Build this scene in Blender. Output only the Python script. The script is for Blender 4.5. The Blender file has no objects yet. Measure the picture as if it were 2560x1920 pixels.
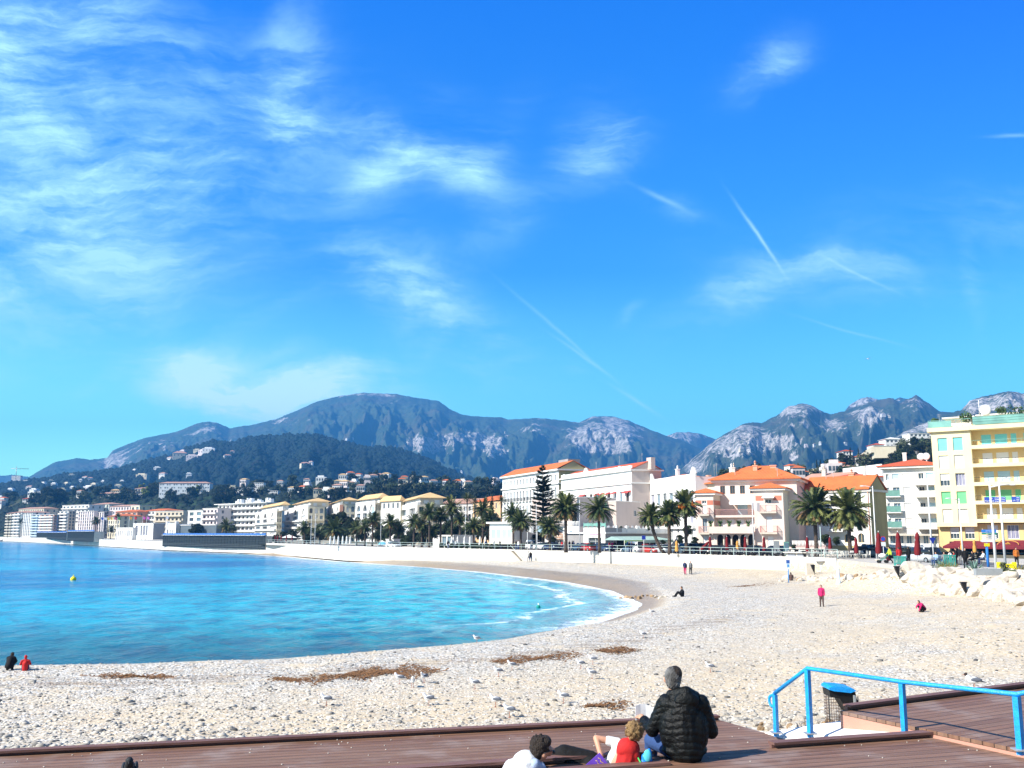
import bpy, bmesh, math, random
import numpy as np
from mathutils import Vector, Matrix
random.seed(7)
SC = bpy.context.scene
COL = SC.collection
R = math.radians

# ---------------------------------------------------------------- camera
F = 2360.0                      # focal length in pixels of the 2560 px wide photograph
TILT = math.atan(372.0/2360.0)
CAMZ = 6.4                      # metres above the water
cam_d = bpy.data.cameras.new('camera'); cam = bpy.data.objects.new('camera', cam_d); COL.objects.link(cam)
cam.location = (0, 0, CAMZ); cam.rotation_euler = (math.pi/2+TILT, 0, 0)
cam_d.sensor_width = 36; cam_d.lens = 36*F/2560
cam_d.clip_start = 0.1; cam_d.clip_end = 40000
SC.camera = cam

def ray(px, py):
    u = (px-1280)/F; v = (960-py)/F
    return (u, math.cos(TILT)-v*math.sin(TILT), math.sin(TILT)+v*math.cos(TILT))
def slope(py):
    d = ray(1280, py); return d[2]/d[1]
def P(px, py, Y):
    d = ray(px, py); k = Y/d[1]
    return Vector((d[0]*k, Y, CAMZ+d[2]*k))
def PZ(px, py, z):
    d = ray(px, py); k = (z-CAMZ)/d[2]
    return Vector((d[0]*k, d[1]*k, z))
def proj(x, y, z):
    dz = z-CAMZ; c, s = math.cos(TILT), math.sin(TILT)
    fwd = y*c+dz*s; up = -y*s+dz*c
    return 1280+F*x/fwd, 960-F*up/fwd

# ---------------------------------------------------------------- world, sun, exposure
SUN_EL = R(38); SUN_AZ = R(28)          # sun from the left and slightly behind the camera
sdir = Vector((-math.cos(SUN_EL)*math.cos(SUN_AZ), -math.cos(SUN_EL)*math.sin(SUN_AZ), math.sin(SUN_EL)))
sun_d = bpy.data.lights.new('sun', 'SUN'); sun = bpy.data.objects.new('sun', sun_d); COL.objects.link(sun)
sun_d.energy = 5.0; sun_d.angle = R(0.53); sun_d.color = (1.0, 0.94, 0.84)
sun.rotation_euler = sdir.to_track_quat('Z', 'Y').to_euler(); sun.location = (-50, -20, 80)
SC.view_settings.view_transform = 'Standard'
try: SC.view_settings.look = 'None'
except Exception: pass
SC.view_settings.exposure = 0.80
SC.view_settings.gamma = 1.0

class NT:
    """small helper that writes node expressions"""
    def __init__(s, tree): s.t = tree; s.n = tree.nodes; s.l = tree.links
    def node(s, kind, **kw):
        n = s.n.new(kind)
        for k, v in kw.items(): setattr(n, k, v)
        return n
    def put(s, sock, v):
        if isinstance(v, bpy.types.NodeSocket): s.l.new(v, sock)
        else:
            try: sock.default_value = v
            except Exception: sock.default_value = (v[0], v[1], v[2], 1)
    def m(s, op, a, b=None, c=None, clamp=False):
        n = s.n.new('ShaderNodeMath'); n.operation = op; n.use_clamp = clamp
        s.put(n.inputs[0], a)
        if b is not None: s.put(n.inputs[1], b)
        if c is not None: s.put(n.inputs[2], c)
        return n.outputs[0]
    def vm(s, op, a, b=None):
        n = s.n.new('ShaderNodeVectorMath'); n.operation = op
        s.put(n.inputs[0], a)
        if b is not None: s.put(n.inputs[1], b)
        return n.outputs[0]
    def mix(s, f, a, b, mode='MIX'):
        n = s.n.new('ShaderNodeMixRGB'); n.blend_type = mode
        s.put(n.inputs[0], f)
        for i, v in ((1, a), (2, b)):
            if isinstance(v, bpy.types.NodeSocket): s.l.new(v, n.inputs[i])
            else: n.inputs[i].default_value = (v[0], v[1], v[2], 1)
        return n.outputs[0]
    def noise(s, vec, scale, detail=4, rough=.55, dist=0.0):
        n = s.n.new('ShaderNodeTexNoise'); n.inputs['Scale'].default_value = scale
        n.inputs['Detail'].default_value = detail; n.inputs['Roughness'].default_value = rough
        n.inputs['Distortion'].default_value = dist
        s.l.new(vec, n.inputs['Vector']); return n.outputs['Fac']
    def rng(s, v, a, b, c=0., d=1., smooth=True):
        n = s.n.new('ShaderNodeMapRange'); n.interpolation_type = 'SMOOTHSTEP' if smooth else 'LINEAR'
        s.put(n.inputs[0], v)
        for i, x in enumerate((a, b, c, d)): s.put(n.inputs[i+1], x)
        return n.outputs[0]
    def scalev(s, v, sc):
        n = s.n.new('ShaderNodeMapping'); s.l.new(v, n.inputs['Vector']); n.inputs['Scale'].default_value = sc
        return n.outputs[0]
    def coord(s, what='Object'):
        return s.n.new('ShaderNodeTexCoord').outputs[what]
    def attr(s, name):
        n = s.n.new('ShaderNodeAttribute'); n.attribute_name = name; return n.outputs['Fac']

world = bpy.data.worlds.new('World'); SC.world = world; world.use_nodes = True
wt = NT(world.node_tree); world.node_tree.nodes.clear()
sky = wt.node('ShaderNodeTexSky'); sky.sky_type = 'NISHITA'; sky.sun_disc = False
sky.sun_elevation = SUN_EL; sky.sun_rotation = R(-90)-SUN_AZ
sky.altitude = 0; sky.air_density = 1.0; sky.dust_density = 0.3; sky.ozone_density = 2.5
gen = wt.coord('Generated')
sep = wt.node('ShaderNodeSeparateXYZ'); wt.l.new(gen, sep.inputs[0])
gx, gy, gz = sep.outputs
gyc = wt.m('MAXIMUM', gy, 0.02)
U = wt.m('DIVIDE', gx, gyc); W = wt.m('DIVIDE', gz, gyc)       # tangent of azimuth / elevation round +Y
cmb = wt.node('ShaderNodeCombineXYZ'); wt.l.new(U, cmb.inputs[0]); wt.l.new(W, cmb.inputs[1]); UV = cmb.outputs[0]
# saturate the clear winter sky
SKYTINT = (0.60, 1.15, 1.5)
gam = wt.node('ShaderNodeGamma'); wt.l.new(sky.outputs[0], gam.inputs[0]); gam.inputs[1].default_value = 1.0
tlow = wt.mix(wt.rng(U, .35, -.5), (.78, 1.75, 1.75), (1.36, 2.65, 1.84))
tint = wt.mix(wt.rng(gz, .07, .27, smooth=False), tlow, (.22, .96, 1.48))
tint = wt.mix(wt.rng(gz, .22, .55, smooth=False), tint, wt.mix(wt.rng(U, .15, .62), (.0, .70, 1.95), (.0, .52, 1.9)))
tint = wt.mix(wt.rng(gz, .60, .72), tint, (.50, .62, .70))          # overhead, out of the picture: sky dimmed on purpose to cut blue ambient light
tint = wt.mix(wt.rng(gy, .15, -.25), tint, (.55, .75, .85))  # unseen sky behind the camera dimmed too, for less fill light
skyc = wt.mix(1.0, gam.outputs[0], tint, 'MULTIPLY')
def uw(px, py):
    d = ray(px, py); return d[0]/d[1], d[2]/d[1]
# warp for wisps
nz = wt.node('ShaderNodeTexNoise'); wt.l.new(UV, nz.inputs['Vector']); nz.inputs['Scale'].default_value = 3.2
nz.inputs['Detail'].default_value = 6; nz.inputs['Roughness'].default_value = .6
wv = wt.vm('SUBTRACT', nz.outputs['Color'], (.5, .5, .5))
def warp(k):
    return wt.vm('ADD', UV, wt.vm('MULTIPLY', wv, (k, k, 0)))
WV = warp(.12); W2 = warp(.02)
sw = wt.node('ShaderNodeSeparateXYZ'); wt.l.new(WV, sw.inputs[0])
s2 = wt.node('ShaderNodeSeparateXYZ'); wt.l.new(W2, s2.inputs[0])
def blob(px, py, a, b, ang, amp=1.0, hard=False):
    """soft ellipse; a,b half axes in photo px, ang in degrees (counter clockwise)"""
    u0, w0 = uw(px, py); a /= F; b /= F
    S = s2 if hard else sw
    du = wt.m('SUBTRACT', S.outputs[0], u0); dw = wt.m('SUBTRACT', S.outputs[1], w0)
    c, s_ = math.cos(R(ang)), math.sin(R(ang))
    p = wt.m('MULTIPLY', wt.m('ADD', wt.m('MULTIPLY', du, c), wt.m('MULTIPLY', dw, s_)), 1/a)
    q = wt.m('MULTIPLY', wt.m('SUBTRACT', wt.m('MULTIPLY', dw, c), wt.m('MULTIPLY', du, s_)), 1/b)
    r2 = wt.m('ADD', wt.m('MULTIPLY', p, p), wt.m('MULTIPLY', q, q))
    e = wt.m('POWER', 2.718, wt.m('MULTIPLY', r2, -1.0))
    return wt.m('MULTIPLY', e, amp)
blobs = [(60,190,280,230,-40,1.1),(330,60,380,110,-30,.55),(1130,300,80,80,30,.45),(1260,330,60,140,-35,.3),(120,480,460,200,15,.8),(330,600,420,220,20,.85),(700,200,80,170,-10,.75),(690,300,60,120,50,.55),
 (1060,400,190,70,-22,.85),(960,430,110,60,40,.75),(1180,440,90,70,-60,.5),(1510,350,80,95,-40,1.25),(1900,160,100,50,40,.6),
 (980,700,130,80,-30,1.25),(1110,800,200,80,-25,1.1),(560,930,190,55,-12,1.3),(820,955,160,40,6,1.2),(700,990,260,50,-4,1.3),
 (1860,740,190,45,20,.85),(2160,690,300,70,-4,.5),(2410,690,25,110,5,.7),(2440,560,330,80,5,.35),(1440,910,40,18,0,.5),
 (180,720,330,120,5,.35),(740,770,160,50,20,.3),(1280,560,150,60,35,.25),(1680,520,90,30,-25,.4),(1580,775,40,12,40,.5),(260,940,60,20,35,.5),(730,890,70,30,10,.4)]
acc = None
for b in blobs:
    v = blob(*b); acc = v if acc is None else wt.m('ADD', acc, v)
rot = wt.node('ShaderNodeMapping'); wt.l.new(WV, rot.inputs['Vector']); rot.inputs['Rotation'].default_value = (0, 0, R(-32)); rot.inputs['Scale'].default_value = (1.3, 3.0, 1)
streak = wt.noise(rot.outputs[0], 3.0, 9, .62, .6)
fine = wt.noise(WV, 6.0, 7, .55, .4)
rot2 = wt.node('ShaderNodeMapping'); wt.l.new(wt.vm('ADD', UV, wt.vm('MULTIPLY', wv, (.10, .10, 0))), rot2.inputs['Vector']); rot2.inputs['Rotation'].default_value = (0, 0, R(38)); rot2.inputs['Scale'].default_value = (1.5, 8.0, 1)
fib = wt.noise(rot2.outputs[0], 3.4, 12, .68, .25)
st = wt.rng(streak, .34, .70); fi = wt.rng(fine, .30, .72); fb = wt.rng(fib, .36, .68)
tex = wt.m('ADD', wt.m('MULTIPLY', wt.m('MULTIPLY', st, .60), wt.m('ADD', .45, wt.m('MULTIPLY', fi, .75))), wt.m('MULTIPLY', fb, wt.m('ADD', .22, wt.m('MULTIPLY', st, .65))))
cl = wt.m('MULTIPLY', acc, tex)
core = wt.m('ADD', wt.m('ADD', blob(590,925,200,34,-14,.6), blob(840,945,120,24,8,.65)), wt.m('ADD', blob(720,985,200,24,0,.4), blob(40,200,200,150,-40,.35)))
cl = wt.m('ADD', cl, wt.m('MULTIPLY', core, wt.m('ADD', .2, wt.m('MULTIPLY', fb, .8))))
trails = None
for b in [(1900,595,88,4.5,-58,.75),(1400,830,150,4.5,-42,.27),(1590,1000,60,5,-32,.25),(2130,830,120,3.5,-17,.22),(2150,690,90,4,-28,.3),(1660,500,60,7,-28,.35),(2540,335,60,5,3,.35),(1450,885,70,4,-35,.3)]:
    v = blob(*b, hard=True); trails = v if trails is None else wt.m('ADD', trails, v)
cl = wt.m('ADD', cl, wt.m('MULTIPLY', trails, wt.rng(fine, .2, .6, .55, 1.)))
cl = wt.m('MINIMUM', wt.m('MULTIPLY', cl, .95), .92)
up = wt.rng(gy, .05, .2)
cl = wt.m('MULTIPLY', cl, up)
ccol = wt.mix(wt.rng(gz, .10, .24), (8.5, 11.2, 10.8), (4.2, 7.3, 8.6))
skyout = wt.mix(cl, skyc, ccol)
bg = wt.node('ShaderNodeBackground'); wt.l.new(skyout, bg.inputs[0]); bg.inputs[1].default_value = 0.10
wo = wt.node('ShaderNodeOutputWorld'); wt.l.new(bg.outputs[0], wo.inputs[0])

# ---------------------------------------------------------------- materials
MATS = {}
def pmat(name, c1, c2=None, scale=3., rough=.75, bump=0., bscale=20., metal=0., stretch=None, spec=.35, detail=5, dirt=0.):
    if name in MATS: return MATS[name]
    m = bpy.data.materials.new(name); m.use_nodes = True; t = NT(m.node_tree); m.node_tree.nodes.clear()
    b = t.node('ShaderNodeBsdfPrincipled'); o = t.node('ShaderNodeOutputMaterial'); t.l.new(b.outputs[0], o.inputs[0])
    co = t.coord('Object')
    if stretch: co = t.scalev(co, stretch)
    if c2 is None: c2 = tuple(x*.82 for x in c1)
    nf = t.noise(co, scale, detail)
    col = t.mix(t.rng(nf, .3, .7), c1, c2)
    if dirt:
        n2 = t.noise(t.scalev(t.coord('Object'), (1, 1, .25)), .9, 6, .65)
        col = t.mix(t.m('MULTIPLY', t.rng(n2, .45, .75), dirt), col, tuple(x*.55 for x in c1))
    t.l.new(col, b.inputs['Base Color'])
    b.inputs['Roughness'].default_value = rough; b.inputs['Metallic'].default_value = metal
    b.inputs['Specular IOR Level'].default_value = spec
    if bump:
        bn = t.node('ShaderNodeBump'); bn.inputs['Strength'].default_value = bump; bn.inputs['Distance'].default_value = .05
        t.l.new(t.noise(co, bscale, 4), bn.inputs['Height']); t.l.new(bn.outputs[0], b.inputs['Normal'])
    MATS[name] = m; return m

# ---------------------------------------------------------------- object helpers
def tag(o, label=None, cat=None, group=None, kind=None):
    if label: o['label'] = label
    if cat: o['category'] = cat
    if group: o['group'] = group
    if kind: o['kind'] = kind
    return o
def empty(name, loc=(0, 0, 0), rz=0., label=None, cat=None, group=None):
    o = bpy.data.objects.new(name, None); COL.objects.link(o); o.location = loc; o.rotation_euler = (0, 0, rz)
    o.empty_display_size = .3
    return tag(o, label, cat, group)
def kids(o): return [c for c in bpy.data.objects if c.parent is o]
KID = {}
def link(o, parent):
    if parent is not None:
        o.parent = parent; KID.setdefault(parent.name, []).append(o)
def dup(o, parent=None, loc=None, rz=None, scale=None, label=None):
    c = o.copy(); COL.objects.link(c)
    if parent is not None: link(c, parent)
    if loc is not None: c.location = loc
    if rz is not None: c.rotation_euler = (c.rotation_euler[0], c.rotation_euler[1], rz)
    if scale is not None: c.scale = scale if hasattr(scale, '__len__') else (scale,)*3
    if label: c['label'] = label
    for k in list(KID.get(o.name, [])): dup(k, c)
    return c

class MB:
    def __init__(s): s.v = []; s.f = []; s.mi = []; s.sm = []
    def add(s, vs, fs, mi=0, smooth=False):
        n = len(s.v); s.v += [tuple(v) for v in vs]
        for f in fs: s.f.append(tuple(i+n for i in f)); s.mi.append(mi); s.sm.append(smooth)
        return s
    def box(s, x0, x1, y0, y1, z0, z1, mi=0):
        return s.add([(x0,y0,z0),(x1,y0,z0),(x1,y1,z0),(x0,y1,z0),(x0,y0,z1),(x1,y0,z1),(x1,y1,z1),(x0,y1,z1)],
                     [(0,3,2,1),(4,5,6,7),(0,1,5,4),(1,2,6,5),(2,3,7,6),(3,0,4,7)], mi)
    def cbox(s, c, d, mi=0): return s.box(c[0]-d[0]/2,c[0]+d[0]/2,c[1]-d[1]/2,c[1]+d[1]/2,c[2]-d[2]/2,c[2]+d[2]/2,mi)
    def tube(s, pts, rad, n=8, mi=0, cap=True, smooth=True):
        pts = [Vector(p) for p in pts]
        if not hasattr(rad, '__len__'): rad = [rad]*len(pts)
        vs = []; a = None
        for i, p in enumerate(pts):
            d = (pts[min(i+1, len(pts)-1)]-pts[max(i-1, 0)])
            d = d.normalized() if d.length > 1e-9 else Vector((0, 0, 1))
            if a is None: a = d.orthogonal().normalized()
            else:
                a = a-d*a.dot(d); a = a.normalized() if a.length > 1e-6 else d.orthogonal().normalized()
            b = d.cross(a)
            for k in range(n):
                t = 2*math.pi*k/n; vs.append(p+(a*math.cos(t)+b*math.sin(t))*rad[i])
        fs = []
        for i in range(len(pts)-1):
            for k in range(n):
                fs.append((i*n+k, i*n+(k+1) % n, (i+1)*n+(k+1) % n, (i+1)*n+k))
        s.add(vs, fs, mi, smooth)
        if cap:
            m = len(s.v)-len(vs)
            s.f.append(tuple(m+k for k in reversed(range(n)))); s.mi.append(mi); s.sm.append(False)
            e = m+(len(pts)-1)*n
            s.f.append(tuple(e+k for k in range(n))); s.mi.append(mi); s.sm.append(False)
        return s
    def ball(s, c, r, nu=12, nv=8, mi=0, rot=None, noise=0., rs=None):
        if not hasattr(r, '__len__'): r = (r, r, r)
        vs = []; fs = []
        for j in range(nv+1):
            ph = math.pi*j/nv
            for i in range(nu):
                th = 2*math.pi*i/nu
                k = 1+(rs.uniform(-noise, noise) if rs else 0)
                v = Vector((r[0]*k*math.sin(ph)*math.cos(th), r[1]*k*math.sin(ph)*math.sin(th), r[2]*k*math.cos(ph)))
                if rot is not None: v = rot @ v
                vs.append(v+Vector(c))
        for j in range(nv):
            for i in range(nu):
                fs.append((j*nu+i, (j+1)*nu+i, (j+1)*nu+(i+1) % nu, j*nu+(i+1) % nu))
        return s.add(vs, fs, mi, True)
    def prism(s, pts, z0, z1, mi=0):
        """pts: ccw xy outline"""
        n = len(pts); vs = [(x, y, z0) for x, y in pts]+[(x, y, z1) for x, y in pts]
        fs = [tuple(reversed(range(n))), tuple(range(n, 2*n))]+[(i, (i+1) % n, n+(i+1) % n, n+i) for i in range(n)]
        return s.add(vs, fs, mi)
    def xf(s, M, start=0):
        for i in range(start, len(s.v)): s.v[i] = tuple(M @ Vector(s.v[i]))
        return s
    def mesh(s, name, mats):
        me = bpy.data.meshes.new(name); me.from_pydata(s.v, [], s.f)
        for m in (mats if isinstance(mats, (list, tuple)) else [mats]): me.materials.append(m)
        me.polygons.foreach_set('material_index', s.mi); me.polygons.foreach_set('use_smooth', s.sm)
        me.update(); return me
    def build(s, name, mats, parent=None, loc=None, rz=None, label=None):
        o = bpy.data.objects.new(name, s.mesh(name, mats)); COL.objects.link(o)
        if parent is not None: link(o, parent)
        if loc is not None: o.location = loc
        if rz is not None: o.rotation_euler = (0, 0, rz)
        if label: o['label'] = label
        return o

# ---------------------------------------------------------------- numpy noise
def _h(ix, iy, seed):
    n = (ix*374761393+iy*668265263+seed*1442695041) & 0xffffffff
    n = ((n ^ (n >> 13))*1274126177) & 0xffffffff
    return ((n ^ (n >> 16)) & 0xffff)/65535.0
def vn(x, y, seed=0):
    x = np.asarray(x, float); y = np.asarray(y, float)
    ix = np.floor(x).astype(np.int64); iy = np.floor(y).astype(np.int64)
    fx = x-ix; fy = y-iy; fx = fx*fx*(3-2*fx); fy = fy*fy*(3-2*fy)
    a = _h(ix, iy, seed); b = _h(ix+1, iy, seed); c = _h(ix, iy+1, seed); d = _h(ix+1, iy+1, seed)
    return (a*(1-fx)+b*fx)*(1-fy)+(c*(1-fx)+d*fx)*fy
def fbm(x, y, oct=5, seed=0, gain=.5):
    s = 0; a = 1; t = 0
    for i in range(oct):
        s = s+a*vn(x*2**i+17.3*i, y*2**i-9.1*i, seed+i); t += a; a *= gain
    return s/t
def ridged(x, y, oct=5, seed=0):
    s = 0; a = 1; t = 0
    for i in range(oct):
        s = s+a*(1-np.abs(2*vn(x*2**i+7.7*i, y*2**i+3.3*i, seed+i)-1)); t += a; a *= .5
    return s/t
def sstep(x, a, b):
    t = np.clip((np.asarray(x, float)-a)/(b-a), 0, 1); return t*t*(3-2*t)
def grid_mesh(name, X, Y, Z, mat, attrs=None, keep=None, smooth=True):
    nr, nc = X.shape
    me = bpy.data.meshes.new(name)
    idx = np.arange(nr*nc).reshape(nr, nc)
    q = np.stack([idx[:-1, :-1], idx[:-1, 1:], idx[1:, 1:], idx[1:, :-1]], -1).reshape(-1, 4)
    if keep is not None:
        k = (keep[:-1, :-1] | keep[:-1, 1:] | keep[1:, 1:] | keep[1:, :-1]).reshape(-1); q = q[k]
    used = np.zeros(nr*nc, bool); used[q.ravel()] = True
    remap = np.cumsum(used)-1; q = remap[q]
    co = np.stack([X.ravel(), Y.ravel(), Z.ravel()], -1)[used]
    me.vertices.add(len(co)); me.vertices.foreach_set('co', co.ravel().astype(np.float32))
    me.loops.add(q.size); me.loops.foreach_set('vertex_index', q.ravel().astype(np.int32))
    me.polygons.add(len(q)); me.polygons.foreach_set('loop_start', np.arange(0, q.size, 4, dtype=np.int32))
    me.polygons.foreach_set('loop_total', np.full(len(q), 4, np.int32))
    me.polygons.foreach_set('use_smooth', np.full(len(q), smooth))
    me.materials.append(mat); me.update(calc_edges=True); me.validate()
    for k, a in (attrs or {}).items():
        at = me.attributes.new(k, 'FLOAT', 'POINT'); at.data.foreach_set('value', a.ravel()[used].astype(np.float32))
    o = bpy.data.objects.new(name, me); COL.objects.link(o); return o
# ================================================================ TERRAIN
PROM = 3.3
# shoreline: far side traced at the water level, near side is where the berm crest hides the edge
far = [(0,1354),(60,1355.5),(100,1357),(200,1363),(300,1369.5),(440,1377),(520,1381),(600,1384.5),(640,1387),(740,1394),(860,1404.5),(960,1411),(1060,1418),(1200,1430),
       (1327,1445),(1417,1456),(1525,1477),(1572,1496),(1600,1510),(1590,1524),(1530,1545),(1460,1566),(1345,1580),(1280,1594)]
near = [(1190,1606),(1068,1620),(929,1630),(785,1643),(640,1654),(535,1655),(347,1664),(160,1667),(0,1669),(-400,1674)]
shore = [PZ(x, y, 0.0).xy for x, y in far]
for x, y in near:
    p = PZ(x, y, .72); shore.append(Vector((p.x-1.0, p.y+4.4)))
shore = [Vector((-420, 760)), Vector((-620, 1100))][::-1]+shore+[Vector((-120, 47)), Vector((-400, 40)), Vector((-1500, -100))]
SP = np.array([(p.x, p.y) for p in shore])
WP = np.vstack([SP, [(-5600, -100), (-5600, 1400), (-620, 1400)]])   # water polygon
def shore_d(X, Y):
    """signed distance: positive on land"""
    X = np.asarray(X, float); Y = np.asarray(Y, float)
    d = np.full(X.shape, 1e9)
    for i in range(len(SP)-1):
        a = SP[i]; b = SP[i+1]; ab = b-a; L = ab@ab
        t = np.clip(((X-a[0])*ab[0]+(Y-a[1])*ab[1])/L, 0, 1)
        d = np.minimum(d, np.hypot(X-a[0]-t*ab[0], Y-a[1]-t*ab[1]))
    inside = np.zeros(X.shape, bool); n = len(WP)
    for i in range(n):
        x1, y1 = WP[i]; x2, y2 = WP[(i+1) % n]
        if y1 == y2: continue
        c = ((y1 > Y) != (y2 > Y)) & (X < (x2-x1)*(Y-y1)/(y2-y1)+x1)
        inside ^= c
    return np.where(inside, -d, d)
# sea wall line (top edge, at PROM height)
wall_px = [(-60,1341),(0,1342.5),(160,1346),(290,1350),(420,1354),(560,1356.5),(684,1359),(860,1367),(1080,1371),(1300,1376.5),(1500,1381),(1700,1387),(1800,1390),(1994,1394.5),(2090,1397.5)]
WALL = [PZ(x, y, PROM).xy for x, y in wall_px]
# beyond the wall the promenade edge runs above the rocks towards the camera
edge_px = [(2200,1414),(2290,1422),(2400,1428),(2560,1437),(2760,1448)]
EDGE = [PZ(x, y, PROM-.15).xy for x, y in edge_px]
PE = [Vector((-700, 1250))]+WALL+EDGE+[Vector((75, 40)), Vector((75, -60))]
PEa = np.array([(p.x, p.y) for p in PE])
def prom_d(X, Y):
    """distance on the beach side of the promenade edge (positive = beach)"""
    X = np.asarray(X, float); Y = np.asarray(Y, float); d = np.full(X.shape, 1e9)
    for i in range(len(PEa)-1):
        a = PEa[i]; b = PEa[i+1]; ab = b-a; L = ab@ab
        t = np.clip(((X-a[0])*ab[0]+(Y-a[1])*ab[1])/L, 0, 1)
        d = np.minimum(d, np.hypot(X-a[0]-t*ab[0], Y-a[1]-t*ab[1]))
    Q = np.vstack([PEa, [(-9000, -60), (-9000, 1250)]]); inside = np.zeros(X.shape, bool); n = len(Q)
    for i in range(n):
        x1, y1 = Q[i]; x2, y2 = Q[(i+1) % n]
        if y1 == y2: continue
        inside ^= ((y1 > Y) != (y2 > Y)) & (X < (x2-x1)*(Y-y1)/(y2-y1)+x1)
    return np.where(inside, d, -d)
def terr(X, Y, detail=True):
    X = np.asarray(X, float); Y = np.asarray(Y, float)
    d = shore_d(X, Y)
    h = np.where(d < 0, np.maximum(d*.09, -4.), .78*sstep(d, -.2, 4.6)+.30*sstep(d, 5, 40)+.3*sstep(d, 40, 90))
    # steeper gravel berm on the near side only
    rise = sstep(X, 10, 36)*sstep(Y, 120, 70)*sstep(Y, 30, 48)
    h = h+rise*.75*sstep(d, 6, 30)
    # bank under the foreground terraces
    q = Y-.18*X
    h = h+(3.42-1.05)*sstep(q, 30, 12.5)*sstep(d, 2, 12)
    pd = prom_d(X, Y)
    h = h+.8*sstep(pd, 13, 1.5)*sstep(d, 4, 12)*sstep(Y, 100, 125)
    # rock bank under the promenade edge on the right
    bank = sstep(X, 26, 34)*sstep(Y, 118, 96)
    h = np.where((pd < 7) & (pd >= 0), h+bank*(PROM-.35-h)*sstep(pd, 7, .8), h)
    # sand ramp up to the promenade where the wall ends
    r2 = sstep(X, 34, 44)*sstep(Y, 92, 100)*sstep(Y, 124, 108)
    h = h+r2*np.clip(PROM-.1-h, 0, 9)*sstep(pd, 9, .5)*.8
    if detail:
        a = sstep(d, 1, 8)
        h = h+a*(.22*(fbm(X*.10, Y*.10, 3, 5)-.5)+.10*(fbm(X*.5, Y*.35, 3, 9)-.5))+.05*a*(fbm(X*1.6, Y*1.3, 3, 12)-.5)
    lowz = (X > 33) & (Y < 122)
    h = np.where((pd < 0) & lowz, PROM-.35, h)
    h = np.where((pd < 0) & ~lowz, np.minimum(h, 2.2), h)
    return h
def terr1(x, y): return float(terr(np.array([x]), np.array([y]))[0])
def ground(px, py, hi=900):
    """point where the sight line of a photo pixel meets the beach"""
    d = ray(px, py); ys = np.concatenate([np.linspace(9, 60, 700), np.linspace(60.1, hi, 2400)])
    xs = ys*d[0]/d[1]; zs = CAMZ+ys*d[2]/d[1]; t = terr(xs, ys)
    k = np.nonzero(zs <= t)[0]
    if len(k) == 0: return PZ(px, py, 1.0)
    i = k[0]; return Vector((xs[i], ys[i], t[i]))

# ---- beach material
m = bpy.data.materials.new('shingle'); m.use_nodes = True; t = NT(m.node_tree); m.node_tree.nodes.clear()
bs = t.node('ShaderNodeBsdfPrincipled'); ou = t.node('ShaderNodeOutputMaterial'); t.l.new(bs.outputs[0], ou.inputs[0])
co = t.coord('Object'); sh = t.attr('shore')
def voro(scale, stretch=(1, 1, 1)):
    n = t.node('ShaderNodeTexVoronoi'); n.inputs['Scale'].default_value = scale
    t.l.new(t.scalev(co, stretch), n.inputs['Vector']); return n
v1 = voro(11.0, (1, .8, 1)); v2 = voro(4.2, (1, .75, 1))
big = t.noise(co, .09, 5, .6); mid = t.noise(co, .6, 5, .65)
sand = t.mix(t.rng(mid, .35, .7), (.60, .50, .35), (.51, .42, .295))
g1 = t.node('ShaderNodeSeparateColor'); t.l.new(v1.outputs['Color'], g1.inputs[0])
stone = t.mix(g1.outputs[0], (.13, .13, .13), (.68, .65, .58))
stone = t.mix(t.rng(g1.outputs[1], .80, .9), stone, (.50, .38, .26))
stone = t.mix(t.rng(g1.outputs[2], .6, .95), stone, (.72, .70, .66))
# pebbly zones: band near the water + patches
band = t.m('MULTIPLY', t.rng(sh, 1.5, 3.), t.rng(sh, 22, 9))
pz = t.m('MAXIMUM', t.m('MULTIPLY', band, t.rng(mid, .30, .50)), t.rng(t.m('ADD', big, t.m('MULTIPLY', mid, .35)), .66, .86))
dots = t.rng(g1.outputs[1], .58, .68)
fac = t.m('MAXIMUM', t.m('MULTIPLY', dots, .75), t.m('MULTIPLY', pz, .93))
colr = t.mix(fac, sand, stone)
g2 = t.node('ShaderNodeSeparateColor'); t.l.new(v2.outputs['Color'], g2.inputs[0])
dk = t.m('MULTIPLY', t.rng(g2.outputs[0], .90, .93), t.rng(v2.outputs['Distance'], .34, .22))
colr = t.mix(t.m('MULTIPLY', dk, .75), colr, (.14, .14, .15))
# seaweed litter line a few metres up the near berm
sepb = t.node('ShaderNodeSeparateXYZ'); t.l.new(co, sepb.inputs[0])
wl = t.noise(t.scalev(co, (.25, 1.4, 1)), 1.1, 6, .7)
wrack = t.m('MULTIPLY', t.m('MULTIPLY', t.rng(sh, 8.0, 9.0), t.rng(sh, 11.2, 10.0)), t.rng(wl, .47, .57))
wrack = t.m('MULTIPLY', wrack, t.rng(sepb.outputs[1], 75, 60))
colr = t.mix(t.m('MULTIPLY', wrack, .4), colr, (.16, .085, .035))
pt = t.m('MULTIPLY', t.rng(t.noise(t.scalev(co, (.5, .9, 1)), .16, 5, .6), .665, .72), t.rng(sh, 9, 14))
colr = t.mix(t.m('MULTIPLY', pt, .3), colr, (.34, .22, .10))
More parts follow.
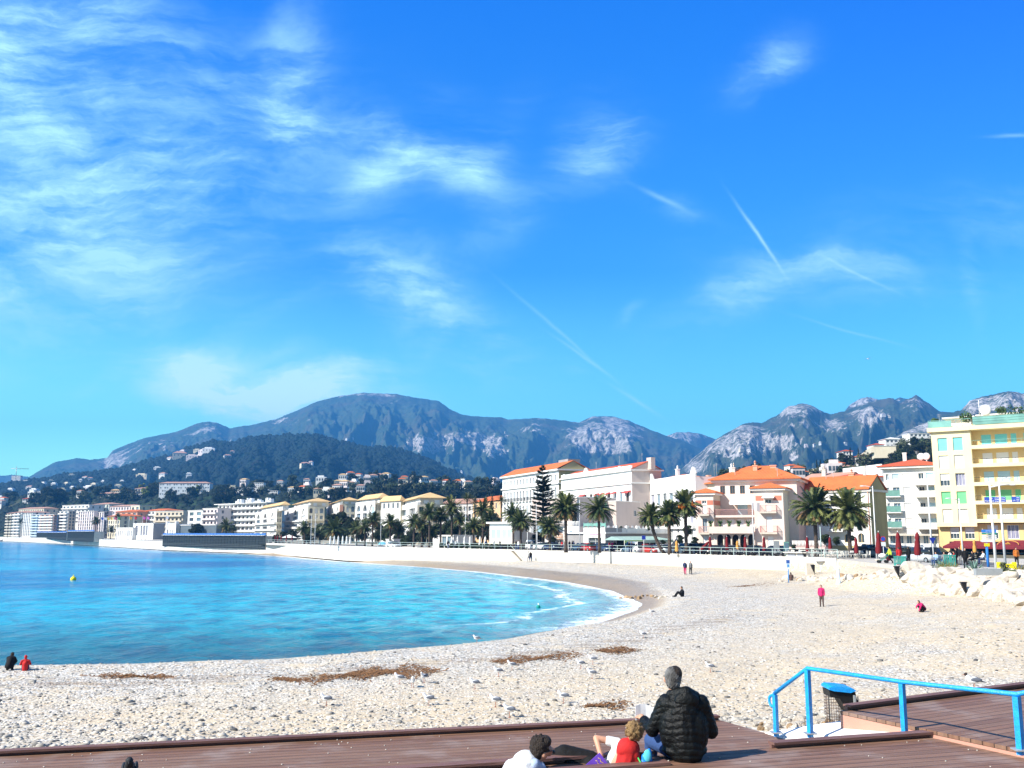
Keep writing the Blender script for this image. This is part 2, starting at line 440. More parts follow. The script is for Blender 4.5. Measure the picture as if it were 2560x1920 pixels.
# wet strip at the waterline
sepw = t.node('ShaderNodeSeparateXYZ'); t.l.new(co, sepw.inputs[0]); farw = t.rng(sepw.outputs[1], 80, 125)
wet = t.rng(t.m('SUBTRACT', t.m('ADD', sh, t.m('MULTIPLY', mid, 3.5)), t.m('MULTIPLY', farw, 3.2)), 4.6, 2.6)
colr = t.mix(t.m('MULTIPLY', wet, .75), colr, (.46, .37, .28), 'MULTIPLY')
t.l.new(colr, bs.inputs['Base Color'])
t.l.new(t.rng(wet, 0, 1, .9, .35), bs.inputs['Roughness']); bs.inputs['Specular IOR Level'].default_value = .25
hgt = t.m('ADD', t.m('MULTIPLY', t.rng(v1.outputs['Distance'], 0, .6, 1, 0), t.m('ADD', .35, fac)), t.m('MULTIPLY', t.m('MULTIPLY', g2.outputs[1], t.rng(v2.outputs['Distance'], 0, .5, 1, 0)), .8))
bp = t.node('ShaderNodeBump'); bp.inputs['Strength'].default_value = .6; bp.inputs['Distance'].default_value = .05
t.l.new(hgt, bp.inputs['Height']); t.l.new(bp.outputs[0], bs.inputs['Normal'])
M_SHINGLE = m

A = np.linspace(-1.05, 1.05, 560)
Yr = np.concatenate([np.linspace(-30, 8, 12)[:-1], np.geomspace(8, 220, 430), np.geomspace(222, 1300, 110)])
YY, AA = np.meshgrid(Yr, A, indexing='ij')
XX = AA*np.maximum(YY, 26)
keep = np.ones(XX.shape, bool)
SH = shore_d(XX, YY)
keep = SH > -30
tag(grid_mesh('beach', XX, YY, terr(XX, YY), M_SHINGLE, {'shore': SH}, keep), kind='structure')

# ---- sea
m = bpy.data.materials.new('sea water'); m.use_nodes = True; t = NT(m.node_tree); m.node_tree.nodes.clear()
bs = t.node('ShaderNodeBsdfPrincipled'); ou = t.node('ShaderNodeOutputMaterial'); t.l.new(bs.outputs[0], ou.inputs[0])
co = t.coord('Object'); sh = t.m('MULTIPLY', t.attr('shore'), -1.0)
sx = t.node('ShaderNodeSeparateXYZ'); t.l.new(co, sx.inputs[0])
pn = t.noise(t.scalev(co, (.6, 1.0, 1)), .035, 5, .6, .4)
pm = t.noise(t.scalev(co, (1., .55, 1)), .42, 5, .62, .5)
deep = t.mix(t.rng(pn, .40, .60), (.0, .13, .38), (.0, .36, .60))
turq = t.mix(t.rng(pm, .3, .7), (.0, .31, .46), (.03, .54, .62))
fx = t.rng(sx.outputs[0], -70, 4)
colr = t.mix(fx, deep, turq); lens = t.m('MULTIPLY', t.rng(pm, .50, .36), .55); colr = t.mix(lens, colr, (.0, .15, .30))  # shading of the wave faces painted in as dark patches, beyond the bump
nearw = t.rng(sx.outputs[1], 78, 49)
colr = t.mix(t.m('MULTIPLY', nearw, .85), colr, t.mix(t.rng(pm, .3, .7), (.003, .05, .10), (.006, .10, .155)))
# foam
fn = t.noise(t.scalev(co, (1, 1.3, 1)), .55, 7, .7); fn2 = t.noise(co, .10, 3, .5)
farside = t.rng(sx.outputs[1], 60, 72)
foamw = t.m('ADD', t.m('MULTIPLY', fn2, 6.5), -1.7)
e0 = t.m('MULTIPLY', t.rng(sh, t.m('ADD', foamw, 1.2), t.m('MULTIPLY', foamw, .35)), t.rng(fn, .46, .53))
l2 = t.m('ABSOLUTE', t.m('SUBTRACT', sh, t.m('ADD', 1.6, t.m('MULTIPLY', fn2, 9.))))
e1 = t.m('MULTIPLY', t.rng(l2, .9, .15), t.rng(fn, .47, .54))
foam = t.m('MULTIPLY', t.m('MAXIMUM', e0, t.m('MULTIPLY', e1, t.rng(sx.outputs[0], -12, 6))), farside)
edge = t.m('MULTIPLY', t.rng(sh, 1.3, .3), farside)
foam = t.m('MAXIMUM', foam, t.m('MULTIPLY', edge, .8))
caps = t.m('MULTIPLY', t.rng(t.noise(t.scalev(co, (.5, 1.6, 1)), .33, 4, .6), .735, .77), t.rng(sh, 6, 20))
foam = t.m('MAXIMUM', foam, t.m('MULTIPLY', caps, .6))
sandy = t.m('MULTIPLY', t.rng(sh, 11, 1), t.m('MULTIPLY', farside, .6))
colr = t.mix(sandy, colr, (.22, .34, .38))
colr = t.mix(foam, colr, (.86, .9, .92))
t.l.new(colr, bs.inputs['Base Color']); t.l.new(t.rng(foam, 0, 1, .16, .8), bs.inputs['Roughness'])
bs.inputs['IOR'].default_value = 1.33; bs.inputs['Specular IOR Level'].default_value = .30
w1 = t.noise(t.scalev(co, (1., .6, 1)), .8, 5, .62, .5); w2 = t.noise(t.scalev(co, (.7, 1, 1)), 4.5, 3, .6); w3 = t.noise(t.scalev(co, (.9, .6, 1)), .3, 3, .5)
hh = t.m('ADD', t.m('MULTIPLY', w1, .75), t.m('ADD', t.m('MULTIPLY', w2, .10), t.m('MULTIPLY', w3, .9)))
bp = t.node('ShaderNodeBump'); bp.inputs['Strength'].default_value = 1.0; bp.inputs['Distance'].default_value = .55
t.l.new(hh, bp.inputs['Height']); t.l.new(bp.outputs[0], bs.inputs['Normal'])
A2 = np.linspace(-1.6, .8, 520); Yr = np.concatenate([np.geomspace(28, 240, 420), np.geomspace(243, 1400, 90), [2000, 3500]])
YY, AA = np.meshgrid(Yr, A2, indexing='ij'); XX = AA*YY
SH = shore_d(XX, YY)
amp = np.clip(-SH/6, .15, 1)*np.clip(300/np.maximum(YY, 1)-.3, 0, 1)
ZZ = .015+amp*(.17*(fbm(XX*.45, YY*.30, 4, 3)-.5)+.10*(fbm(XX*.14+4, YY*.12, 3, 8)-.5))+.35*np.exp(-((SH+3.2)/1.1)**2)*sstep(YY, 66, 80)*fbm(XX*.2, YY*.2, 2, 4)
tag(grid_mesh('sea', XX, YY, ZZ, m, {'shore': SH}, SH < 3.0), kind='structure')

# ---- town ground: promenade level sheet behind the sea wall
M_ASPH = pmat('asphalt', (.16, .16, .165), (.11, .11, .115), 1.5, .85, .2, 40)
M_PAVE = pmat('pale pavement', (.52, .48, .42), (.44, .41, .36), .8, .8, .2, 30)
M_EARTH = pmat('town soil', (.09, .10, .05), (.14, .12, .08), .05, .95)
def strip(name, left, right, z, mat, thick=None):
    mb = MB(); n = len(left)
    vs = [(p[0], p[1], z) for p in left]+[(p[0], p[1], z) for p in right]
    mb.add(vs, [(i, i+1, n+i+1, n+i) for i in range(n-1)])
    o = mb.build(name, mat); tag(o, kind='structure'); return o
def offset(line, d):
    out = []
    for i, p in enumerate(line):
        a = line[max(i-1, 0)]; b = line[min(i+1, len(line)-1)]; t_ = (b-a).normalized(); nrm = Vector((-t_.y, t_.x))
        out.append(p+nrm*d)
    return out
LINE = WALL+EDGE
back = offset(LINE, 6.5); road2 = offset(LINE, 15)
def slab(name, A_, B_, z, zb, mat):
    mb = MB(); n = len(A_); vs = []
    for p, q in zip(A_, B_): vs += [(p.x, p.y, zb), (p.x, p.y, z), (q.x, q.y, z), (q.x, q.y, zb)]
    fs = []
    for i in range(n-1): a = 4*i; c = 4*(i+1); fs += [(a, c, c+1, a+1), (a+1, c+1, c+2, a+2), (a+2, c+2, c+3, a+3)]
    mb.add(vs, fs); o = mb.build(name, mat); tag(o, kind='structure'); return o
slab('promenade', offset(LINE, .25), back, PROM, PROM-1.6, M_PAVE)
strip('road', back, road2, PROM-.12, M_ASPH)
slab('far_pavement', road2, offset(LINE, 23), PROM-.001, PROM-1.0, M_PAVE)
mb = MB(); n = len(back); o2 = offset(LINE, 60)
mb.add([(-6000, 7600, 2.9), (-800, 1300, 2.9), (-330, 700, 2.9), (-60, 260, 2.9), (40, 150, 2.9), (75, 90, 2.9), (90, -50, 2.9), (6000, -50, 2.9), (6000, 7600, 2.9)],
       [(0, 8, 7, 6, 5, 4, 3, 2, 1)]); tag(mb.build('ground', M_EARTH), kind='structure')
# road markings
mb = MB(); c1 = offset(LINE, 10.6); c2 = offset(LINE, 10.75)
for i in range(len(LINE)-1):
    L = (c1[i+1]-c1[i]).length; k = max(1, int(L/6))
    for j in range(k):
        a, b = j/k, (j+.5)/k
        q = [c1[i].lerp(c1[i+1], a), c1[i].lerp(c1[i+1], b), c2[i].lerp(c2[i+1], b), c2[i].lerp(c2[i+1], a)]
        mb.add([(p.x, p.y, PROM-.116) for p in q], [(0, 1, 2, 3)])
tag(mb.build('road_marking', pmat('road paint', (.8, .8, .78))), kind='structure')

# ---- mountains
def hillmat(name, green1, green2, rock, rocky, scale, houses=0., brown=(.16, .11, .08), brownf=.3):
    m = bpy.data.materials.new(name); m.use_nodes = True; t = NT(m.node_tree); m.node_tree.nodes.clear()
    b = t.node('ShaderNodeBsdfPrincipled'); o = t.node('ShaderNodeOutputMaterial'); t.l.new(b.outputs[0], o.inputs[0])
    co = t.coord('Object'); s = t.attr('rise')
    n1 = t.noise(co, scale*14, 6, .7); n2 = t.noise(co, scale*2.2, 5, .6); n3 = t.noise(co, scale*5, 8, .72, .5)
    n4 = t.noise(t.scalev(co, (1, 1, .45)), scale*26, 10, .8)
    c = t.mix(t.rng(n1, .35, .65), green1, green2)
    c = t.mix(t.m('MULTIPLY', t.rng(n2, .5, .62), brownf), c, brown)
    rk = t.attr('rock')
    f = t.m('MULTIPLY', t.rng(t.m('ADD', t.m('ADD', n3, t.m('MULTIPLY', rk, .34)), t.m('MULTIPLY', s, .06)), rocky, rocky+.06), t.rng(n4, .43, .52))
    c = t.mix(f, c, t.mix(t.rng(n4, .42, .62), tuple(x*.55 for x in rock), rock))
    t.l.new(c, b.inputs['Base Color']); b.inputs['Roughness'].default_value = .95; b.inputs['Specular IOR Level'].default_value = .1
    bp = t.node('ShaderNodeBump'); bp.inputs['Strength'].default_value = .9; bp.inputs['Distance'].default_value = .12/scale/10
    t.l.new(t.m('ADD', n1, t.m('MULTIPLY', n4, .6)), bp.inputs['Height']); t.l.new(bp.outputs[0], b.inputs['Normal'])
    return m
HILL = {}
def ridge(name, pts, D, Df, mat, gully=.3, seed=1, zf=3.0, rows=110, step=3.0, jit=1.2, p=1.15, gx=26., rocks=(), back=.25, gy=2.2):
    pts = sorted(pts); pxs = np.arange(pts[0][0], pts[-1][0]+step, step)
    pys = np.interp(pxs, [a[0] for a in pts], [a[1] for a in pts])
    pys = pys+jit*2*(fbm(pxs*.09, pxs*0, 4, seed)-.5)+jit*.7*(fbm(pxs*.5, pxs*0, 2, seed+3)-.5)
    Dc = np.interp(pxs, *zip(*D)) if hasattr(D, '__len__') else np.full(len(pxs), float(D))
    Dfa = np.interp(pxs, *zip(*Df)) if hasattr(Df, '__len__') else np.full(len(pxs), float(Df))
    Dc = Dc*(1+.07*(fbm(pxs*.012, pxs*0, 3, seed+9)-.5))
    rr = np.array([ray(x, y) for x, y in zip(pxs, pys)])
    az = rr[:, 0]/rr[:, 1]; zc = CAMZ+rr[:, 2]/rr[:, 1]*Dc
    s = np.concatenate([np.linspace(0, 1, rows), 1+back*np.linspace(.08, 1, 10)])[:, None]
    Yv = Dfa[None]+(Dc-Dfa)[None]*s
    Xv = az[None]*Yv
    sc = np.clip(s, 0, 1)
    prof = sc**p
    prof = np.where(s > 1, 1-(s-1)*1.6, prof)
    k = 1.0/np.maximum(Dc[None], 1)
    gX = pxs[None]/gx/3; g = ridged(gX+1.3*fbm(gX*.7, s*3, 3, seed+5), s*gy, 5, seed+2)-.55
    fine = fbm(pxs[None]*.09, s*26, 4, seed+7)-.5
    env = np.clip(sc*3, 0, 1)*np.clip((1-sc)*2.6, 0, 1)
    Z = zf+(zc[None]-zf)*(prof+env*(gully*g+.10*fine))
    Z = np.maximum(Z, zf-2)
    rk = np.zeros_like(Z)
    PX = 1280+F*Xv/(Yv*math.cos(TILT)+(Z-CAMZ)*math.sin(TILT)); PY = 960-F*(-Yv*math.sin(TILT)+(Z-CAMZ)*math.cos(TILT))/(Yv*math.cos(TILT)+(Z-CAMZ)*math.sin(TILT))
    for (x, y, a, b, w) in rocks: rk = rk+w*np.exp(-((PX-x)/a)**2-((PY-y)/b)**2)
    rk = np.clip(rk, 0, 1.3)
    o = grid_mesh(name, Xv, Yv, Z, mat, {'rise': np.broadcast_to(sc, Z.shape), 'rock': rk})
    tag(o, kind='structure'); HILL[name] = (pxs, Xv, Yv, Z, PX, PY)
    return o
def on_hill(name, px, py):
    pxs, Xv, Yv, Z, PX, PY = HILL[name]
    j = int(np.clip(round((px-pxs[0])/(pxs[1]-pxs[0])), 0, len(pxs)-1))
    k = np.nonzero(PY[:, j] <= py)[0]
    i = k[0] if len(k) else PY.shape[0]-11
    return Vector((Xv[i, j], Yv[i, j], Z[i, j]))

M_FAR = hillmat('far mountain', (.035, .065, .035), (.075, .10, .05), (.62, .58, .54), .70, .0016)
M_RIGHT = hillmat('limestone mountain', (.035, .06, .035), (.075, .095, .05), (.66, .62, .58), .675, .0022)
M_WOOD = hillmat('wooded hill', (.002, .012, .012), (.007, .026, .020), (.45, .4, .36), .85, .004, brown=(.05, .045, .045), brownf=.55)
M_TOWN = hillmat('hillside scrub', (.012, .032, .016), (.045, .07, .03), (.5, .45, .38), .8, .010)

ridge('distant_hills', [(-300,1200),(-60,1195),(0,1190),(30,1187),(70,1192),(110,1200),(170,1212),(260,1225)], 7000, 5600, M_FAR, .2, 3, rows=30)
ridge('pink_peak', [(1560,1160),(1640,1110),(1665,1090),(1690,1081),(1720,1080),(1755,1085),(1790,1099),(1840,1130),(1900,1160)], 6600, 5800, M_FAR, .25, 31, rows=50, rocks=[(1710,1088,70,16,.9)])
ridge('mountain', [(60,1196),(73,1192),(100,1176),(138,1155),(195,1145),(228,1149),(268,1145),(281,1127),(325,1108),(366,1094),(439,1080),(488,1060),(505,1055),(521,1054),(540,1056),(556,1062),(574,1071),(631,1062),(692,1047),(745,1025),(793,1003),(850,990),(910,982),(991,985),(1044,995),(1097,1002),(1125,1023),(1150,1035),(1186,1041),(1252,1043),(1268,1049),(1345,1045),(1400,1050),(1447,1056),(1483,1041),(1532,1041),(1573,1052),(1630,1076),(1663,1088),(1700,1100),(1760,1125),(1850,1160),(1960,1200)],
      5600, 2900, M_FAR, .34, 5, rows=200, gx=30, rocks=[(285,1160,40,40,.8),(420,1110,90,25,.4),(520,1075,30,22,.6),(700,1052,60,10,.5),(900,986,90,6,.7),(985,1000,30,12,.4),(1050,1105,60,24,.9),(1090,1125,30,18,.7),(1160,1095,55,22,.8),(1220,1110,45,22,.9),(1250,1135,30,18,.6),(1340,1070,40,26,.5),(1470,1095,50,34,.9),(1540,1080,70,40,.9),(1530,1120,60,18,.6),(860,1050,70,12,.3)])
ridge('behind_peak', [(2040,1075),(2110,1030),(2125,1012),(2148,997),(2167,992),(2193,998),(2225,1006),(2250,993),(2275,1000),(2310,1030),(2340,1060)], 5200, 4000, M_RIGHT, .3, 41, rows=50, rocks=[(2160,1005,50,20,.8)])
ridge('limestone_mountain', [(1640,1215),(1690,1185),(1740,1140),(1786,1102),(1823,1078),(1855,1062),(1880,1056),(1904,1058),(1941,1039),(1969,1017),(2006,1008),(2034,1015),(2061,1033),(2083,1035),(2112,1027),(2140,1015),(2170,1005),(2217,996),(2234,996),(2250,1009),(2266,999),(2291,988),(2311,1001),(2348,1027),(2384,1031),(2440,1045),(2600,1080)],
      3900, 2000, M_RIGHT, .42, 11, rows=200, gx=26, jit=2.2, rocks=[(1860,1080,50,26,.7),(1800,1115,60,25,.6),(1730,1165,50,20,.7),(1990,1025,60,16,.8),(1925,1110,45,24,1.),(1980,1105,30,16,.6),(2175,1040,38,26,1.),(2085,1065,26,18,.8),(2000,1060,40,12,.4),(1985,1145,14,14,.7),(2290,1010,34,20,.5),(1850,1130,40,20,.5)])
ridge('grey_crag', [(2180,1125),(2230,1092),(2300,1062),(2360,1036),(2384,1031),(2404,1024),(2425,1001),(2457,992),(2490,985),(2523,978),(2560,983),(2620,975),(2700,990),(2850,960)], 2900, 1500, M_RIGHT, .5, 17, rows=130, gx=22, jit=2.5, rocks=[(2540,1005,80,24,1.),(2440,1015,40,20,.7),(2330,1065,50,20,.6),(2270,1080,30,18,.6)])
ridge('wooded_hill', [(-200,1230),(0,1212),(100,1200),(163,1188),(220,1182),(285,1176),(350,1157),(407,1143),(452,1131),(480,1117),(529,1104),(578,1108),(627,1094),(692,1088),(745,1085),(793,1088),(814,1094),(854,1104),(922,1121),(971,1117),(1028,1133),(1085,1155),(1150,1188),(1200,1204),(1300,1225),(1500,1245),(1900,1255)],
      [(-200,1900),(500,2400),(1000,2300),(1900,2300)], [(-200,1150),(600,1350),(1900,1300)], M_WOOD, .38, 23, rows=150, gx=24, jit=2.6, rocks=[])
ridge('town_hill', [(-200,1262),(0,1252),(60,1240),(130,1231),(230,1231),(300,1240),(340,1235),(380,1222),(470,1217),(540,1213),(600,1216),(700,1214),(800,1204),(850,1199),(920,1196),(1000,1201),(1100,1213),(1160,1212),(1200,1208),(1255,1213),(1350,1235),(1600,1250),(1900,1255)],
      [(-200,1100),(400,1000),(900,950),(1300,850),(1900,700)], [(-200,800),(290,720),(500,600),(1000,420),(1300,330),(1900,300)], M_TOWN, .2, 29, rows=60, gx=30, jit=2.2)
ridge('villa_hill', [(1700,1262),(1780,1216),(1820,1198),(1870,1196),(1930,1198),(1990,1196),(2040,1186),(2090,1165),(2150,1142),(2200,1128),(2260,1112),(2300,1092),(2340,1083),(2420,1062),(2560,1030),(2800,1010)],
      [(1700,420),(2000,520),(2300,560),(2800,560)], [(1700,260),(2000,235),(2800,210)], M_TOWN, .15, 37, rows=70, gx=30, jit=2.)

# ---- haze
HZ = 1.7e-4
hz = MB().box(-6500, 6500, -60, 7700, -7, 900).build('haze', [])
hm = bpy.data.materials.new('haze air'); hm.use_nodes = True; hm.node_tree.nodes.clear(); t = NT(hm.node_tree)
pv = t.node('ShaderNodeVolumePrincipled'); pv.inputs['Color'].default_value = (.10, .44, 1.0, 1); pv.inputs['Density'].default_value = HZ; pv.inputs['Anisotropy'].default_value = .1
ho = t.node('ShaderNodeOutputMaterial'); t.l.new(pv.outputs[0], ho.inputs['Volume']); hz.data.materials.append(hm); tag(hz, kind='stuff')
# ================================================================ BUILDINGS
M_WHITE = pmat('white render', (.80,.775,.73), (.74,.71,.66), .25, .8, .1, 8, dirt=.25)
M_BRWHITE = pmat('bright white paint', (.84,.83,.80), (.79,.78,.75), .4, .7, dirt=.15)
M_CREAM = pmat('cream render', (.78,.70,.52), (.72,.63,.46), .25, .8, .1, 8, dirt=.25)
M_BEIGE = pmat('beige render', (.66,.58,.45), (.60,.52,.40), .25, .8, dirt=.25)
M_YEL = pmat('pale yellow render', (.83,.72,.46), (.80,.68,.41), .2, .8, .1, 8, dirt=.2)
M_YELD = pmat('ochre render', (.74,.55,.26), (.69,.50,.23), .2, .8, dirt=.25)
M_OLIVE = pmat('old ochre gable', (.50,.42,.22), (.42,.36,.19), .3, .85, dirt=.4)
M_TAUPE = pmat('taupe render', (.56,.47,.42), (.52,.43,.39), .15, .85, dirt=.3)
M_SALMON = pmat('salmon render', (.70,.36,.24), (.64,.32,.22), .3, .8, dirt=.2)
M_REDPANEL = pmat('brick red panel', (.58,.20,.13), (.50,.17,.11), .5, .8)
M_PINK = pmat('pink render', (.74,.50,.44), (.70,.46,.41), .3, .8, dirt=.2)
M_PINKW = pmat('pinkish white render', (.80,.70,.68), (.74,.64,.62), .3, .8, dirt=.2)
M_GREY = pmat('grey render', (.36,.35,.35), (.31,.30,.30), .3, .85, dirt=.3)
M_STONE = pmat('pale stone', (.62,.56,.47), (.50,.45,.38), .8, .9, .4, 12)
M_WALLC = pmat('whitewashed concrete', (.74,.70,.63), (.60,.56,.50), .35, .85, .3, 10, dirt=.6)
def tilemat(name, c1, c2):
    if name in MATS: return MATS[name]
    m = bpy.data.materials.new(name); m.use_nodes = True; t = NT(m.node_tree); m.node_tree.nodes.clear()
    b = t.node('ShaderNodeBsdfPrincipled'); o = t.node('ShaderNodeOutputMaterial'); t.l.new(b.outputs[0], o.inputs[0])
    co = t.coord('Object'); n1 = t.noise(co, .5, 5, .65); n2 = t.noise(co, 6, 4, .7)
    c = t.mix(t.rng(n1, .3, .7), c1, c2); c = t.mix(t.m('MULTIPLY', t.rng(n2, .5, .7), .45), c, tuple(x*.55 for x in c2))
    w = t.node('ShaderNodeTexWave'); w.inputs['Scale'].default_value = 1.4; w.bands_direction = 'X'; t.l.new(co, w.inputs['Vector'])
    bp = t.node('ShaderNodeBump'); bp.inputs['Strength'].default_value = .5; bp.inputs['Distance'].default_value = .12
    t.l.new(w.outputs['Fac'], bp.inputs['Height']); t.l.new(bp.outputs[0], b.inputs['Normal'])
    t.l.new(c, b.inputs['Base Color']); b.inputs['Roughness'].default_value = .85
    MATS[name] = m; return m
M_TILE = tilemat('orange clay tile', (.74,.19,.05), (.64,.15,.04))
M_TILE2 = tilemat('red clay tile', (.62,.11,.04), (.52,.10,.04))
M_TILEY = tilemat('sandy yellow tile', (.76,.52,.24), (.70,.46,.22))
M_TILEP = tilemat('weathered pink tile', (.60,.34,.25), (.52,.29,.21))
def glassmat(name, col, rough=.08):
    if name in MATS: return MATS[name]
    m = pmat(name, col, tuple(x*.6 for x in col), .35, rough, spec=.6); return m
M_GLASS = glassmat('window glass', (.05,.075,.10))
M_GLASSB = glassmat('blue tinted window glass', (.16,.26,.34))
M_TEALG = glassmat('green balcony glass', (.22,.46,.40), .15)
M_FRAME = pmat('white window frame', (.80,.80,.78), (.74,.74,.72), 2, .5)
M_SHW = pmat('white roller shutter', (.80,.80,.80), (.72,.73,.74), 1, .6, .3, 60, stretch=(.1,.1,4))
M_SHT = pmat('turquoise roller shutter', (.20,.66,.68), (.17,.60,.63), 1, .6)
M_SHG = pmat('green roller shutter', (.18,.58,.26), (.15,.52,.23), 1, .6)
M_SHB = pmat('pale blue shutter', (.42,.62,.72), (.38,.56,.66), 1, .6)
M_SHPG = pmat('pale green shutter', (.45,.66,.56), (.40,.60,.50), 1, .6)
M_CURT = pmat('curtained glass', (.42,.42,.52), (.10,.10,.2), 3, .3, stretch=(4,4,.2))
M_IRON = pmat('dark iron', (.03,.03,.032), (.05,.05,.05), 4, .5)
M_RAILW = pmat('white painted metal', (.75,.76,.76), (.70,.71,.71), 4, .45)
M_AWN = pmat('burgundy awning cloth', (.20,.018,.03), (.15,.014,.024), .8, .8)
M_AWNR = pmat('red awning cloth', (.60,.09,.08), (.54,.08,.07), .8, .8)
M_AWNW = pmat('white awning cloth', (.80,.79,.76), (.74,.72,.70), .8, .85)
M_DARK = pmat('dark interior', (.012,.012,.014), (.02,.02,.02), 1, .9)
M_LEAF0 = pmat('planter foliage', (.03,.07,.02), (.09,.15,.04), 4, .8)
M_CHIM = pmat('chimney render', (.66,.60,.52), (.58,.52,.45), 1, .85)
M_METAL = pmat('zinc grey metal', (.42,.44,.45), (.36,.38,.39), 2, .45, metal=.4)

def wall_plane(mb, O, ux, nin, W, H, ops, rev=.22, mi=0, z0=0.):
    """vertical wall plane with recessed openings. O origin, ux unit along, nin unit inward"""
    O = Vector(O); ux = Vector(ux); nin = Vector(nin); uz = Vector((0, 0, 1))
    xs = sorted({0., W} | {max(0, o[0]) for o in ops} | {min(W, o[1]) for o in ops}); zs = sorted({z0, H} | {max(z0, o[2]) for o in ops} | {min(H, o[3]) for o in ops})
    def Q(a, b, c, d): mb.add([a, b, c, d], [(0, 1, 2, 3)], mi)
    def pt(x, z, y=0): return O+ux*x+uz*z+nin*y
    for i in range(len(xs)-1):
        xc = (xs[i]+xs[i+1])/2; run = None
        for j in range(len(zs)-1):
            zc = (zs[j]+zs[j+1])/2
            solid = not any(o[0] < xc < o[1] and o[2] < zc < o[3] for o in ops)
            if solid and run is None: run = zs[j]
            if run is not None and (not solid): Q(pt(xs[i], run), pt(xs[i+1], run), pt(xs[i+1], zs[j]), pt(xs[i], zs[j])); run = None
        if run is not None: Q(pt(xs[i], run), pt(xs[i+1], run), pt(xs[i+1], zs[-1]), pt(xs[i], zs[-1]))
    for o in ops:
        x0, x1, a, b = o[:4]; arch = len(o) > 4 and o[4] == 'arch'; r = (x1-x0)/2 if arch else 0; bb = b-r
        Q(pt(x0, a), pt(x0, a, rev), pt(x0, bb, rev), pt(x0, bb)); Q(pt(x1, a, rev), pt(x1, a), pt(x1, bb), pt(x1, bb, rev))
        Q(pt(x0, a, rev), pt(x0, a), pt(x1, a), pt(x1, a, rev))
        if not arch: Q(pt(x0, b), pt(x0, b, rev), pt(x1, b, rev), pt(x1, b))
        else:
            xc = (x0+x1)/2; n = 10; arc = [(xc-r*math.cos(math.pi*k/n), bb+r*math.sin(math.pi*k/n)) for k in range(n+1)]
            for k in range(n):
                (xa, za), (xb, zb) = arc[k], arc[k+1]
                Q(pt(xa, za), pt(xa, za, rev), pt(xb, zb, rev), pt(xb, zb))
                cx = x0 if k < n/2 else x1
                mb.add([pt(cx, b), pt(xa, za), pt(xb, zb)], [(0, 1, 2)], mi)
WT = {}
def window_mesh(w, h, st, near):
    key = (round(w, 2), round(h, 2), st, near)
    if key in WT: return WT[key]
    S = STYLES[st]; fr = S.get('frame', M_FRAME); gl = S.get('glass', M_GLASS); f = S.get('fw', .07)
    a = MB(); a.box(0, w, -.05, .04, 0, f); a.box(0, w, -.05, .04, h-f, h); a.box(0, f, -.05, .04, f, h-f); a.box(w-f, w, -.05, .04, f, h-f)
    nm = S.get('mull', 1)
    for k in range(nm):
        xc = w*(k+1)/(nm+1); a.box(xc-f*.4, xc+f*.4, -.045, .035, f, h-f)
    if S.get('bar'): a.box(f, w-f, -.04, .03, h*.68, h*.68+f*.8)
    g = MB(); g.box(.01, w-.01, .045, .06, .01, h-.01)
    sh = None
    if S.get('shut'):
        fr_ = S['frac']; sh = MB(); zb = h*(1-fr_)
        n = max(2, int((h-zb)/.3))
        for k in range(n):
            z_a = zb+(h-.02-zb)*k/n; z_b = zb+(h-.02-zb)*(k+1)/n
            sh.box(.03, w-.03, -.085, -.06, z_a, z_b-.03)
            sh.box(.04, w-.04, -.078, -.062, z_b-.03, z_b)
    if near:
        r = (a.mesh('window', fr), g.mesh('pane', gl), sh.mesh('shutter', S['shut']) if sh else None)
    else:
        a.v, a.f, a.mi, a.sm = list(a.v), list(a.f), list(a.mi), list(a.sm)
        n = len(a.v); a.v += g.v; a.f += [tuple(i+n for i in f_) for f_ in g.f]; a.mi += [1]*len(g.f); a.sm += g.sm
        mats = [fr, gl]
        if sh: n = len(a.v); a.v += sh.v; a.f += [tuple(i+n for i in f_) for f_ in sh.f]; a.mi += [2]*len(sh.f); a.sm += sh.sm; mats.append(S['shut'])
        r = (a.mesh('window', mats), None, None)
    WT[key] = r; return r
STYLES = {'w': dict(), 'wb': dict(glass=M_GLASSB), 'wbar': dict(bar=1), 'shw': dict(shut=M_SHW, frac=1.), 'shw2': dict(shut=M_SHW, frac=.55, mull=2), 'sht': dict(shut=M_SHT, frac=1.), 'shg': dict(shut=M_SHG, frac=1.),
          'shb': dict(shut=M_SHB, frac=1.), 'shpg': dict(shut=M_SHPG, frac=1.), 'curt': dict(glass=M_CURT, mull=2), 'dark': dict(glass=M_DARK, frame=M_IRON, fw=.05), 'fr': dict(frame=M_FRAME, mull=1, bar=1),
          'brown': dict(glass=M_GLASS, frame=pmat('brown shutter wood', (.24,.12,.07), (.2,.1,.06), 3)), 'yel': dict(glass=M_GLASS, frame=M_YELD, mull=1)}
ALLB = []
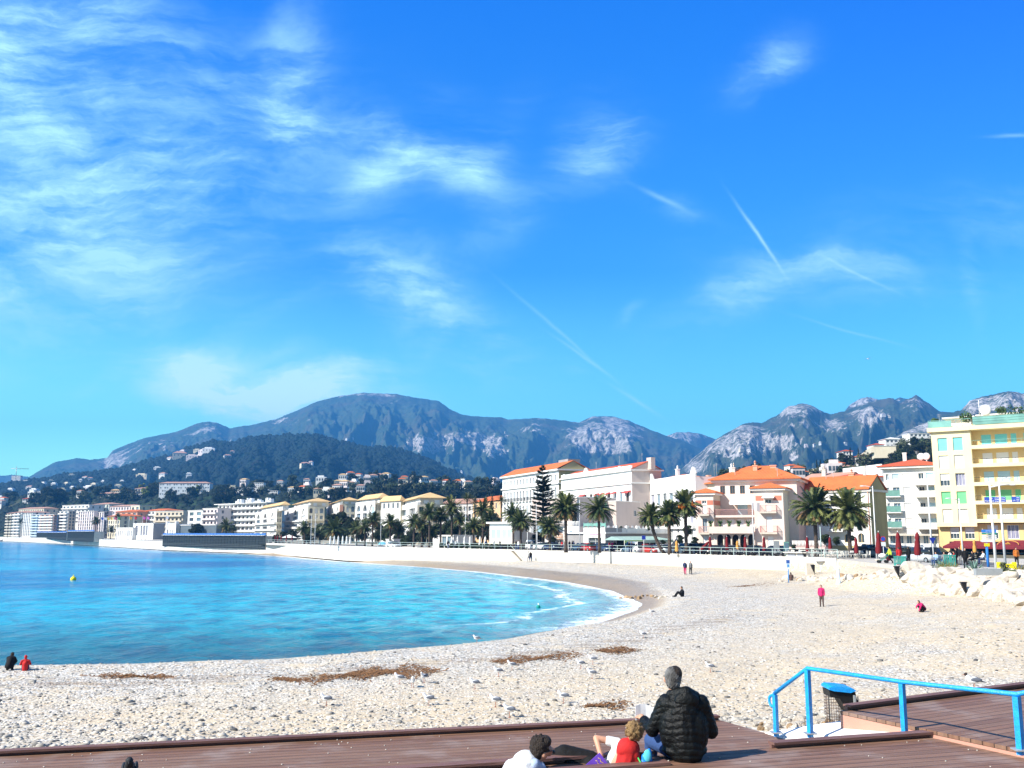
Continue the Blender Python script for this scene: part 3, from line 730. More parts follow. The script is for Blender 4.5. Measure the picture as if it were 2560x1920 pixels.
class Bld:
    def __init__(s, name, label, A, B, top, depth=10, C=None, base=PROM-.1, cat='building', group=None, near=False):
        """A, B = (px, distance) of the left and right front corners, top = photo row of the top at B"""
        pyb = 1340
        a = P(A[0], pyb, A[1]); b = P(B[0], pyb, B[1]); s.H = P(B[0], top, B[1]).z-base
        s.near = near
        ux = Vector((b.x-a.x, b.y-a.y, 0)); s.W = ux.length; ux.normalize(); s.ux = ux; n = Vector((-ux.y, ux.x, 0))
        if C is not None:
            d = ray(C, 1260); k = d[0]/d[1]; depth = (k*b.y-b.x)/(n.x-k*n.y)
            if depth < 0 or depth > 40: print('BLD depth', name, label, round(depth, 1)); depth = 12
        s.D = depth
        s.e = empty(name, (a.x, a.y, base), math.atan2(ux.y, ux.x), label, cat, group)
        s.nw = 0; ALLB.append(s)
    def z(s, py, Y): return CAMZ+slope(py)*Y-s.e.location.z
    def shell(s, mat, front=(), right=(), left=(), H=None, y0=0, x0=0, W=None, D=None, z0=0, rev=.22, name='wall', cap=True, label=None):
        W = s.W if W is None else W; D = s.D if D is None else D; H = s.H if H is None else H
        mb = MB(); mt = mat if isinstance(mat, (list, tuple)) else [mat]
        X = Vector((1, 0, 0)); Yv = Vector((0, 1, 0))
        wall_plane(mb, (x0, y0, 0), X, Yv, W, H, front, rev, 0, z0)
        wall_plane(mb, (x0+W, y0, 0), Yv, -X, D, H, right, rev, min(1, len(mt)-1), z0)
        wall_plane(mb, (x0, y0+D, 0), -Yv, X, D, H, left, rev, 0, z0)
        mb.add([(x0+W, y0+D, z0), (x0, y0+D, z0), (x0, y0+D, H), (x0+W, y0+D, H)], [(0, 1, 2, 3)])
        if cap: mb.add([(x0, y0, H), (x0+W, y0, H), (x0+W, y0+D, H), (x0, y0+D, H)], [(0, 1, 2, 3)])
        mb.add([(x0, y0, z0), (x0+W, y0, z0), (x0+W, y0+D, z0), (x0, y0+D, z0)], [(0, 3, 2, 1)])
        return mb.build(name, mt, s.e, label=label)
    def win(s, ops, st='w', side='front', x0=0, y0=0, W=None, D=None, rev=.22, name='window', back=True):
        W = s.W if W is None else W
        for i, o in enumerate(ops):
            stt = st[i % len(st)] if isinstance(st, (list, tuple)) else st
            arch = len(o) > 4; h = o[3]-o[2]
            wm, gm, sm = window_mesh(o[1]-o[0], h, stt, s.near)
            if s.nw >= 98: break
            s.nw += 1
            ob = bpy.data.objects.new(name, wm); COL.objects.link(ob); link(ob, s.e)
            r = rev-.07
            if side == 'front': ob.location = (x0+o[0], y0+r, o[2])
            elif side == 'right': ob.location = (x0+W-r, y0+o[0], o[2]); ob.rotation_euler = (0, 0, math.pi/2)
            else: ob.location = (x0+r, y0+(s.D if D is None else D)-o[0], o[2]); ob.rotation_euler = (0, 0, -math.pi/2)
            if gm:
                g = bpy.data.objects.new('pane', gm); COL.objects.link(g); link(g, ob)
            if sm:
                g = bpy.data.objects.new('shutter', sm); COL.objects.link(g); link(g, ob)
    def balc(s, x0, x1, z, d=1.3, rail='bars', mat=None, y=0, side='front', h=1.0, t=.16, railmat=None):
        mat = mat or M_WHITE; mb = MB(); w = x1-x0
        mb.box(0, w, -d, 0, -t, 0); r = MB()
        if rail == 'solid': r.box(0, w, -d-.003, -d+.1, .0, h); r.box(0, .1, -d+.1, 0, .0, h); r.box(w-.1, w, -d+.1, 0, .0, h); rm = railmat or mat
        elif rail == 'glass': r.box(0, w, -d+.02, -d+.05, .05, h); r.box(0, w, -d, -d+.06, h, h+.06); rm = railmat or M_TEALG
        else:
            r.box(0, w, -d, -d+.05, h-.05, h); r.box(0, .05, -d+.05, 0, h-.05, h); r.box(w-.05, w, -d+.05, 0, h-.05, h)
            n = max(3, int(w/(.16 if s.near else .4)))
            for k in range(n+1): xx = k*(w-.03)/n; r.box(xx, xx+.03, -d+.01, -d+.04, 0, h-.05)
            for k in range(5): yy = -d+(k+.5)*d/5; r.box(0, .03, yy, yy+.03, 0, h-.05); r.box(w-.03, w, yy, yy+.03, 0, h-.05)
            rm = railmat or M_IRON
        ob = mb.build('balcony', mat, s.e)
        if side == 'front': ob.location = (x0, y, z)
        else: ob.location = (s.W, x0, z); ob.rotation_euler = (0, 0, math.pi/2)
        r.build('railing', rm, ob); return ob
    def cornice(s, z, h=.35, out=.35, mat=None, x0=0, y0=0, W=None, D=None, name='cornice'):
        W = s.W if W is None else W; D = s.D if D is None else D
        mb = MB(); a, b, c, d = x0-out, x0+W+out, y0-out, y0+D+out
        mb.box(a, b, c, y0-.004, z, z+h); mb.box(x0+W+.004, b, y0-.004, d, z, z+h); mb.box(a, x0-.004, y0-.004, d, z, z+h)
        if name == 'cornice': mb.add([(a, c, z+h+.004), (b, c, z+h+.004), (b, d, z+h+.004), (a, d, z+h+.004)], [(0, 1, 2, 3)])
        return mb.build(name, mat or M_WHITE, s.e)
    def hip(s, z, rise, mat, out=.5, x0=0, y0=0, W=None, D=None, ridge=None, t=.14):
        W = s.W if W is None else W; D = s.D if D is None else D
        a, b, c, d = x0-out, x0+W+out, y0-out, y0+D+out; mb = MB(); w = b-a; dd = d-c
        if w >= dd: r0, r1 = (a+dd/2, (c+d)/2), (b-dd/2, (c+d)/2)
        else: r0, r1 = ((a+b)/2, c+w/2), ((a+b)/2, d-w/2)
        vs = [(a,c,z),(b,c,z),(b,d,z),(a,d,z),(a,c,z+t),(b,c,z+t),(b,d,z+t),(a,d,z+t),(r0[0],r0[1],z+rise),(r1[0],r1[1],z+rise)]
        fs = [(0,3,2,1),(0,1,5,4),(1,2,6,5),(2,3,7,6),(3,0,4,7)]
        fs += [(4,5,9,8),(5,6,9),(6,7,8,9),(7,4,8)] if w >= dd else [(4,5,8),(5,6,9,8),(6,7,9),(7,4,8,9)]
        mb.add(vs, fs); return mb.build('roof', mat, s.e)
    def gable(s, z, rise, mat, wallmat, out=.5, x0=0, y0=0, W=None, D=None, pos=.5, end=.15, t=.14):
        """ridge runs along x; gable triangles on the ends"""
        W = s.W if W is None else W; D = s.D if D is None else D
        a, b, c, d = x0-end, x0+W+end, y0-out, y0+D+out; yr = y0+D*pos; mb = MB()
        vs = [(a,c,z),(b,c,z),(a,yr,z+rise),(b,yr,z+rise),(a,d,z),(b,d,z)]; vs += [(x, y, zz+t) for x, y, zz in vs]
        mb.add(vs, [(6,7,9,8),(8,9,11,10),(1,0,2,3),(3,2,4,5),(0,1,7,6),(5,4,10,11),(1,3,9,7),(3,5,11,9),(2,0,6,8),(4,2,8,10)])
        r = mb.build('roof', mat, s.e)
        g = MB(); zz = z-.02; sl = rise/(D*pos+out)
        for xx, fl in ((x0+W, 0), (x0, 1)):
            f = [(xx, y0, zz), (xx, y0+D, zz), (xx, yr, z+rise-.03)]
            g = MB(); g.add(f, [(0, 1, 2) if not fl else (0, 2, 1)]); g.build('gable', wallmat, s.e)
        return r
    def chimney(s, roof, x, y, z, w=.8, h=1.4, mat=None, pot=True):
        mb = MB(); mb.box(x-w/2, x+w/2, y-w/3, y+w/3, z-1, z+h); mb.box(x-w*.62, x+w*.62, y-w*.45, y+w*.45, z+h+.002, z+h+.15)
        if pot: mb.tube([(x, y, z+h+.15), (x, y, z+h+.6)], [w*.22, w*.2], 8); mb.tube([(x, y, z+h+.62), (x, y, z+h+.95)], [w*.32, .03], 8)
        mb.build('chimney', mat or M_CHIM, roof)
def cols(n, W, w, z0, z1, m0=.0, m1=None, arch=False):
    m1 = m0 if m1 is None else m1; step = (W-m0-m1)/n; r = []
    for k in range(n):
        xc = m0+step*(k+.5); o = (xc-w/2, xc+w/2, z0, z1); r.append(o+('arch',) if arch else o)
    return r
def YA(pyA, pyB, YB): return YB*slope(pyB)/slope(pyA)

# ---- 1 yellow corner block of flats on the right -----------------------------------------------------------
b = Bld('apartment_block', 'tall pale yellow block of flats with turquoise and green shutters on the right edge', (2345, 160), (2445, 156.5), 1073, depth=13, near=True)
Y0 = 159; rows = [(1095,1127.5,'sht'),(1139,1171,'shw'),(1184,1215,'shw2'),(1229,1260,'shg'),(1273,1306,'shw')]
f = b.W; ops = []; st = []
for y0, y1, k in rows:
    za, zb = b.z(y1, Y0), b.z(y0, Y0)
    ops += [(.155*f, .40*f, za, zb), (.545*f, .79*f, za, zb)]; st += [k, 'curt' if k == 'shw2' else k]
g_ops = [(.29*f, .52*f, b.z(1347,Y0), b.z(1318,Y0)), (.66*f, .90*f, b.z(1347,Y0), b.z(1317,Y0))]
b.shell(M_YEL, ops, rev=.35, z0=b.z(1309, Y0)); b.win(ops, st, rev=.35)
b.shell(M_YELD, g_ops, H=b.z(1309, Y0)-.03, y0=.9, D=b.D-.9, W=b.W+.0, rev=.3, name='lower_wall', label='ochre lower storey set back under the flats'); b.win(g_ops, ['shw2', 'shw2'], y0=.9, rev=.3)
b.balc(-.1, f, b.z(1309, Y0), .5, 'solid', M_YEL, h=.02, t=.5, y=.45)
# sills, rounded balconies of the corner part
WX = 13.0
def curve(x0, xe, d, r, back):
    pts = [(x0, -d+.0), (xe-r, -d)]
    for k in range(1, 9):
        a = k/8*math.pi/2; pts.append((xe-r+r*math.sin(a), -d+r-r*math.cos(a)))
    pts += [(xe, back), (x0, back)]; return pts
lev = [1122, 1167, 1212.5, 1258, 1303]
zt = b.z(1065, Y0)
for i, py in enumerate(lev):
    z = b.z(py, Y0); mb = MB(); mb.prism(curve(f+.004, f+WX, .35, 5.5, 9), z-.28, z+.32); o = mb.build('balcony', M_YEL, b.e)
    r = MB(); cv = curve(f+.1, f+WX-.1, .25, 5.4, 9)[:-2]
    r.tube([(x, y, z+1.1) for x, y in cv], .03, 5)
    for k in range(len(cv)): r.box(cv[k][0]-.02, cv[k][0]+.02, cv[k][1]-.02, cv[k][1]+.02, z+.3, z+1.1)
    for q in range(1, 7): xx = f+.1+(WX-5.6)*q/7; r.box(xx-.02, xx+.02, -.27, -.23, z+.3, z+1.1)
    r.build('railing', M_TEALG if i == 0 else M_IRON, o)
iw = []; ist = []
for i, (y0, y1, k) in enumerate(rows):
    za, zb = b.z(lev[i]-1, Y0)+.32-.0, b.z(lev[i]-31.5, Y0)
    for (a0, a1) in ((1.35, 2.85), (3.4, 5.25), (5.75, 6.6), (7.6, 8.9)):
        iw.append((a0, a1, za, zb)); ist.append({'sht':'sht','shw':'shw','shw2':'shb','shg':'shg'}[k])
b.shell(M_YELD, iw, x0=f+.004, W=WX-2.2, y0=1.5, D=11, rev=.2, z0=b.z(1309, Y0), H=zt-.5, name='inner_wall'); b.win(iw, ist, x0=f, y0=1.5, rev=.2)
lw = [(1.3, 2.9, b.z(1347,Y0), b.z(1313,Y0)), (4.2, 5.9, b.z(1347,Y0), b.z(1313,Y0)), (6.6, 7.7, b.z(1347,Y0), b.z(1313,Y0))]
b.shell(M_YELD, lw, x0=f+.008, W=WX-2.3, y0=1.0, D=11, rev=.2, H=b.z(1309,Y0)-.03, name='lower_wall'); b.win(lw, ['shw2','curt','curt'], x0=f+.008, y0=1.0, rev=.2)
# cornice slab + roof terrace
mb = MB(); mb.box(-.5, f, -.5, 13.3, zt-1.0, zt-.3); mb.prism([(x, y) for x, y in curve(f+.004, f+WX+.3, .9, 5.8, 13)], zt-1.0, zt-.3); mb.build('cornice', M_YEL, b.e)
mb = MB(); mb.prism([(x, y) for x, y in curve(f+.5, f+WX-.5, .2, 5, 12)], zt-.296, zt+.25); mb.box(-.1, f+.4, -.1, 12.8, zt-.296, zt-.05); mb.build('parapet', M_YEL, b.e)
r = MB(); pts = [(-.3, -.3), (f+.3, -.3)]; 
for k in range(7): r.box(pts[0][0]+k*f/7, pts[0][0]+k*f/7+.04, -.34, -.3, zt-.3, zt+.95)
r.box(-.3, f*.55, -.33, -.31, zt-.25, zt+.8); r.box(-.3, f+.2, -.35, -.29, zt+.9, zt+.97)
cv = curve(f+.6, f+WX-.2, .7, 5.4, 9)[:-2]
for k in range(len(cv)-1):
    (xa, ya), (xb, yb) = cv[k], cv[k+1]; r.add([(xa,ya,zt-.2),(xb,yb,zt-.2),(xb,yb,zt+1.1),(xa,ya,zt+1.1)], [(0,1,2,3)])
for h in (.35, .75, 1.15): r.tube([(x, y-.03, zt+h) for x, y in cv], .035, 5)
r.build('railing', M_TEALG, b.e)
ph = MB(); ph.box(2, f-.3, 3.5, 9, zt-.3, zt+1.5); ph.box(1.4, f+.4, 2.6, 9.4, zt+1.504, zt+1.7); ph.box(f+1, f+WX-4, 3, 10, zt-.3, zt+1.6); ph.box(f+.6, f+WX-3.5, 2.4, 10.4, zt+1.604, zt+1.8)
ph.tube([(f+1.3, 2.2, zt+1.6), (f+1.3, 2.2, zt+4.2)], .05, 5); ph.build('penthouse', M_WHITE, b.e)
sd = MB(); sd.ball((f+2.2, 2.3, zt+2.5), (.9, .25, .9), 14, 8); sd.tube([(f+2.2, 2.4, zt+1.8), (f+2.2, 2.4, zt+2.6)], .08, 6); sd.build('satellite_dish', M_RAILW, b.e)
rs = random.Random(3); pl = MB()
for k in range(900):
    c = rs.choice([(f+6.8, .8, zt+1.5, 1.6), (f+9.2, 1.6, zt+1.5, 1.8), (f-.6, 1.2, zt+1.4, 1.0), (.7, .4, zt+.9, .6), (f+11, 4.5, zt+1.3, 1.6), (f+4.4, 2.8, zt+2.2, .9)])
    v = Vector((rs.gauss(0, 1), rs.gauss(0, .7), rs.gauss(0, .7))); v = v/max(v.length, .4)*c[3]*rs.random()**.4; p = Vector(c[:3])+v
    d1 = Vector((rs.uniform(-1,1), rs.uniform(-1,1), rs.uniform(-1,1))).normalized()*.22; d2 = d1.orthogonal().normalized()*.13
    pl.add([p-d1, p+d2, p+d1, p-d2], [(0,1,2,3)])
pl.build('roof_plants', M_LEAF0, b.e)
# ground floor shops: dark openings, burgundy awnings
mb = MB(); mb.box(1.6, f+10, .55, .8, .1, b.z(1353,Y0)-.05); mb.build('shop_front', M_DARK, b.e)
def awning(b, x0, x1, ztop, zbot, out, y=0, mat=M_AWN, val=.35, slopeL=1.2):
    mb = MB()
    mb.add([(x0+slopeL, y, ztop), (x1-slopeL*.3, y, ztop), (x1, y-out, zbot), (x0, y-out, zbot), (x0, y-out, zbot-val), (x1, y-out, zbot-val), (x0+slopeL*.3, y, zbot), (x1, y, zbot)],
           [(0,3,2,1),(3,4,5,2),(0,6,3),(1,2,7)])
    o = mb.build('awning', mat, b.e); s = o.modifiers.new('solid', 'SOLIDIFY'); s.thickness = .03; return o
awning(b, 1.2, 8.6, b.z(1352,Y0), b.z(1365,Y0), 3.5, y=.5); awning(b, f+2.2, f+7.0, b.z(1350,Y0), b.z(1366,Y0), 3.2, y=.5); awning(b, f+7.4, f+11, b.z(1350,Y0), b.z(1360,Y0), 4.2, y=.5)
# emblem on the awning
em = MB(); xx = f+4.6; zz = b.z(1358,Y0)
ar = [(xx+1.5*math.cos(math.pi*k/14), zz-.15+.62*math.sin(math.pi*k/14)) for k in range(15)]
em.tube([(x, -1.6-(zz+.3-z_)*1.6, z_) for x, z_ in ar], .05, 5); 
for k in range(5): em.add([(xx-.1+k*.05-.5, -1.75, zz-.1), (xx+.3-k*.04, -1.75, zz-.1), (xx-.05, -1.6, zz+.3)], [(0,1,2)])
em.build('emblem', pmat('gold paint', (.75,.42,.08)), b.e)
# blue banners with white lettering on the fourth balcony
M_BLUEB = pmat('blue banner', (.03,.08,.40), (.02,.06,.34), 2); M_LET = pmat('white lettering', (.85,.85,.85))
def scribble(name, x0, x1, z, h, mat, parent, y, seed, r):
    rs = random.Random(seed); n = max(4, int((x1-x0)/max(h*.28, .05))); mb = MB()
    mb.tube([(x0+(x1-x0)*k/n, y, z+(h/2 if k % 2 else -h/2)*rs.uniform(.4, 1.)) for k in range(n+1)], [r*rs.uniform(.5, 1.1) for _ in range(n+1)], 5); return mb.build(name, mat, parent)
z = b.z(1252.5, Y0)+.05
for x0, x1, l1, l2 in ((1.4, 4.55, 'CONTINENTAL', 'IMMOBILIER'), (5.4, 6.6, 'A VENDRE', 'VUE MER')):
    mb = MB(); mb.box(f+x0, f+x1, -.40, -.37, z-.42, z+.46); o = mb.build('banner', M_BLUEB, b.e); xm = f+x0+(x1-x0)*.45
    scribble('lettering', f+x0+.12, xm, z-.2, .3, M_LET, o, -.405, 3, .05)
    if x1-x0 > 2: scribble('lettering', f+x0+.9, f+x0+1.25, z+.2, .3, M_LET, o, -.405, 4, .06)
    for q in range(3): scribble('lettering', xm+.15, f+x1-.1, z-.27+q*.27, .06, M_LET, o, -.405, 5+q, .045)

# ---- 2 white flats left of it --------------------------------------------------------------------------
b = Bld('apartment_block', 'white five storey flats with glass balconies between yellow block and orange roofed house', (2218, 168), (2352, 163), 1168, depth=12, near=True)
Y0 = 165; f = b.W; rw = [(1183,1199),(1217,1240),(1257,1280),(1296,1319)]
ops = []; st = []
for i, (y0, y1) in enumerate(rw):
    zb, za = b.z(y0, Y0), b.z(y1, Y0)
    ops += [(.04*f,.10*f,za,zb), (.165*f,.295*f,za if i else za+.2,zb), (.36*f,.50*f,za+(.35 if i else .5),zb)]; st += ['wb','wb' if i else 'shb','shw']
    ops += [(.66*f,.76*f,za,zb),(.80*f,.95*f,za,zb)]; st += ['w','shb']
g0, g1 = b.z(1378,Y0), b.z(1338,Y0)
for k in range(6): ops.append(((.05+.155*k)*f,(.05+.155*k+.10)*f,g0+.2,g1)); st.append('wb')
b.shell([M_WHITE, M_BEIGE], ops, rev=.3); b.win(ops, st, rev=.3)
for (y0, y1) in rw[1:]: b.balc(.0*f+.15, .32*f, b.z(y1, Y0), 1.0, 'glass', M_WHITE); b.balc(.60*f, .99*f, b.z(y1+2, Y0), 1.9, 'solid', M_WHITE, h=.95)
b.balc(.60*f, .99*f, b.z(1212, Y0), 1.9, 'solid', M_WHITE, h=.95)
b.balc(.1, f-.1, b.z(1335, Y0), 1.5, 'bars', M_STONE, t=.3)
b.balc(.1, f-.1, b.z(1366, Y0), 1.8, 'solid', M_BRWHITE, h=.5)
b.cornice(b.H, .35, .8); r = b.hip(b.H+.36, 1.5, M_TILE2, 1.0)
b.chimney(r, .33*f, 4, b.H+1.2, .6, 1.7, M_BRWHITE, False)
for k, xx in enumerate((.62, .72, .97)):
    sd = MB(); sd.ball((0, 0, .9), (.65, .2, .65), 14, 8); sd.tube([(0, 0, -1), (0, 0, .9)], .06, 6); sd.build('satellite_dish', M_RAILW, b.e, (f*xx, 5, b.H+1.4))

# ---- 3 orange roofed house with ochre gable ---------------------------------------------------------------
b = Bld('house', 'white house with long orange tile roof and ochre gable behind two big palms', (2012, 157.5), (2180, 150), 1223, C=2216, cat='house', near=True)
f = b.W; Y0 = 152
ops = [(.795*f,.875*f,b.z(1263,151),b.z(1237,151)), (.42*f,.5*f,b.z(1263,151),b.z(1237,151)), (.1*f,.18*f,b.z(1263,151),b.z(1237,151)), (.80*f,.89*f,b.z(1357,151),b.z(1333,151),'arch'), (.60*f,.68*f,b.z(1357,151),b.z(1335,151),'arch'), (.30*f,.38*f,b.z(1357,151),b.z(1335,151),'arch')]
b.shell([M_BRWHITE, M_OLIVE], ops, rev=.3); b.win(ops[:3], 'dark', rev=.3); b.win(ops[3:], 'yel', rev=.3)
b.cornice(b.H-.35, .34, .3); r = b.gable(b.H, 2.3, M_TILE, M_OLIVE, .55)
for xx in (.25, .52, .85):
    sk = MB(); sk.box(-.45, .45, -.5, .5, 0, .06); o = sk.build('skylight', M_GLASS, r, (xx*f, b.D*.25, b.H+1.3)); o.rotation_euler = (math.atan2(2.3, b.D/2+.55), 0, 0)
b.chimney(r, .62*f, b.D*.55, b.H+1.8, .9, .9, M_SALMON); b.chimney(r, .8*f, b.D*.6, b.H+1.9, .35, 1.9, M_CHIM, False)
pt_ = MB(); pt_.tube([(f-.25, -.12, .2), (f-.25, -.12, b.H-.3)], .07, 6); pt_.build('drainpipe', M_SALMON, b.e)
sc_ = MB(); sc_.box(.12*f, .95*f, -.6, -.05, 0, 1.2); sc_.build('garden_wall', M_OLIVE, b.e)
aw = awning(b, .38*f, .64*f, b.z(1318,151), b.z(1324,151), 1.6, mat=M_AWNW)
# houses behind
b = Bld('house', 'low red roofed house behind the orange roof', (2105, 182), (2222, 182), 1193, depth=9, cat='house'); b.shell(M_WHITE); b.hip(b.H, 1.0, M_TILE2, .5)
b = Bld('building', 'long white terrace building standing above the orange roofs', (2116, 215), (2215, 200), 1168, depth=10); o_ = cols(5, b.W, 1.2, b.H-2.6, b.H-1.3, .6); b.shell(M_BRWHITE, o_); b.win(o_, 'w')
mb = MB(); mb.box(0, b.W, 0, .15, b.H+.002, b.H+.7); mb.build('parapet', M_BRWHITE, b.e)
b = Bld('house', 'wide house with faded pink tile roof right of the villa roof', (2000, 195), (2110, 188), 1203, depth=12, cat='house'); o_ = cols(4, b.W, 1., b.H-2, b.H-.8, .6); b.shell(M_CREAM, o_); b.win(o_); r = b.gable(b.H, 2.0, M_TILEP, M_CREAM, .5); b.chimney(r, b.W*.4, 4, b.H+1.3)

# ---- 4 the white villa with towers and arcade ---------------------------------------------------------------
SAVEW = M_BRWHITE; M_BRWHITE = pmat('rosy white render', (.74,.62,.55), (.69,.56,.49), .3, .8, dirt=.3)
vb = Bld('villa', 'white seaside villa with two towers, five dark arches and orange hipped roofs', (1740, 151.2), (1962, 145.5), 1225, depth=16, near=True, cat='villa')
f = vb.W; U1 = .215*f; U2 = .675*f; Yv0 = 149
Z = lambda py, Y=148: vb.z(py, Y)
# left tower
HT = Z(1237, 150); ow = [(U1*.38,U1*.62,Z(1258),Z(1250)), (U1*.38,U1*.62,Z(1287),Z(1262.5)), (U1*.38,U1*.62,Z(1330),Z(1295)), (U1*.38,U1*.62,Z(1372),Z(1341))]
vb.shell([M_BRWHITE, M_BEIGE], ow, W=U1, D=5, H=HT, rev=.25); vb.win(ow, ['w','shw','wb','shw'], W=U1, rev=.25)
for x0, x1 in ((.12, U1*.34), (U1*.66, U1-.05)): mb = MB(); mb.box(x0, x1, -.03, .0, Z(1261), Z(1249.5)); mb.build('panel', M_REDPANEL, vb.e)
mb = MB(); mb.box(U1, U1+.03, .1, 4.9, Z(1261), Z(1249.5)); mb.build('panel', M_REDPANEL, vb.e)
vb.cornice(HT, .3, .35, x0=0, W=U1, D=5); vb.hip(HT+.31, .8, M_TILE, .5, x0=0, W=U1, D=5)
M_RPINK = pmat('pink painted iron', (.55,.28,.26), (.5,.25,.23), 3)
for zz in (Z(1285), Z(1332)): vb.balc(U1*.22, U1*.80, zz, .9, 'bars', M_STONE, t=.25, railmat=M_RPINK)
# right tower
WR = f-U2; HT = Z(1226, 146.5); ow = [(U2+WR*.38-U2,WR*.60,Z(1258,146),Z(1248,146)), (WR*.40,WR*.58,Z(1284,146),Z(1262,146)), (WR*.40,WR*.60,Z(1330,146),Z(1291,146)), (WR*.42,WR*.62,Z(1374,146),Z(1341,146))]
vb.shell([M_BRWHITE, M_CREAM], ow, x0=U2, W=WR, D=6.3, H=HT, rev=.25, name='wall'); vb.win(ow, ['w','shw','shw','shw'], x0=U2, W=WR, rev=.25)
for x0, x1 in ((.3, WR*.33), (WR*.66, WR-.25)): mb = MB(); mb.box(U2+x0, U2+x1, -.03, .0, Z(1251,146), Z(1239,146)); mb.build('panel', M_REDPANEL, vb.e)
vb.cornice(HT, .3, .4, x0=U2, W=WR, D=6.3); vb.hip(HT+.31, 1.0, M_TILE, .6, x0=U2, W=WR, D=7.5)
for zz in (Z(1279,146), Z(1331,146)): vb.balc(U2+WR*.2, U2+WR*.78, zz, .9, 'bars', M_STONE, t=.25, railmat=M_RPINK)
aw = awning(vb, U2+WR*.30, U2+WR*.72, Z(1240,146), Z(1243,146), .8, mat=M_AWNW, val=.15, slopeL=.1)
# arcade between the towers
WC = U2-U1; zar = Z(1329); arc_ = cols(5, WC, WC/5*.76, .5, Z(1336), .35, .0, True)
vb.shell(M_BRWHITE, arc_, x0=U1+.003, W=WC-.006, y0=-.4, D=3.2, H=zar, rev=.5, name='arcade'); 
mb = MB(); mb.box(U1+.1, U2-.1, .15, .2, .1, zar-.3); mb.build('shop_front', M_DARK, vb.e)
mb = MB()
for o in arc_[:-1]: mb.tube([(U1+(o[1]+arc_[arc_.index(o)+1][0])/2, -.45, .5), (U1+(o[1]+arc_[arc_.index(o)+1][0])/2, -.45, Z(1347))], .12, 8)
mb.build('columns', M_STONE, vb.e)
vb.balc(U1-.6, U2-.05, zar+.02, 1.0, 'solid', M_BRWHITE, y=-.4, h=.75, t=.3)
# first floor set back, upper terrace, attic block
z1 = Z(1289, 150); o1 = cols(4, WC, WC/4*.72, zar+.3, Z(1297), .2)
vb.shell(M_BRWHITE, o1, x0=U1+.003, W=WC-.006, y0=1.2, D=5, H=z1, z0=zar, rev=.3, name='upper_wall'); vb.win(o1, 'shw', x0=U1+.003, y0=1.2, rev=.3)
vb.balc(U1+.05, U2-.05, z1+.05, 1.0, 'bars', M_BRWHITE, y=1.2, h=.9, t=.35, railmat=M_RPINK)
z2 = Z(1209, 158); o2 = cols(6, f*.92, .8, Z(1236,156), Z(1216,156), .5, 2.5); o3 = [(U1*.0+3.6, 5.2, z1+.2, Z(1252,155)), (6.3, 8.3, z1+.2, Z(1250,155))]
vb.shell([M_BRWHITE, M_PINK], o2+o3, x0=.25*f*.6, W=f*.95, y0=5.2, D=9.5, H=z2, rev=.25, name='upper_wall'); vb.win(o2, 'brown', x0=.25*f*.6, y0=5.2); vb.win(o3, 'shb', x0=.25*f*.6, y0=5.2)
vb.cornice(z2, .35, .5, x0=.15*f, W=f*.95, y0=5.2, D=9.5); r = vb.hip(z2+.36, 2.5, M_TILE, .9, x0=.15*f, W=f*.95, y0=5.2, D=9.5)
vb.chimney(r, .6*f, 8, z2+1.9, .7, .8, M_SALMON); vb.chimney(r, .35*f, 7.5, z2+1.5, .5, .9); vb.chimney(r, .8*f, 9, z2+2.2, .9, .5, M_SALMON, False)
aw = awning(vb, U1+1.9, U1+5.8, Z(1243,155), Z(1258,155), 2.6, y=5.2, mat=M_AWNW, slopeL=.1)
rs = random.Random(5); pm_ = MB()
for k in range(5):
    x = U1-.3+k*WC/4.3; pm_.tube([(x, -1.1, zar+.75), (x, -1.1, zar+1.15)], [.16, .24], 8)
    for q in range(26):
        a = rs.uniform(0, 6.28); pm_.add([(x, -1.1, zar+1.1), (x+.12*math.cos(a+.4), -1.1+.12*math.sin(a+.4), zar+1.5), (x+.45*math.cos(a), -1.1+.45*math.sin(a), zar+rs.uniform(1.3, 1.9))], [(0,1,2)])
pm_.build('potted_plants', M_LEAF0, vb.e)
M_BRWHITE = SAVEW
# side annex with low wall right of the villa
b = Bld('terrace_bar', 'low striped canopy bar with red counter beside the villa', (1974, 143), (2060, 141), 1367, depth=4, cat='bar'); b.shell(M_DARK, H=b.H-.4); mb = MB(); mb.box(-.2, b.W+.2, -1.6, 4, b.H-.35, b.H-.05); mb.build('canopy', M_PINK, b.e)
bl = MB(); 
for k in range(24): bl.tube([(k*b.W/24, 3, b.H-.05), (k*b.W/24, 3, b.H+.75)], .07, 5)
bl.box(-.1, b.W, 2.9, 3.1, b.H+.752, b.H+.85); bl.build('balustrade', M_BRWHITE, b.e)

# ---- 5 white hotel behind the palms ------------------------------------------------------------------------
b = Bld('hotel', 'white hotel with wide window bands behind the trio of palms', (1584, YA(1213,1191,183)), (1742, 183), 1191, depth=14, near=True, cat='hotel')
f = b.W; H = b.H; o_ = cols(10, f, 2.2, H-5.0, H-2.6, .5)+cols(10, f, 2.0, H-9.0, H-6.4, .5)+cols(10, f, 1.0, H-12.6, H-10.0, .5)
b.shell([M_BRWHITE, M_PINKW], o_, rev=.35); b.win(o_, ['wb','w','wb','curt'], rev=.35); b.balc(.3, f-.3, H-6.2, .6, 'solid', M_BRWHITE, h=.5); b.balc(.3, f-.3, H-9.8, .6, 'solid', M_BRWHITE, h=.5)
mb = MB(); mb.box(0, f, 0, .3, H+.003, H+.6)
for xx in (.33, .97): 
    for k in range(12): mb.box(f*xx-1.4+k*.24, f*xx-1.4+(k+1)*.24-.01, .0, .28, H+.6, H+.62+1.3*math.sin(math.pi*(k+.5)/12))
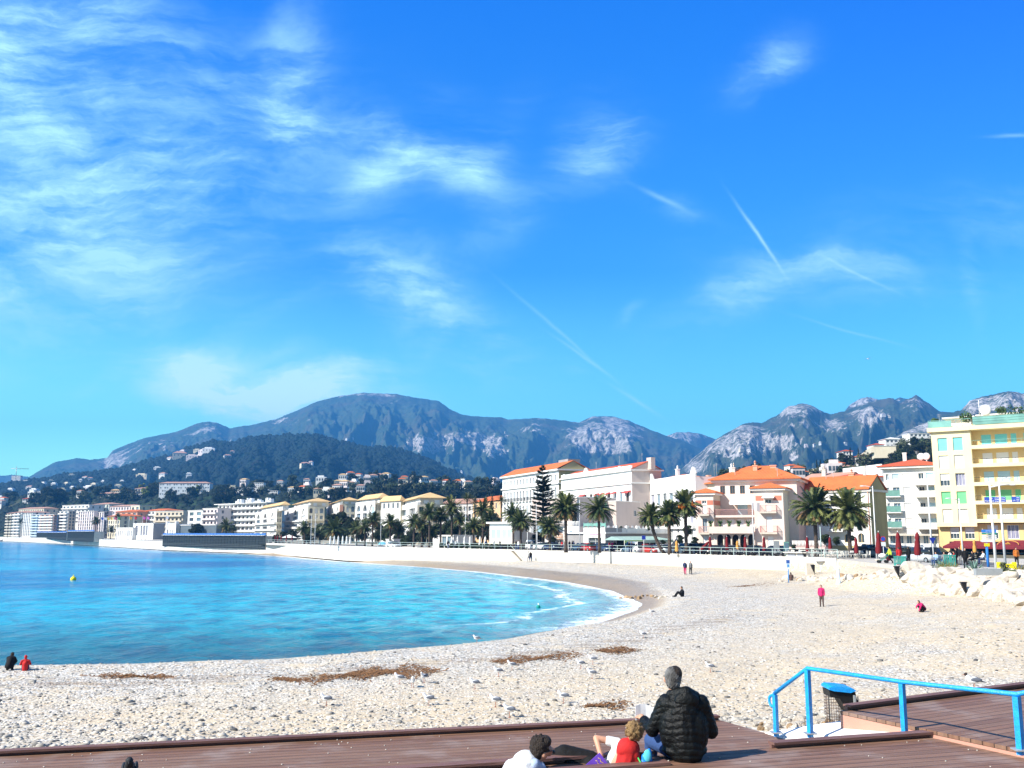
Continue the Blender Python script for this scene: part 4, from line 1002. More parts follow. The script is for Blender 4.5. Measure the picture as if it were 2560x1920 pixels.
mb.build('parapet', M_BRWHITE, b.e); r = b.hip(H+.01, 1.9, M_TILE, .1, y0=1.2, D=13, x0=f*.0, W=f*.55); b.chimney(r, f*.45, 4.5, H+1.2, .9, 1.4, M_BRWHITE)
b = Bld('building', 'house with broad orange pyramid roof and white chimney behind the hotel', (1690, 196), (1800, 180), 1208, depth=18); b.shell(M_CREAM); r = b.hip(b.H, 2.6, M_TILE, .8); b.chimney(r, b.W*.72, 6, b.H+2.0, .8, 1.3, M_BRWHITE); b.chimney(r, b.W*.5, 3, b.H+1.4, .8, .5, M_SALMON, False)

# ---- 6 hotel with red blinds and plain gable ----------------------------------------------------------------
b = Bld('hotel', 'ornate white hotel with small red window blinds and a plain taupe gable', (1404, YA(1197,1173,205)), (1582, 205), 1173, C=1655, near=True, cat='hotel')
f = b.W; H = b.H; o_ = cols(12, f, 1.5, H-7.2, H-4.6, .6)+cols(9, f, 1.0, H-14.4, H-12.2, .6)
b.shell([M_BRWHITE, M_TAUPE], o_, rev=.35); b.win(o_, ['wb','wb','brown'], rev=.35); b.cornice(H-3.1, .3, .35, name='band'); b.cornice(H-.3, .3, .45); b.cornice(H-9.2, .25, .3, name='band')
b.gable(H+.02, 1.7, M_TILE2, M_TAUPE, .1, pos=.55); mb = MB(); mb.box(0, f, -.02, .25, H+.003, H+.85); mb.build('parapet', M_BRWHITE, b.e)
for xx in (.06, .40, .86):
    mb = MB()
    for k in range(14): mb.box(f*xx-1.7+k*.25, f*xx-1.7+(k+1)*.25-.01, -.3, .0, H+.05, H+.1+(1.7 if xx == .4 else .9)*math.sin(math.pi*(k+.5)/14))
    mb.build('pediment', M_BRWHITE, b.e)
for xx in (.32, .36, .56, .63, .71, .79, .93, .97): 
    k = b.near; awning(b, f*xx-.75, f*xx+.75, H-4.5, H-4.9, .8, mat=M_AWNR, val=.2, slopeL=.02)
awning(b, f*.9, f*.99, H-9.6, H-10.2, 1.2, mat=M_AWNR, val=.3, slopeL=.02)
for k, xx in enumerate((.2, .55, .78)): b.balc(f*xx-2, f*xx+2, H-9.0, .9, 'solid', M_BRWHITE, h=.9)
st_ = MB(); st_.box(f*.985, f+1.5, 4, 5, H, H+2.6); st_.build('chimney', M_TAUPE, b.e)

# ---- 7 grand hotel ------------------------------------------------------------------------------------------
b = Bld('hotel', 'grand white six storey hotel with black balconies, orange roof and olive gable end', (1256, YA(1193,1172,245)), (1398, 245), 1172, C=1470, near=False, cat='hotel')
f = b.W; H = b.H; o_ = []; n = 16
for i, (za, zb, a) in enumerate(((H-3.0, H-1.4, 0), (H-7.6, H-4.6, 1), (H-11.5, H-8.8, 0), (H-15.2, H-12.4, 0), (H-18.6, H-16.2, 0))): o_ += cols(n, f, 1.1, za, zb, .8, arch=bool(a))
b.shell([M_BRWHITE, M_OLIVE], o_, rev=.3); b.win([o[:4] for o in o_], ['w','wb'], rev=.3); b.cornice(H-.4, .4, .7); b.cornice(H-3.9, .35, .4, name='band'); b.cornice(H-12.0, .3, .35, name='band')
for k in range(16): b.balc(.8+(f-1.6)/16*k+.35, .8+(f-1.6)/16*(k+1)-.35, H-7.6, .6, 'bars')
for k in range(5): b.balc(.6+k*f/5, f/5*(k+1)-.6, H-15.2, .9, 'bars')
r = b.gable(H, 2.2, M_TILE, M_OLIVE, .7, pos=.5)
mb = MB(); mb.box(f*.78, f*.93, 4, 7.5, H+.5, H+2.9); mb.build('roof_plant_room', M_GREY, b.e)

# ---- 8 taupe block, 9 cafe, 10 curved shop, 11 white pavilion ------------------------------------------------
b = Bld('building', 'taupe block with two green shutters behind the lone palm', (1449, 189), (1541, 196), 1247, depth=14); f = b.W
o_ = [(f*.70, f*.78, b.z(1272,193), b.z(1257,193)), (f*.72, f*.80, b.z(1308,193), b.z(1290,193))]
b.shell(M_TAUPE, o_); b.win(o_, 'shg'); mb = MB(); mb.tube([(f+.1,-.2,0),(f+.1,-.2,b.H-.4)], .12, 6); mb.build('drainpipe', M_CHIM, b.e); b.cornice(b.H, .18, .1, M_WHITE)
b = Bld('building', 'lower taupe wing with a single small window', (1541.6, 192.6), (1601, 199), 1256, depth=14); f = b.W
o_ = [(f*.74, f*.86, b.z(1291,197), b.z(1275,197))]; b.shell(M_TAUPE, o_); b.win(o_, 'w'); b.cornice(b.H, .15, .1, M_WHITE)
b = Bld('building', 'white five storey house rising behind the curved shop', (1366, 200), (1448, 192), 1252, depth=10); o_ = cols(4, b.W, 1., b.H-2.6, b.H-.9, .4)+cols(4, b.W, 1., b.H-5.8, b.H-3.9, .4); b.shell(M_BRWHITE, o_); b.win(o_, 'wb')
cf = Bld('cafe', 'white cafe front with pink script sign and roof terrace left of the grey wall', (1459, 178), (1513, 175), 1319, depth=10, near=True, cat='cafe'); f = cf.W
o_ = [(f*.22, f*.82, .2, cf.z(1344,176))]; cf.shell([M_BRWHITE, M_GREY], o_, rev=.4); cf.win(o_, 'fr', rev=.4)
M_MAG = pmat('magenta sign paint', (.62,.10,.42)); scribble('lettering', f*.30, f*.80, cf.z(1336,176), .42, M_MAG, cf.e, -.03, 7, .045); scribble('lettering', f*.40, f*.48, cf.z(1341,176), .2, M_MAG, cf.e, -.03, 8, .035)
mb = MB()
for k in range(6): mb.box(k*f/5.02, k*f/5.02+.14, -.02, .12, cf.H+.002, cf.H+.95)
mb.box(0, f, 0, .06, cf.H+.3, cf.H+.8); mb.build('railing', M_TEALG, cf.e)
gw = Bld('building', 'long grey shaded cafe wall with wide dark doorway and white roof terrace', (1513.5, 175.4), (1672, 192), 1334, depth=9, near=True); f = gw.W
o_ = [(f*.045, f*.155, .1, gw.z(1344,176))]; gw.shell([M_GREY], o_, rev=.6); mb = MB(); mb.box(f*.045, f*.155, .58, .6, .1, gw.z(1344,176)); mb.build('door', M_DARK, gw.e)
gw.cornice(gw.H, .3, .35, M_BRWHITE); mb = MB(); mb.box(0, f, .0, .1, gw.H+.31, gw.H+1.0)
for k in range(7): mb.box(k*f/6.3, k*f/6.3+.35, -.1, .25, gw.H+.312, gw.H+1.5)
mb.build('parapet', M_BRWHITE, gw.e)
rs = random.Random(9); mb = MB()
for k in range(16):
    x = 1+k*f/17+rs.uniform(-.3,.3); mb.box(x-.3, x+.3, 1.0, 1.6, gw.H+1.0, gw.H+1.06); mb.box(x-.3, x+.3, 1.55, 1.62, gw.H+1.06, gw.H+1.5)
mb.build('terrace_chairs', M_RAILW, gw.e)
cn = Bld('terrace_canopy', 'pale green sloping canopy over the cafe terrace', (1549, 169), (1672, 182), 1354, depth=4.5, near=True, cat='canopy'); f = cn.W
mb = MB(); zt = cn.z(1341,176); ze = cn.z(1350,174); mb.add([(0,-1,ze),(f,-1,ze),(f,3.5,zt),(2.6,3.5,zt),(0,3.5,ze),(0,-1,ze-.5),(f,-1,ze-.5)], [(0,1,2,3),(0,3,4),(0,5,6,1)])
mb.build('cover', pmat('pale green canopy cloth', (.36,.50,.44), (.30,.44,.38), .6), cn.e)
mb = MB(); mb.box(-.02, f*.35, -1.06, -1.02, ze-.5, ze-.02); mb.build('valance', pmat('lime green cloth', (.42,.66,.22)), cn.e)
for k in range(9): mb = MB(); mb.tube([(.05+k*(f-.1)/8,-.95,0),(.05+k*(f-.1)/8,-.95,ze)], .05, 5); mb.build('post', M_RAILW, cn.e)
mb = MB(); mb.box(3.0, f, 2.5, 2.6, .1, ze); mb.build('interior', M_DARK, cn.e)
mb = MB(); mb.box(.6, 2.8, -.9, -.85, .1, ze-.6); mb.build('windbreak', M_TEALG, cn.e)

b = Bld('shop', 'curved white shop with round porthole and striped orange awnings', (1362, 188), (1447, 181), 1316, depth=10, near=True, cat='shop'); f = b.W
o_ = [(f*.76,f*.88,b.z(1364,184),b.z(1344,184)), (f*.12,f*.26,.2,b.z(1352,184)), (f*.36,f*.5,.2,b.z(1352,184)), (f*.57,f*.68,.2,b.z(1354,184))]
b.shell([M_BRWHITE, M_TAUPE], o_, rev=.3); b.win(o_, ['wb','w','w','w'], rev=.3)
mb = MB(); c = (f*.79, -.02, b.z(1333.5,184)); mb.tube([(c[0],.02,c[2]),(c[0],-.08,c[2])], [.62,.62], 20); o = mb.build('porthole', M_TAUPE, b.e); mb = MB(); mb.tube([(c[0],-.082,c[2]),(c[0],-.1,c[2])], [.48,.48], 20); mb.build('pane', M_GLASSB, o)
mb = MB(); n = 24
for k in range(n): mb.tube([(f*k/n+.1,.15,b.H),(f*k/n+.1,.15,b.H+.8)], .08, 5)
mb.box(0, f, 0, .3, b.H+.802, b.H+.95); mb.build('balustrade', M_BRWHITE, b.e)
m = bpy.data.materials.new('orange striped awning'); m.use_nodes = True; t = NT(m.node_tree); bs = m.node_tree.nodes['Principled BSDF']
w = t.node('ShaderNodeTexWave'); w.bands_direction = 'Z'; w.inputs['Scale'].default_value = 1.1; t.l.new(t.coord('Object'), w.inputs['Vector']); t.l.new(t.mix(t.rng(w.outputs['Fac'],.45,.55), (.75,.30,.12), (.80,.76,.68)), bs.inputs['Base Color'])
for xx in (.22, .45):
    mb = MB(); R_ = f*.11; n = 12; vs = []; fs = []
    for i in range(7):
        a = i/6*math.pi/2
        for k in range(n+1):
            th = math.pi*k/n; vs.append((f*xx-R_*math.cos(th), -R_*1.0*math.sin(th)*math.cos(a)*1.2, b.z(1350,184)+(b.z(1331,184)-b.z(1350,184))*math.sin(a)*math.sin(th)**.3*1.0))
    for i in range(6):
        for k in range(n): fs.append((i*(n+1)+k, i*(n+1)+k+1, (i+1)*(n+1)+k+1, (i+1)*(n+1)+k))
    mb.add(vs, fs, smooth=True); o = mb.build('awning', m, b.e); s_ = o.modifiers.new('s', 'SOLIDIFY'); s_.thickness = .03
b = Bld('pavilion', 'low white beach pavilion with four pale green panels', (1224, 187), (1284, 184), 1309, depth=9, near=True, cat='pavilion'); f = b.W
o_ = [(f*(.08+.225*k), f*(.08+.225*k+.17), b.z(1347,186), b.z(1324,186)) for k in range(4)]; b.shell(M_BRWHITE, o_, rev=.2); b.win(o_, ['shb','shb','shpg','shpg'], rev=.2); b.cornice(b.H, .35, .5)
b.cornice(b.z(1360,186), .25, .9, M_CREAM, name='band'); mb = MB(); mb.box(.2, f-.2, -.12, -.02, .1, b.z(1362,186)); mb.build('shop_front', M_DARK, b.e)
b = Bld('kiosk', 'small white beach restaurant with blue doorway under the palms', (1082, 214), (1134, 208), 1341, depth=6, near=True, cat='kiosk'); f = b.W; o_ = [(f*.45,f*.65,.2,2.6),(f*.7,f*.92,.8,2.6)]; b.shell(M_BRWHITE, o_); b.win(o_, 'wb'); b.cornice(b.H, .3, .2)
b = Bld('kiosk', 'plain white box cabin with grey side on the promenade', (965, 216), (984, 213), 1349, C=1002, cat='kiosk'); b.shell([M_BRWHITE, M_PINKW]); b.cornice(b.H, .12, .1); mb = MB(); mb.box(b.W*.4,b.W*.7,-.03,0,.1,2.2); mb.build('door', M_METAL, b.e)

# ---- 14 the cream apartment villas in the middle ------------------------------------------------------------
b = Bld('apartment_block', 'long white block with six bands of continuous balconies', (541, 535), (664, 500), 1257, depth=14); f = b.W; H = b.H
o_ = []; lv = [H-3.0*k-2.8 for k in range(6)]
for z in lv[:5]: o_ += cols(12, f, 3.0, z, z+2.2, .5)
b.shell(M_WHITE, o_, rev=.9); b.win(o_, ['w','wb','curt','w','dark'], rev=.9)
for z in lv: b.balc(0, f, z, 1.6, 'solid', M_BRWHITE, h=.75, t=.25)
b.cornice(H, .3, 1.6, M_BRWHITE); mb = MB(); rs = random.Random(2)
for k in range(22): x = rs.uniform(f*.25, f*.95); mb.box(x, x+rs.uniform(.5,1.6), 3, 5, H+.31, H+rs.uniform(1.2,3.2))
mb.build('roof_chimneys', M_BRWHITE, b.e)
def villa_block(lab, A, B, top, C, Yb, t2, A2, B2, C2, roof, rise, wall=M_WHITE, side=M_CREAM, arches=True, nf=5, cols_=(3,3), group=None):
    b = Bld('apartment_block', lab, (A[0], YA(A[1], top, Yb)), (B, Yb), top, C=C); f = b.W; H = b.H; D = b.D; fr = []; rt = []
    for k in range(nf):
        z = H-3.0*(k+1)+.35; ar = arches and k in (0, 1)
        fr += cols(cols_[0], f, f/cols_[0]*.62, z, z+(2.3 if ar else 1.9), .2, arch=(arches and k == 0)); rt += cols(cols_[1], D, D/cols_[1]*.6, z, z+2.1, .2, arch=(arches and k == 0))
    b.shell([wall, side], fr, rt, rev=.7)
    b.win([o[:4] for o in fr], ['wb','w','shw'], rev=.7); b.win([o[:4] for o in rt], ['w','shw','wb'], 'right', rev=.7)
    for k in range(nf):
        z = H-3.0*(k+1)+.3
        if k >= 1: b.balc(-.2, f, z, 1.0, 'solid', wall, h=.7); b.balc(0.1, D-.1, z, 1.0, 'solid', side, side='right', h=.7)
    # set back top storey
    tz = CAMZ+slope(t2)*Yb-b.e.location.z
    x0, x1, y1 = A2*f, B2*f, C2*D
    o2 = cols(3, x1-x0, 1.4, H+.3, tz-.5, .2); o3 = cols(2, y1, 1.5, H+.3, tz-.5, .2)
    b.shell([wall, side], o2, o3, x0=x0, W=x1-x0, y0=.9, D=y1, H=tz, z0=H+.01, name='upper_wall'); b.win(o2, 'w', x0=x0, y0=.9); b.win(o3, 'shw', 'right', x0=x0, W=x1-x0, y0=.9)
    mb = MB(); mb.box(0, f, 0, .15, H+.003, H+.8); mb.box(f-.15, f, .15, D, H+.003, H+.8); mb.build('parapet', wall, b.e)
    b.hip(tz, rise, roof, .9, x0=x0, W=x1-x0, y0=.9, D=y1); return b
villa_block('cream flats with arched loggias and sandy roof right of the white balcony block', (636,1285), 690, 1277, 706, 430, 1264, .25, 1.15, 1.0, M_TILEY, 1.6)
villa_block('white flats with blue shutter strip and broad sandy roof', (709,1277), 768, 1267, 812, 395, 1254, .35, 1.0, 1.1, M_TILEY, 1.7)
bb = villa_block('flats with a salmon column and arched top loggia', (814,1272), 848, 1262, 890, 365, 1251, .0, 1.0, .9, M_TILEY, 1.4)
mb = MB(); mb.box(bb.W-.9, bb.W+.12, -.12, 1.2, 4, bb.H); mb.build('column', M_SALMON, bb.e)
bb = villa_block('cream flats with three round arches and turquoise panels', (887,1262), 936, 1257, 952, 335, 1246, .1, 1.1, 1.6, M_TILEY, 1.9)
mb = MB(); mb.box(bb.W*.86, bb.W*.97, -.05, 0, bb.H-7, bb.H-1.2); mb.build('panel', M_SHB, bb.e)
bb = villa_block('largest beige flats with wide top terrace and shallow hipped roof', (948,1281), 1042, 1262, 1100, 278, 1245, .35, 1.0, 1.0, M_TILEY, 1.8, M_WHITE, M_BEIGE, False, 5, (5, 3))
b = Bld('apartment_block', 'cream flats with small sandy gable between the arches and the beige flats', (952, 322), (1000, 312), 1252, C=1010); o_ = cols(4, b.W, 1.3, b.H-2.4, b.H-.6, .3); b.shell([M_WHITE, M_CREAM], o_); b.win(o_); b.hip(b.H, 1.8, M_TILEY, .6)
b = Bld('apartment_block', 'arcaded cream building with long orange roof behind tall fan palms', (1100, 340), (1192, 330), 1258, depth=12); o_ = cols(8, b.W, 1.7, b.H-6.2, b.H-3.6, .3, arch=True)+cols(8, b.W, 1.2, b.H-2.6, b.H-1., .3); b.shell(M_WHITE, o_, rev=.6); b.win([o[:4] for o in o_], ['w','wb'], rev=.6); b.gable(b.H, 1.8, M_TILEP, M_WHITE, .5)
b = Bld('apartment_block', 'orange tan flats with balconies left of the grand hotel', (1182, 330), (1262, 300), 1249, depth=12); o_ = cols(6, b.W, 1.5, b.H-2.6, b.H-.8, .3)+cols(6, b.W, 1.6, b.H-6, b.H-3.9, .3)+cols(6, b.W, 1.6, b.H-9.4, b.H-7.2, .3); b.shell(pmat('apricot render', (.74,.50,.28), (.68,.46,.26), .3, .8), o_); b.win(o_, ['w','brown'])
for z in (b.H-6, b.H-9.4): b.balc(.5, b.W*.6, z, 1.2, 'solid', M_WHITE)
b.gable(b.H, 2.0, M_TILE, M_YELD, .5); 

# ---- 15 glass louvre walls of the beach pool, 16 arcaded palace ----------------------------------------------
M_LOUV = pmat('dark blue green louvre', (.008,.016,.024), (.022,.036,.042), 1.2, .85, .3, 30, stretch=(.3, .3, 3.))
M_GREYD = pmat('dull grey louvre rail', (.07,.085,.09), (.05,.06,.065), 2, .8); M_BLUE = pmat('blue painted rail', (.06,.20,.60), (.05,.18,.52), 1)
def grandstand(lab, A, B, top, C, base, depth=10):
    b = Bld('grandstand', lab, A, B, top, depth=depth, C=C, base=base, cat='grandstand'); f = b.W; H = b.H
    b.shell([M_LOUV, M_STONE], H=H, name='wall'); fr = MB()
    n = int(f/2.2)
    for k in range(n+1): fr.box(k*f/n-.06, k*f/n+.06, -.1, -.02, 0, H)
    fr.build('frame', M_LOUV, b.e)
    for k in range(1, 8): fr = MB(); fr.box(0, f, -.14, -.103, H*k/8, H*k/8+(.22 if k < 3 else .09)); fr.build('rail', M_GREYD, b.e); mb = MB(); mb.box(-.3, f+.3, -.5, .3, H+.003, H+.25); mb.build('coping', M_RAILW, b.e)
    mb = MB(); mb.box(0, f, -.02, .02, H+.252, H+.75)
    for k in range(n+1): mb.box(k*f/n-.04, k*f/n+.04, -.08, .0, H+.252, H+.95)
    mb.build('railing', M_BLUE, b.e); return b
grandstand('long dark louvred grandstand with blue top rail at the beach', (408, 345), (664, 282), 1340, 684, 1.6)
grandstand('low louvred grandstand in front of the far flats', (92, 612), (166, 515), 1332, None, 2.6, 8)
grandstand('louvred grandstand with black triangular end on the far beach', (169, 508), (235, 448), 1329, 266, 2.2)
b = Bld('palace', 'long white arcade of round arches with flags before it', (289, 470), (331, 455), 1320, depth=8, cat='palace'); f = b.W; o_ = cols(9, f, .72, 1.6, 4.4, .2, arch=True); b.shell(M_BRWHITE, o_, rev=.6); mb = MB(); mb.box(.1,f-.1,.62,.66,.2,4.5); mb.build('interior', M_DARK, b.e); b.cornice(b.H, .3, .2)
b = Bld('palace', 'white palace block with tall purple windows and blank grey side', (331.5, 458), (382, 446), 1309, C=415, cat='palace'); f = b.W; o_ = [(f*.12,f*.24,2,6.6)]+[(f*(.38+.13*k),f*(.38+.13*k+.09),2,6.6) for k in range(3)]; b.shell([M_BRWHITE, M_GREY], o_, rev=.5); b.win(o_, 'curt', rev=.5); b.cornice(b.H, .3, .15)
b = Bld('palace', 'small white crenellated gatehouse beside the grandstand', (415, 444), (440, 438), 1310, depth=8, cat='palace'); f = b.W; o_ = cols(4, f, .8, 2.5, 4.6, .3); b.shell(M_BRWHITE, o_); b.win(o_, 'w'); mb = MB()
for xx in (0, f-1): mb.box(xx, xx+1, -.3, 1, 0, b.H+1.2)
for k in range(8): mb.box(k*f/8, k*f/8+.5, 0, .3, b.H+.003, b.H+.6)
mb.build('battlement', M_BRWHITE, b.e)
b = Bld('building', 'dark slate coloured low hall behind the grandstand', (445, 440), (540, 420), 1313, depth=9); b.shell(pmat('slate cladding', (.10,.13,.16), (.13,.16,.18), .5, .5)); b.cornice(b.H, .25, .2)

# ---- 17 flats on the far left -----------------------------------------------------------------------------
def flats(lab, A, B, top, C=None, wall=M_WHITE, side=None, nc=4, nf=7, bal=1, roof=None, wst=('w','wb'), depth=12, balmat=None, base=PROM, ya=None):
    b = Bld('apartment_block', lab, A, B, top, depth=depth, C=C, base=base); f = b.W; H = b.H; o_ = []; s_ = []
    fh = min(3.1, (H-.5)/nf)
    for k in range(nf):
        z = H-fh*(k+1)+.4; o_ += cols(nc, f, f/nc*.55, z, z+1.9, .2); s_ += cols(2, b.D, 1.3, z, z+1.7, .5)
    b.shell([wall, side or wall], o_, s_, rev=.5); b.win(o_, list(wst), rev=.5); b.win(s_, 'w', 'right', rev=.5)
    if bal:
        for k in range(nf): b.balc(.2, f-.1, H-fh*(k+1)+.25, 1.3, 'solid', balmat or wall, h=.75)
    if roof: b.hip(H, 1.4, roof, .6)
    else: b.cornice(H, .3, .3)
    return b
flats('narrow beige corner flats at the left end of the seafront', (14, 700), (30, 690), 1283, None, M_BEIGE, nc=2, nf=8, roof=M_TILEP)
flats('white flats with curved balconies behind seafront fan palms', (31, 690), (50, 680), 1281, None, M_WHITE, nc=2, nf=8, roof=M_TILEP)
flats('ornate white flats with narrow windows on the far seafront', (51, 682), (77, 670), 1281, None, M_WHITE, nc=6, nf=8, bal=0, roof=M_TILEP)
flats('pale blue flats next to the red fronted flats', (78, 672), (96, 660), 1287, None, pmat('pale blue render', (.55,.66,.74), (.5,.6,.68), .4), nc=2, nf=8)
flats('red and pink flats with white balconies on the far seafront', (97, 660), (132, 645), 1287, 145, M_SALMON, M_PINK, nc=3, nf=8, balmat=M_BRWHITE)
flats('white flats with wavy balconies and beige side', (145, 650), (167, 640), 1278, 192, M_WHITE, M_BEIGE, nc=2, nf=8, bal=1)
flats('pinkish white flats with slim columns', (192, 640), (231, 620), 1278, None, M_PINKW, nc=7, nf=8, bal=0)
flats('lilac white flats with a dark blue side wall', (232, 630), (257, 612), 1281, 268, M_PINKW, pmat('lilac shade render', (.40,.38,.48), (.36,.34,.44), .4), nc=4, nf=8, bal=0)
flats('cream palace like flats behind the flagpoles', (268, 560), (297, 540), 1290, None, M_CREAM, nc=5, nf=5, bal=0, roof=M_TILE)
flats('cream palace with red roof behind the first seafront row', (42, 760), (105, 735), 1271, 147, M_CREAM, M_BEIGE, nc=11, nf=4, bal=0, roof=M_TILEP)
flats('long white flats on the second row with wide balconies', (151, 760), (218, 735), 1262, None, M_WHITE, nc=7, nf=4, bal=1)
flats('greenish white flats with red roof on the second row', (228, 760), (268, 745), 1260, None, pmat('pale green render', (.66,.70,.62), (.6,.64,.57), .4), nc=5, nf=4, bal=0, roof=M_TILEP)
flats('long low pink roofed flats on the second row', (270, 730), (326, 710), 1265, None, M_PINKW, nc=8, nf=3, bal=0, roof=M_TILEP)
flats('cream tower house with blank walls on the second row', (323, 640), (345, 625), 1264, 389, M_CREAM, M_YEL, nc=2, nf=5, bal=0)
flats('white house with big red roof in the second row', (358, 600), (410, 585), 1276, None, M_WHITE, nc=6, nf=3, bal=1, roof=M_TILE)
flats('beige flats with brown balconies behind the gatehouse', (385, 560), (455, 545), 1278, None, M_BEIGE, nc=7, nf=4, bal=1, wst=('brown','w'), balmat=M_BEIGE)
flats('orange roofed house by the tall seafront palm', (285, 600), (340, 590), 1279, None, M_SALMON, nc=4, nf=3, bal=0, roof=M_TILE)
flats('white and pink block with a dark balcony stack', (467, 540), (504, 525), 1276, None, M_BRWHITE, nc=2, nf=4, bal=0, roof=None)
flats('taller part of the white and pink block with brown balconies', (504.5, 526), (541, 515), 1271, None, M_PINKW, nc=4, nf=5, bal=1, wst=('dark','w'))
# ---- 18 hillside buildings -----------------------------------------------------------------------------------
def hill_block(lab, pa, pb, top, bot, hill, wall, roof=None, nc=8, nf=4, st=('w',), bal=0, depth=10, cat='building', name='building', dY=0.):
    q = on_hill(hill, (pa+pb)/2, bot); Y = q.y
    h = -(slope(bot)-slope(top))*Y
    b = Bld(name, lab, (pa, Y*(1+dY)), (pb, Y*(1-dY)), top, depth=depth, base=CAMZ+slope(bot)*Y-2.5, cat=cat); f = b.W; H = b.H; o_ = []
    fh = (H-2.7)/nf
    for k in range(nf): z = H-fh*(k+1)+.3*fh; o_ += cols(nc, f, min(1.6, f/nc*.6), z, z+fh*.5, .3)
    b.shell(wall, o_, rev=.3); b.win(o_, list(st), rev=.3)
    if bal:
        for k in range(nf): b.balc(0, f, H-fh*(k+1)+.2, 1.2, 'solid', wall, h=.8)
    if roof: b.hip(H, min(1.6, f*.2), roof, .5)
    else: b.cornice(H, .25, .25)
    return b
hill_block('long white apartment slab with pink roof line on the hillside', 391, 518, 1208, 1240, 'town_hill', pmat('cool white render', (.66,.70,.72), (.6,.64,.67), .4), M_TILEP, 22, 4, ('w','wb','shw'))
hill_block('low bright white school building on the hillside', 572, 622, 1219, 1238, 'town_hill', M_BRWHITE, None, 8, 2)
hill_block('tall narrow white block beside dark hillside pines', 629, 653, 1207, 1228, 'town_hill', M_BRWHITE, None, 5, 4)
hill_block('small white flat roofed house right of the tall white block', 667, 690, 1227, 1238, 'town_hill', M_BRWHITE, None, 4, 2)
hill_block('wide white terraced house low on the hillside', 636, 668, 1224, 1234, 'town_hill', M_BRWHITE, None, 5, 1)
hill_block('white high rise on the far left ridge', 17, 39, 1189, 1204, 'wooded_hill', M_BRWHITE, None, 7, 5)
hill_block('small white tower house on the far left ridge', 46, 60, 1200, 1209, 'wooded_hill', M_WHITE, None, 3, 2)
hill_block('cream villa with hipped roof standing out of dark pines', 265, 292, 1226, 1238, 'town_hill', M_CREAM, M_TILEY, 5, 2)
hill_block('white and red terraced house on the hillside', 330, 366, 1222, 1245, 'town_hill', M_WHITE, M_TILEP, 5, 3, ('w',), 1)
hill_block('red roofed villa at the left pine wood', 49, 74, 1247, 1262, 'town_hill', M_WHITE, M_TILE2, 4, 2)
hill_block('pair of brown roofed houses under the cream villa', 243, 286, 1234, 1246, 'town_hill', M_PINKW, M_TILEP, 7, 2)
hill_block('white gabled house between the pines', 305, 324, 1228, 1242, 'town_hill', M_BRWHITE, None, 3, 2)
# right hillside
hill_block('long yellow stepped apartment terrace on the right hillside', 2143, 2198, 1116, 1152, 'villa_hill', M_CREAM, None, 6, 3, ('w',), 1, dY=.10)
hill_block('white house with red roof at the end of the yellow terrace', 2197, 2224, 1112, 1130, 'villa_hill', M_BRWHITE, M_TILE2, 3, 2)
hill_block('bright white villa high on the right hillside', 2228, 2272, 1098, 1122, 'villa_hill', M_BRWHITE, M_BRWHITE, 4, 2)
hill_block('long white villa at the top right beside the yellow block', 2290, 2345, 1084, 1105, 'villa_hill', M_BRWHITE, None, 5, 2)
hill_block('white cottage with orange roof left of the hillside cypresses', 1993, 2030, 1180, 1202, 'villa_hill', M_BRWHITE, M_TILE, 3, 1)
hill_block('pale villa stepping down the hillside above orange roofs', 2044, 2076, 1172, 1192, 'villa_hill', M_CREAM, None, 4, 2)
hill_block('orange roofed villa among the hillside trees', 2092, 2122, 1158, 1178, 'villa_hill', M_SALMON, M_TILE, 3, 2)
hill_block('yellow bay fronted house under the stepped terrace', 2122, 2144, 1166, 1182, 'villa_hill', M_YEL, M_TILEP, 3, 1)
hill_block('white house with orange roof beside the lone cypress', 2160, 2204, 1140, 1160, 'villa_hill', M_BRWHITE, M_TILE, 4, 2)
hill_block('tiny red roofed house between two cypresses', 2118, 2143, 1128, 1140, 'villa_hill', M_BRWHITE, M_TILE2, 3, 1)
hill_block('small blue and white house under the dark pine', 2113, 2128, 1148, 1158, 'villa_hill', M_BRWHITE, None, 2, 1)
# scattered houses, too small to tell apart
rs = random.Random(11); hv = {}
def small_house(p, w, h, wall, roof, name='house', lab=None, grp=None, rz=0.):
    key = (wall.name, roof.name if roof else '', round(w/2), round(h/2))
    if key not in hv:
        mb = MB(); a, d_ = w/2, w*.36; mb.box(-a, a, -d_, d_, -4, h); m_ = mb.mesh('wall', wall)
        rb = MB(); 
        if roof: rb.add([(-a-.4,-d_-.4,h+.01),(a+.4,-d_-.4,h+.01),(a+.4,d_+.4,h+.01),(-a-.4,d_+.4,h+.01),(-a*.4,0,h+w*.16),(a*.4,0,h+w*.16)], [(0,3,2,1),(0,1,5,4),(1,2,5),(2,3,4,5),(3,0,4)])
        else: rb.box(-a*.7, a*.5, -d_*.6, d_, h+.01, h+h*.3)
        wb = MB()
        for k in range(4): x = -a+w*(k+.5)/4; wb.box(x-.5, x+.5, -d_-.06, -d_-.01, h*.35, h*.75)
        hv[key] = (m_, rb.mesh('roof', roof or wall), wb.mesh('windows', M_GLASS))
    m_, r_, w_ = hv[key]
    e = empty(name, (p[0], p[1]-3, p[2]+1.6), rz, lab, 'house', grp); e.scale = (1.25, 1.25, 1.35)
    for nm, me in (('wall', m_), ('roof', r_), ('windows', w_)):
        o = bpy.data.objects.new(nm, me); COL.objects.link(o); link(o, e)
    return e
spots = []
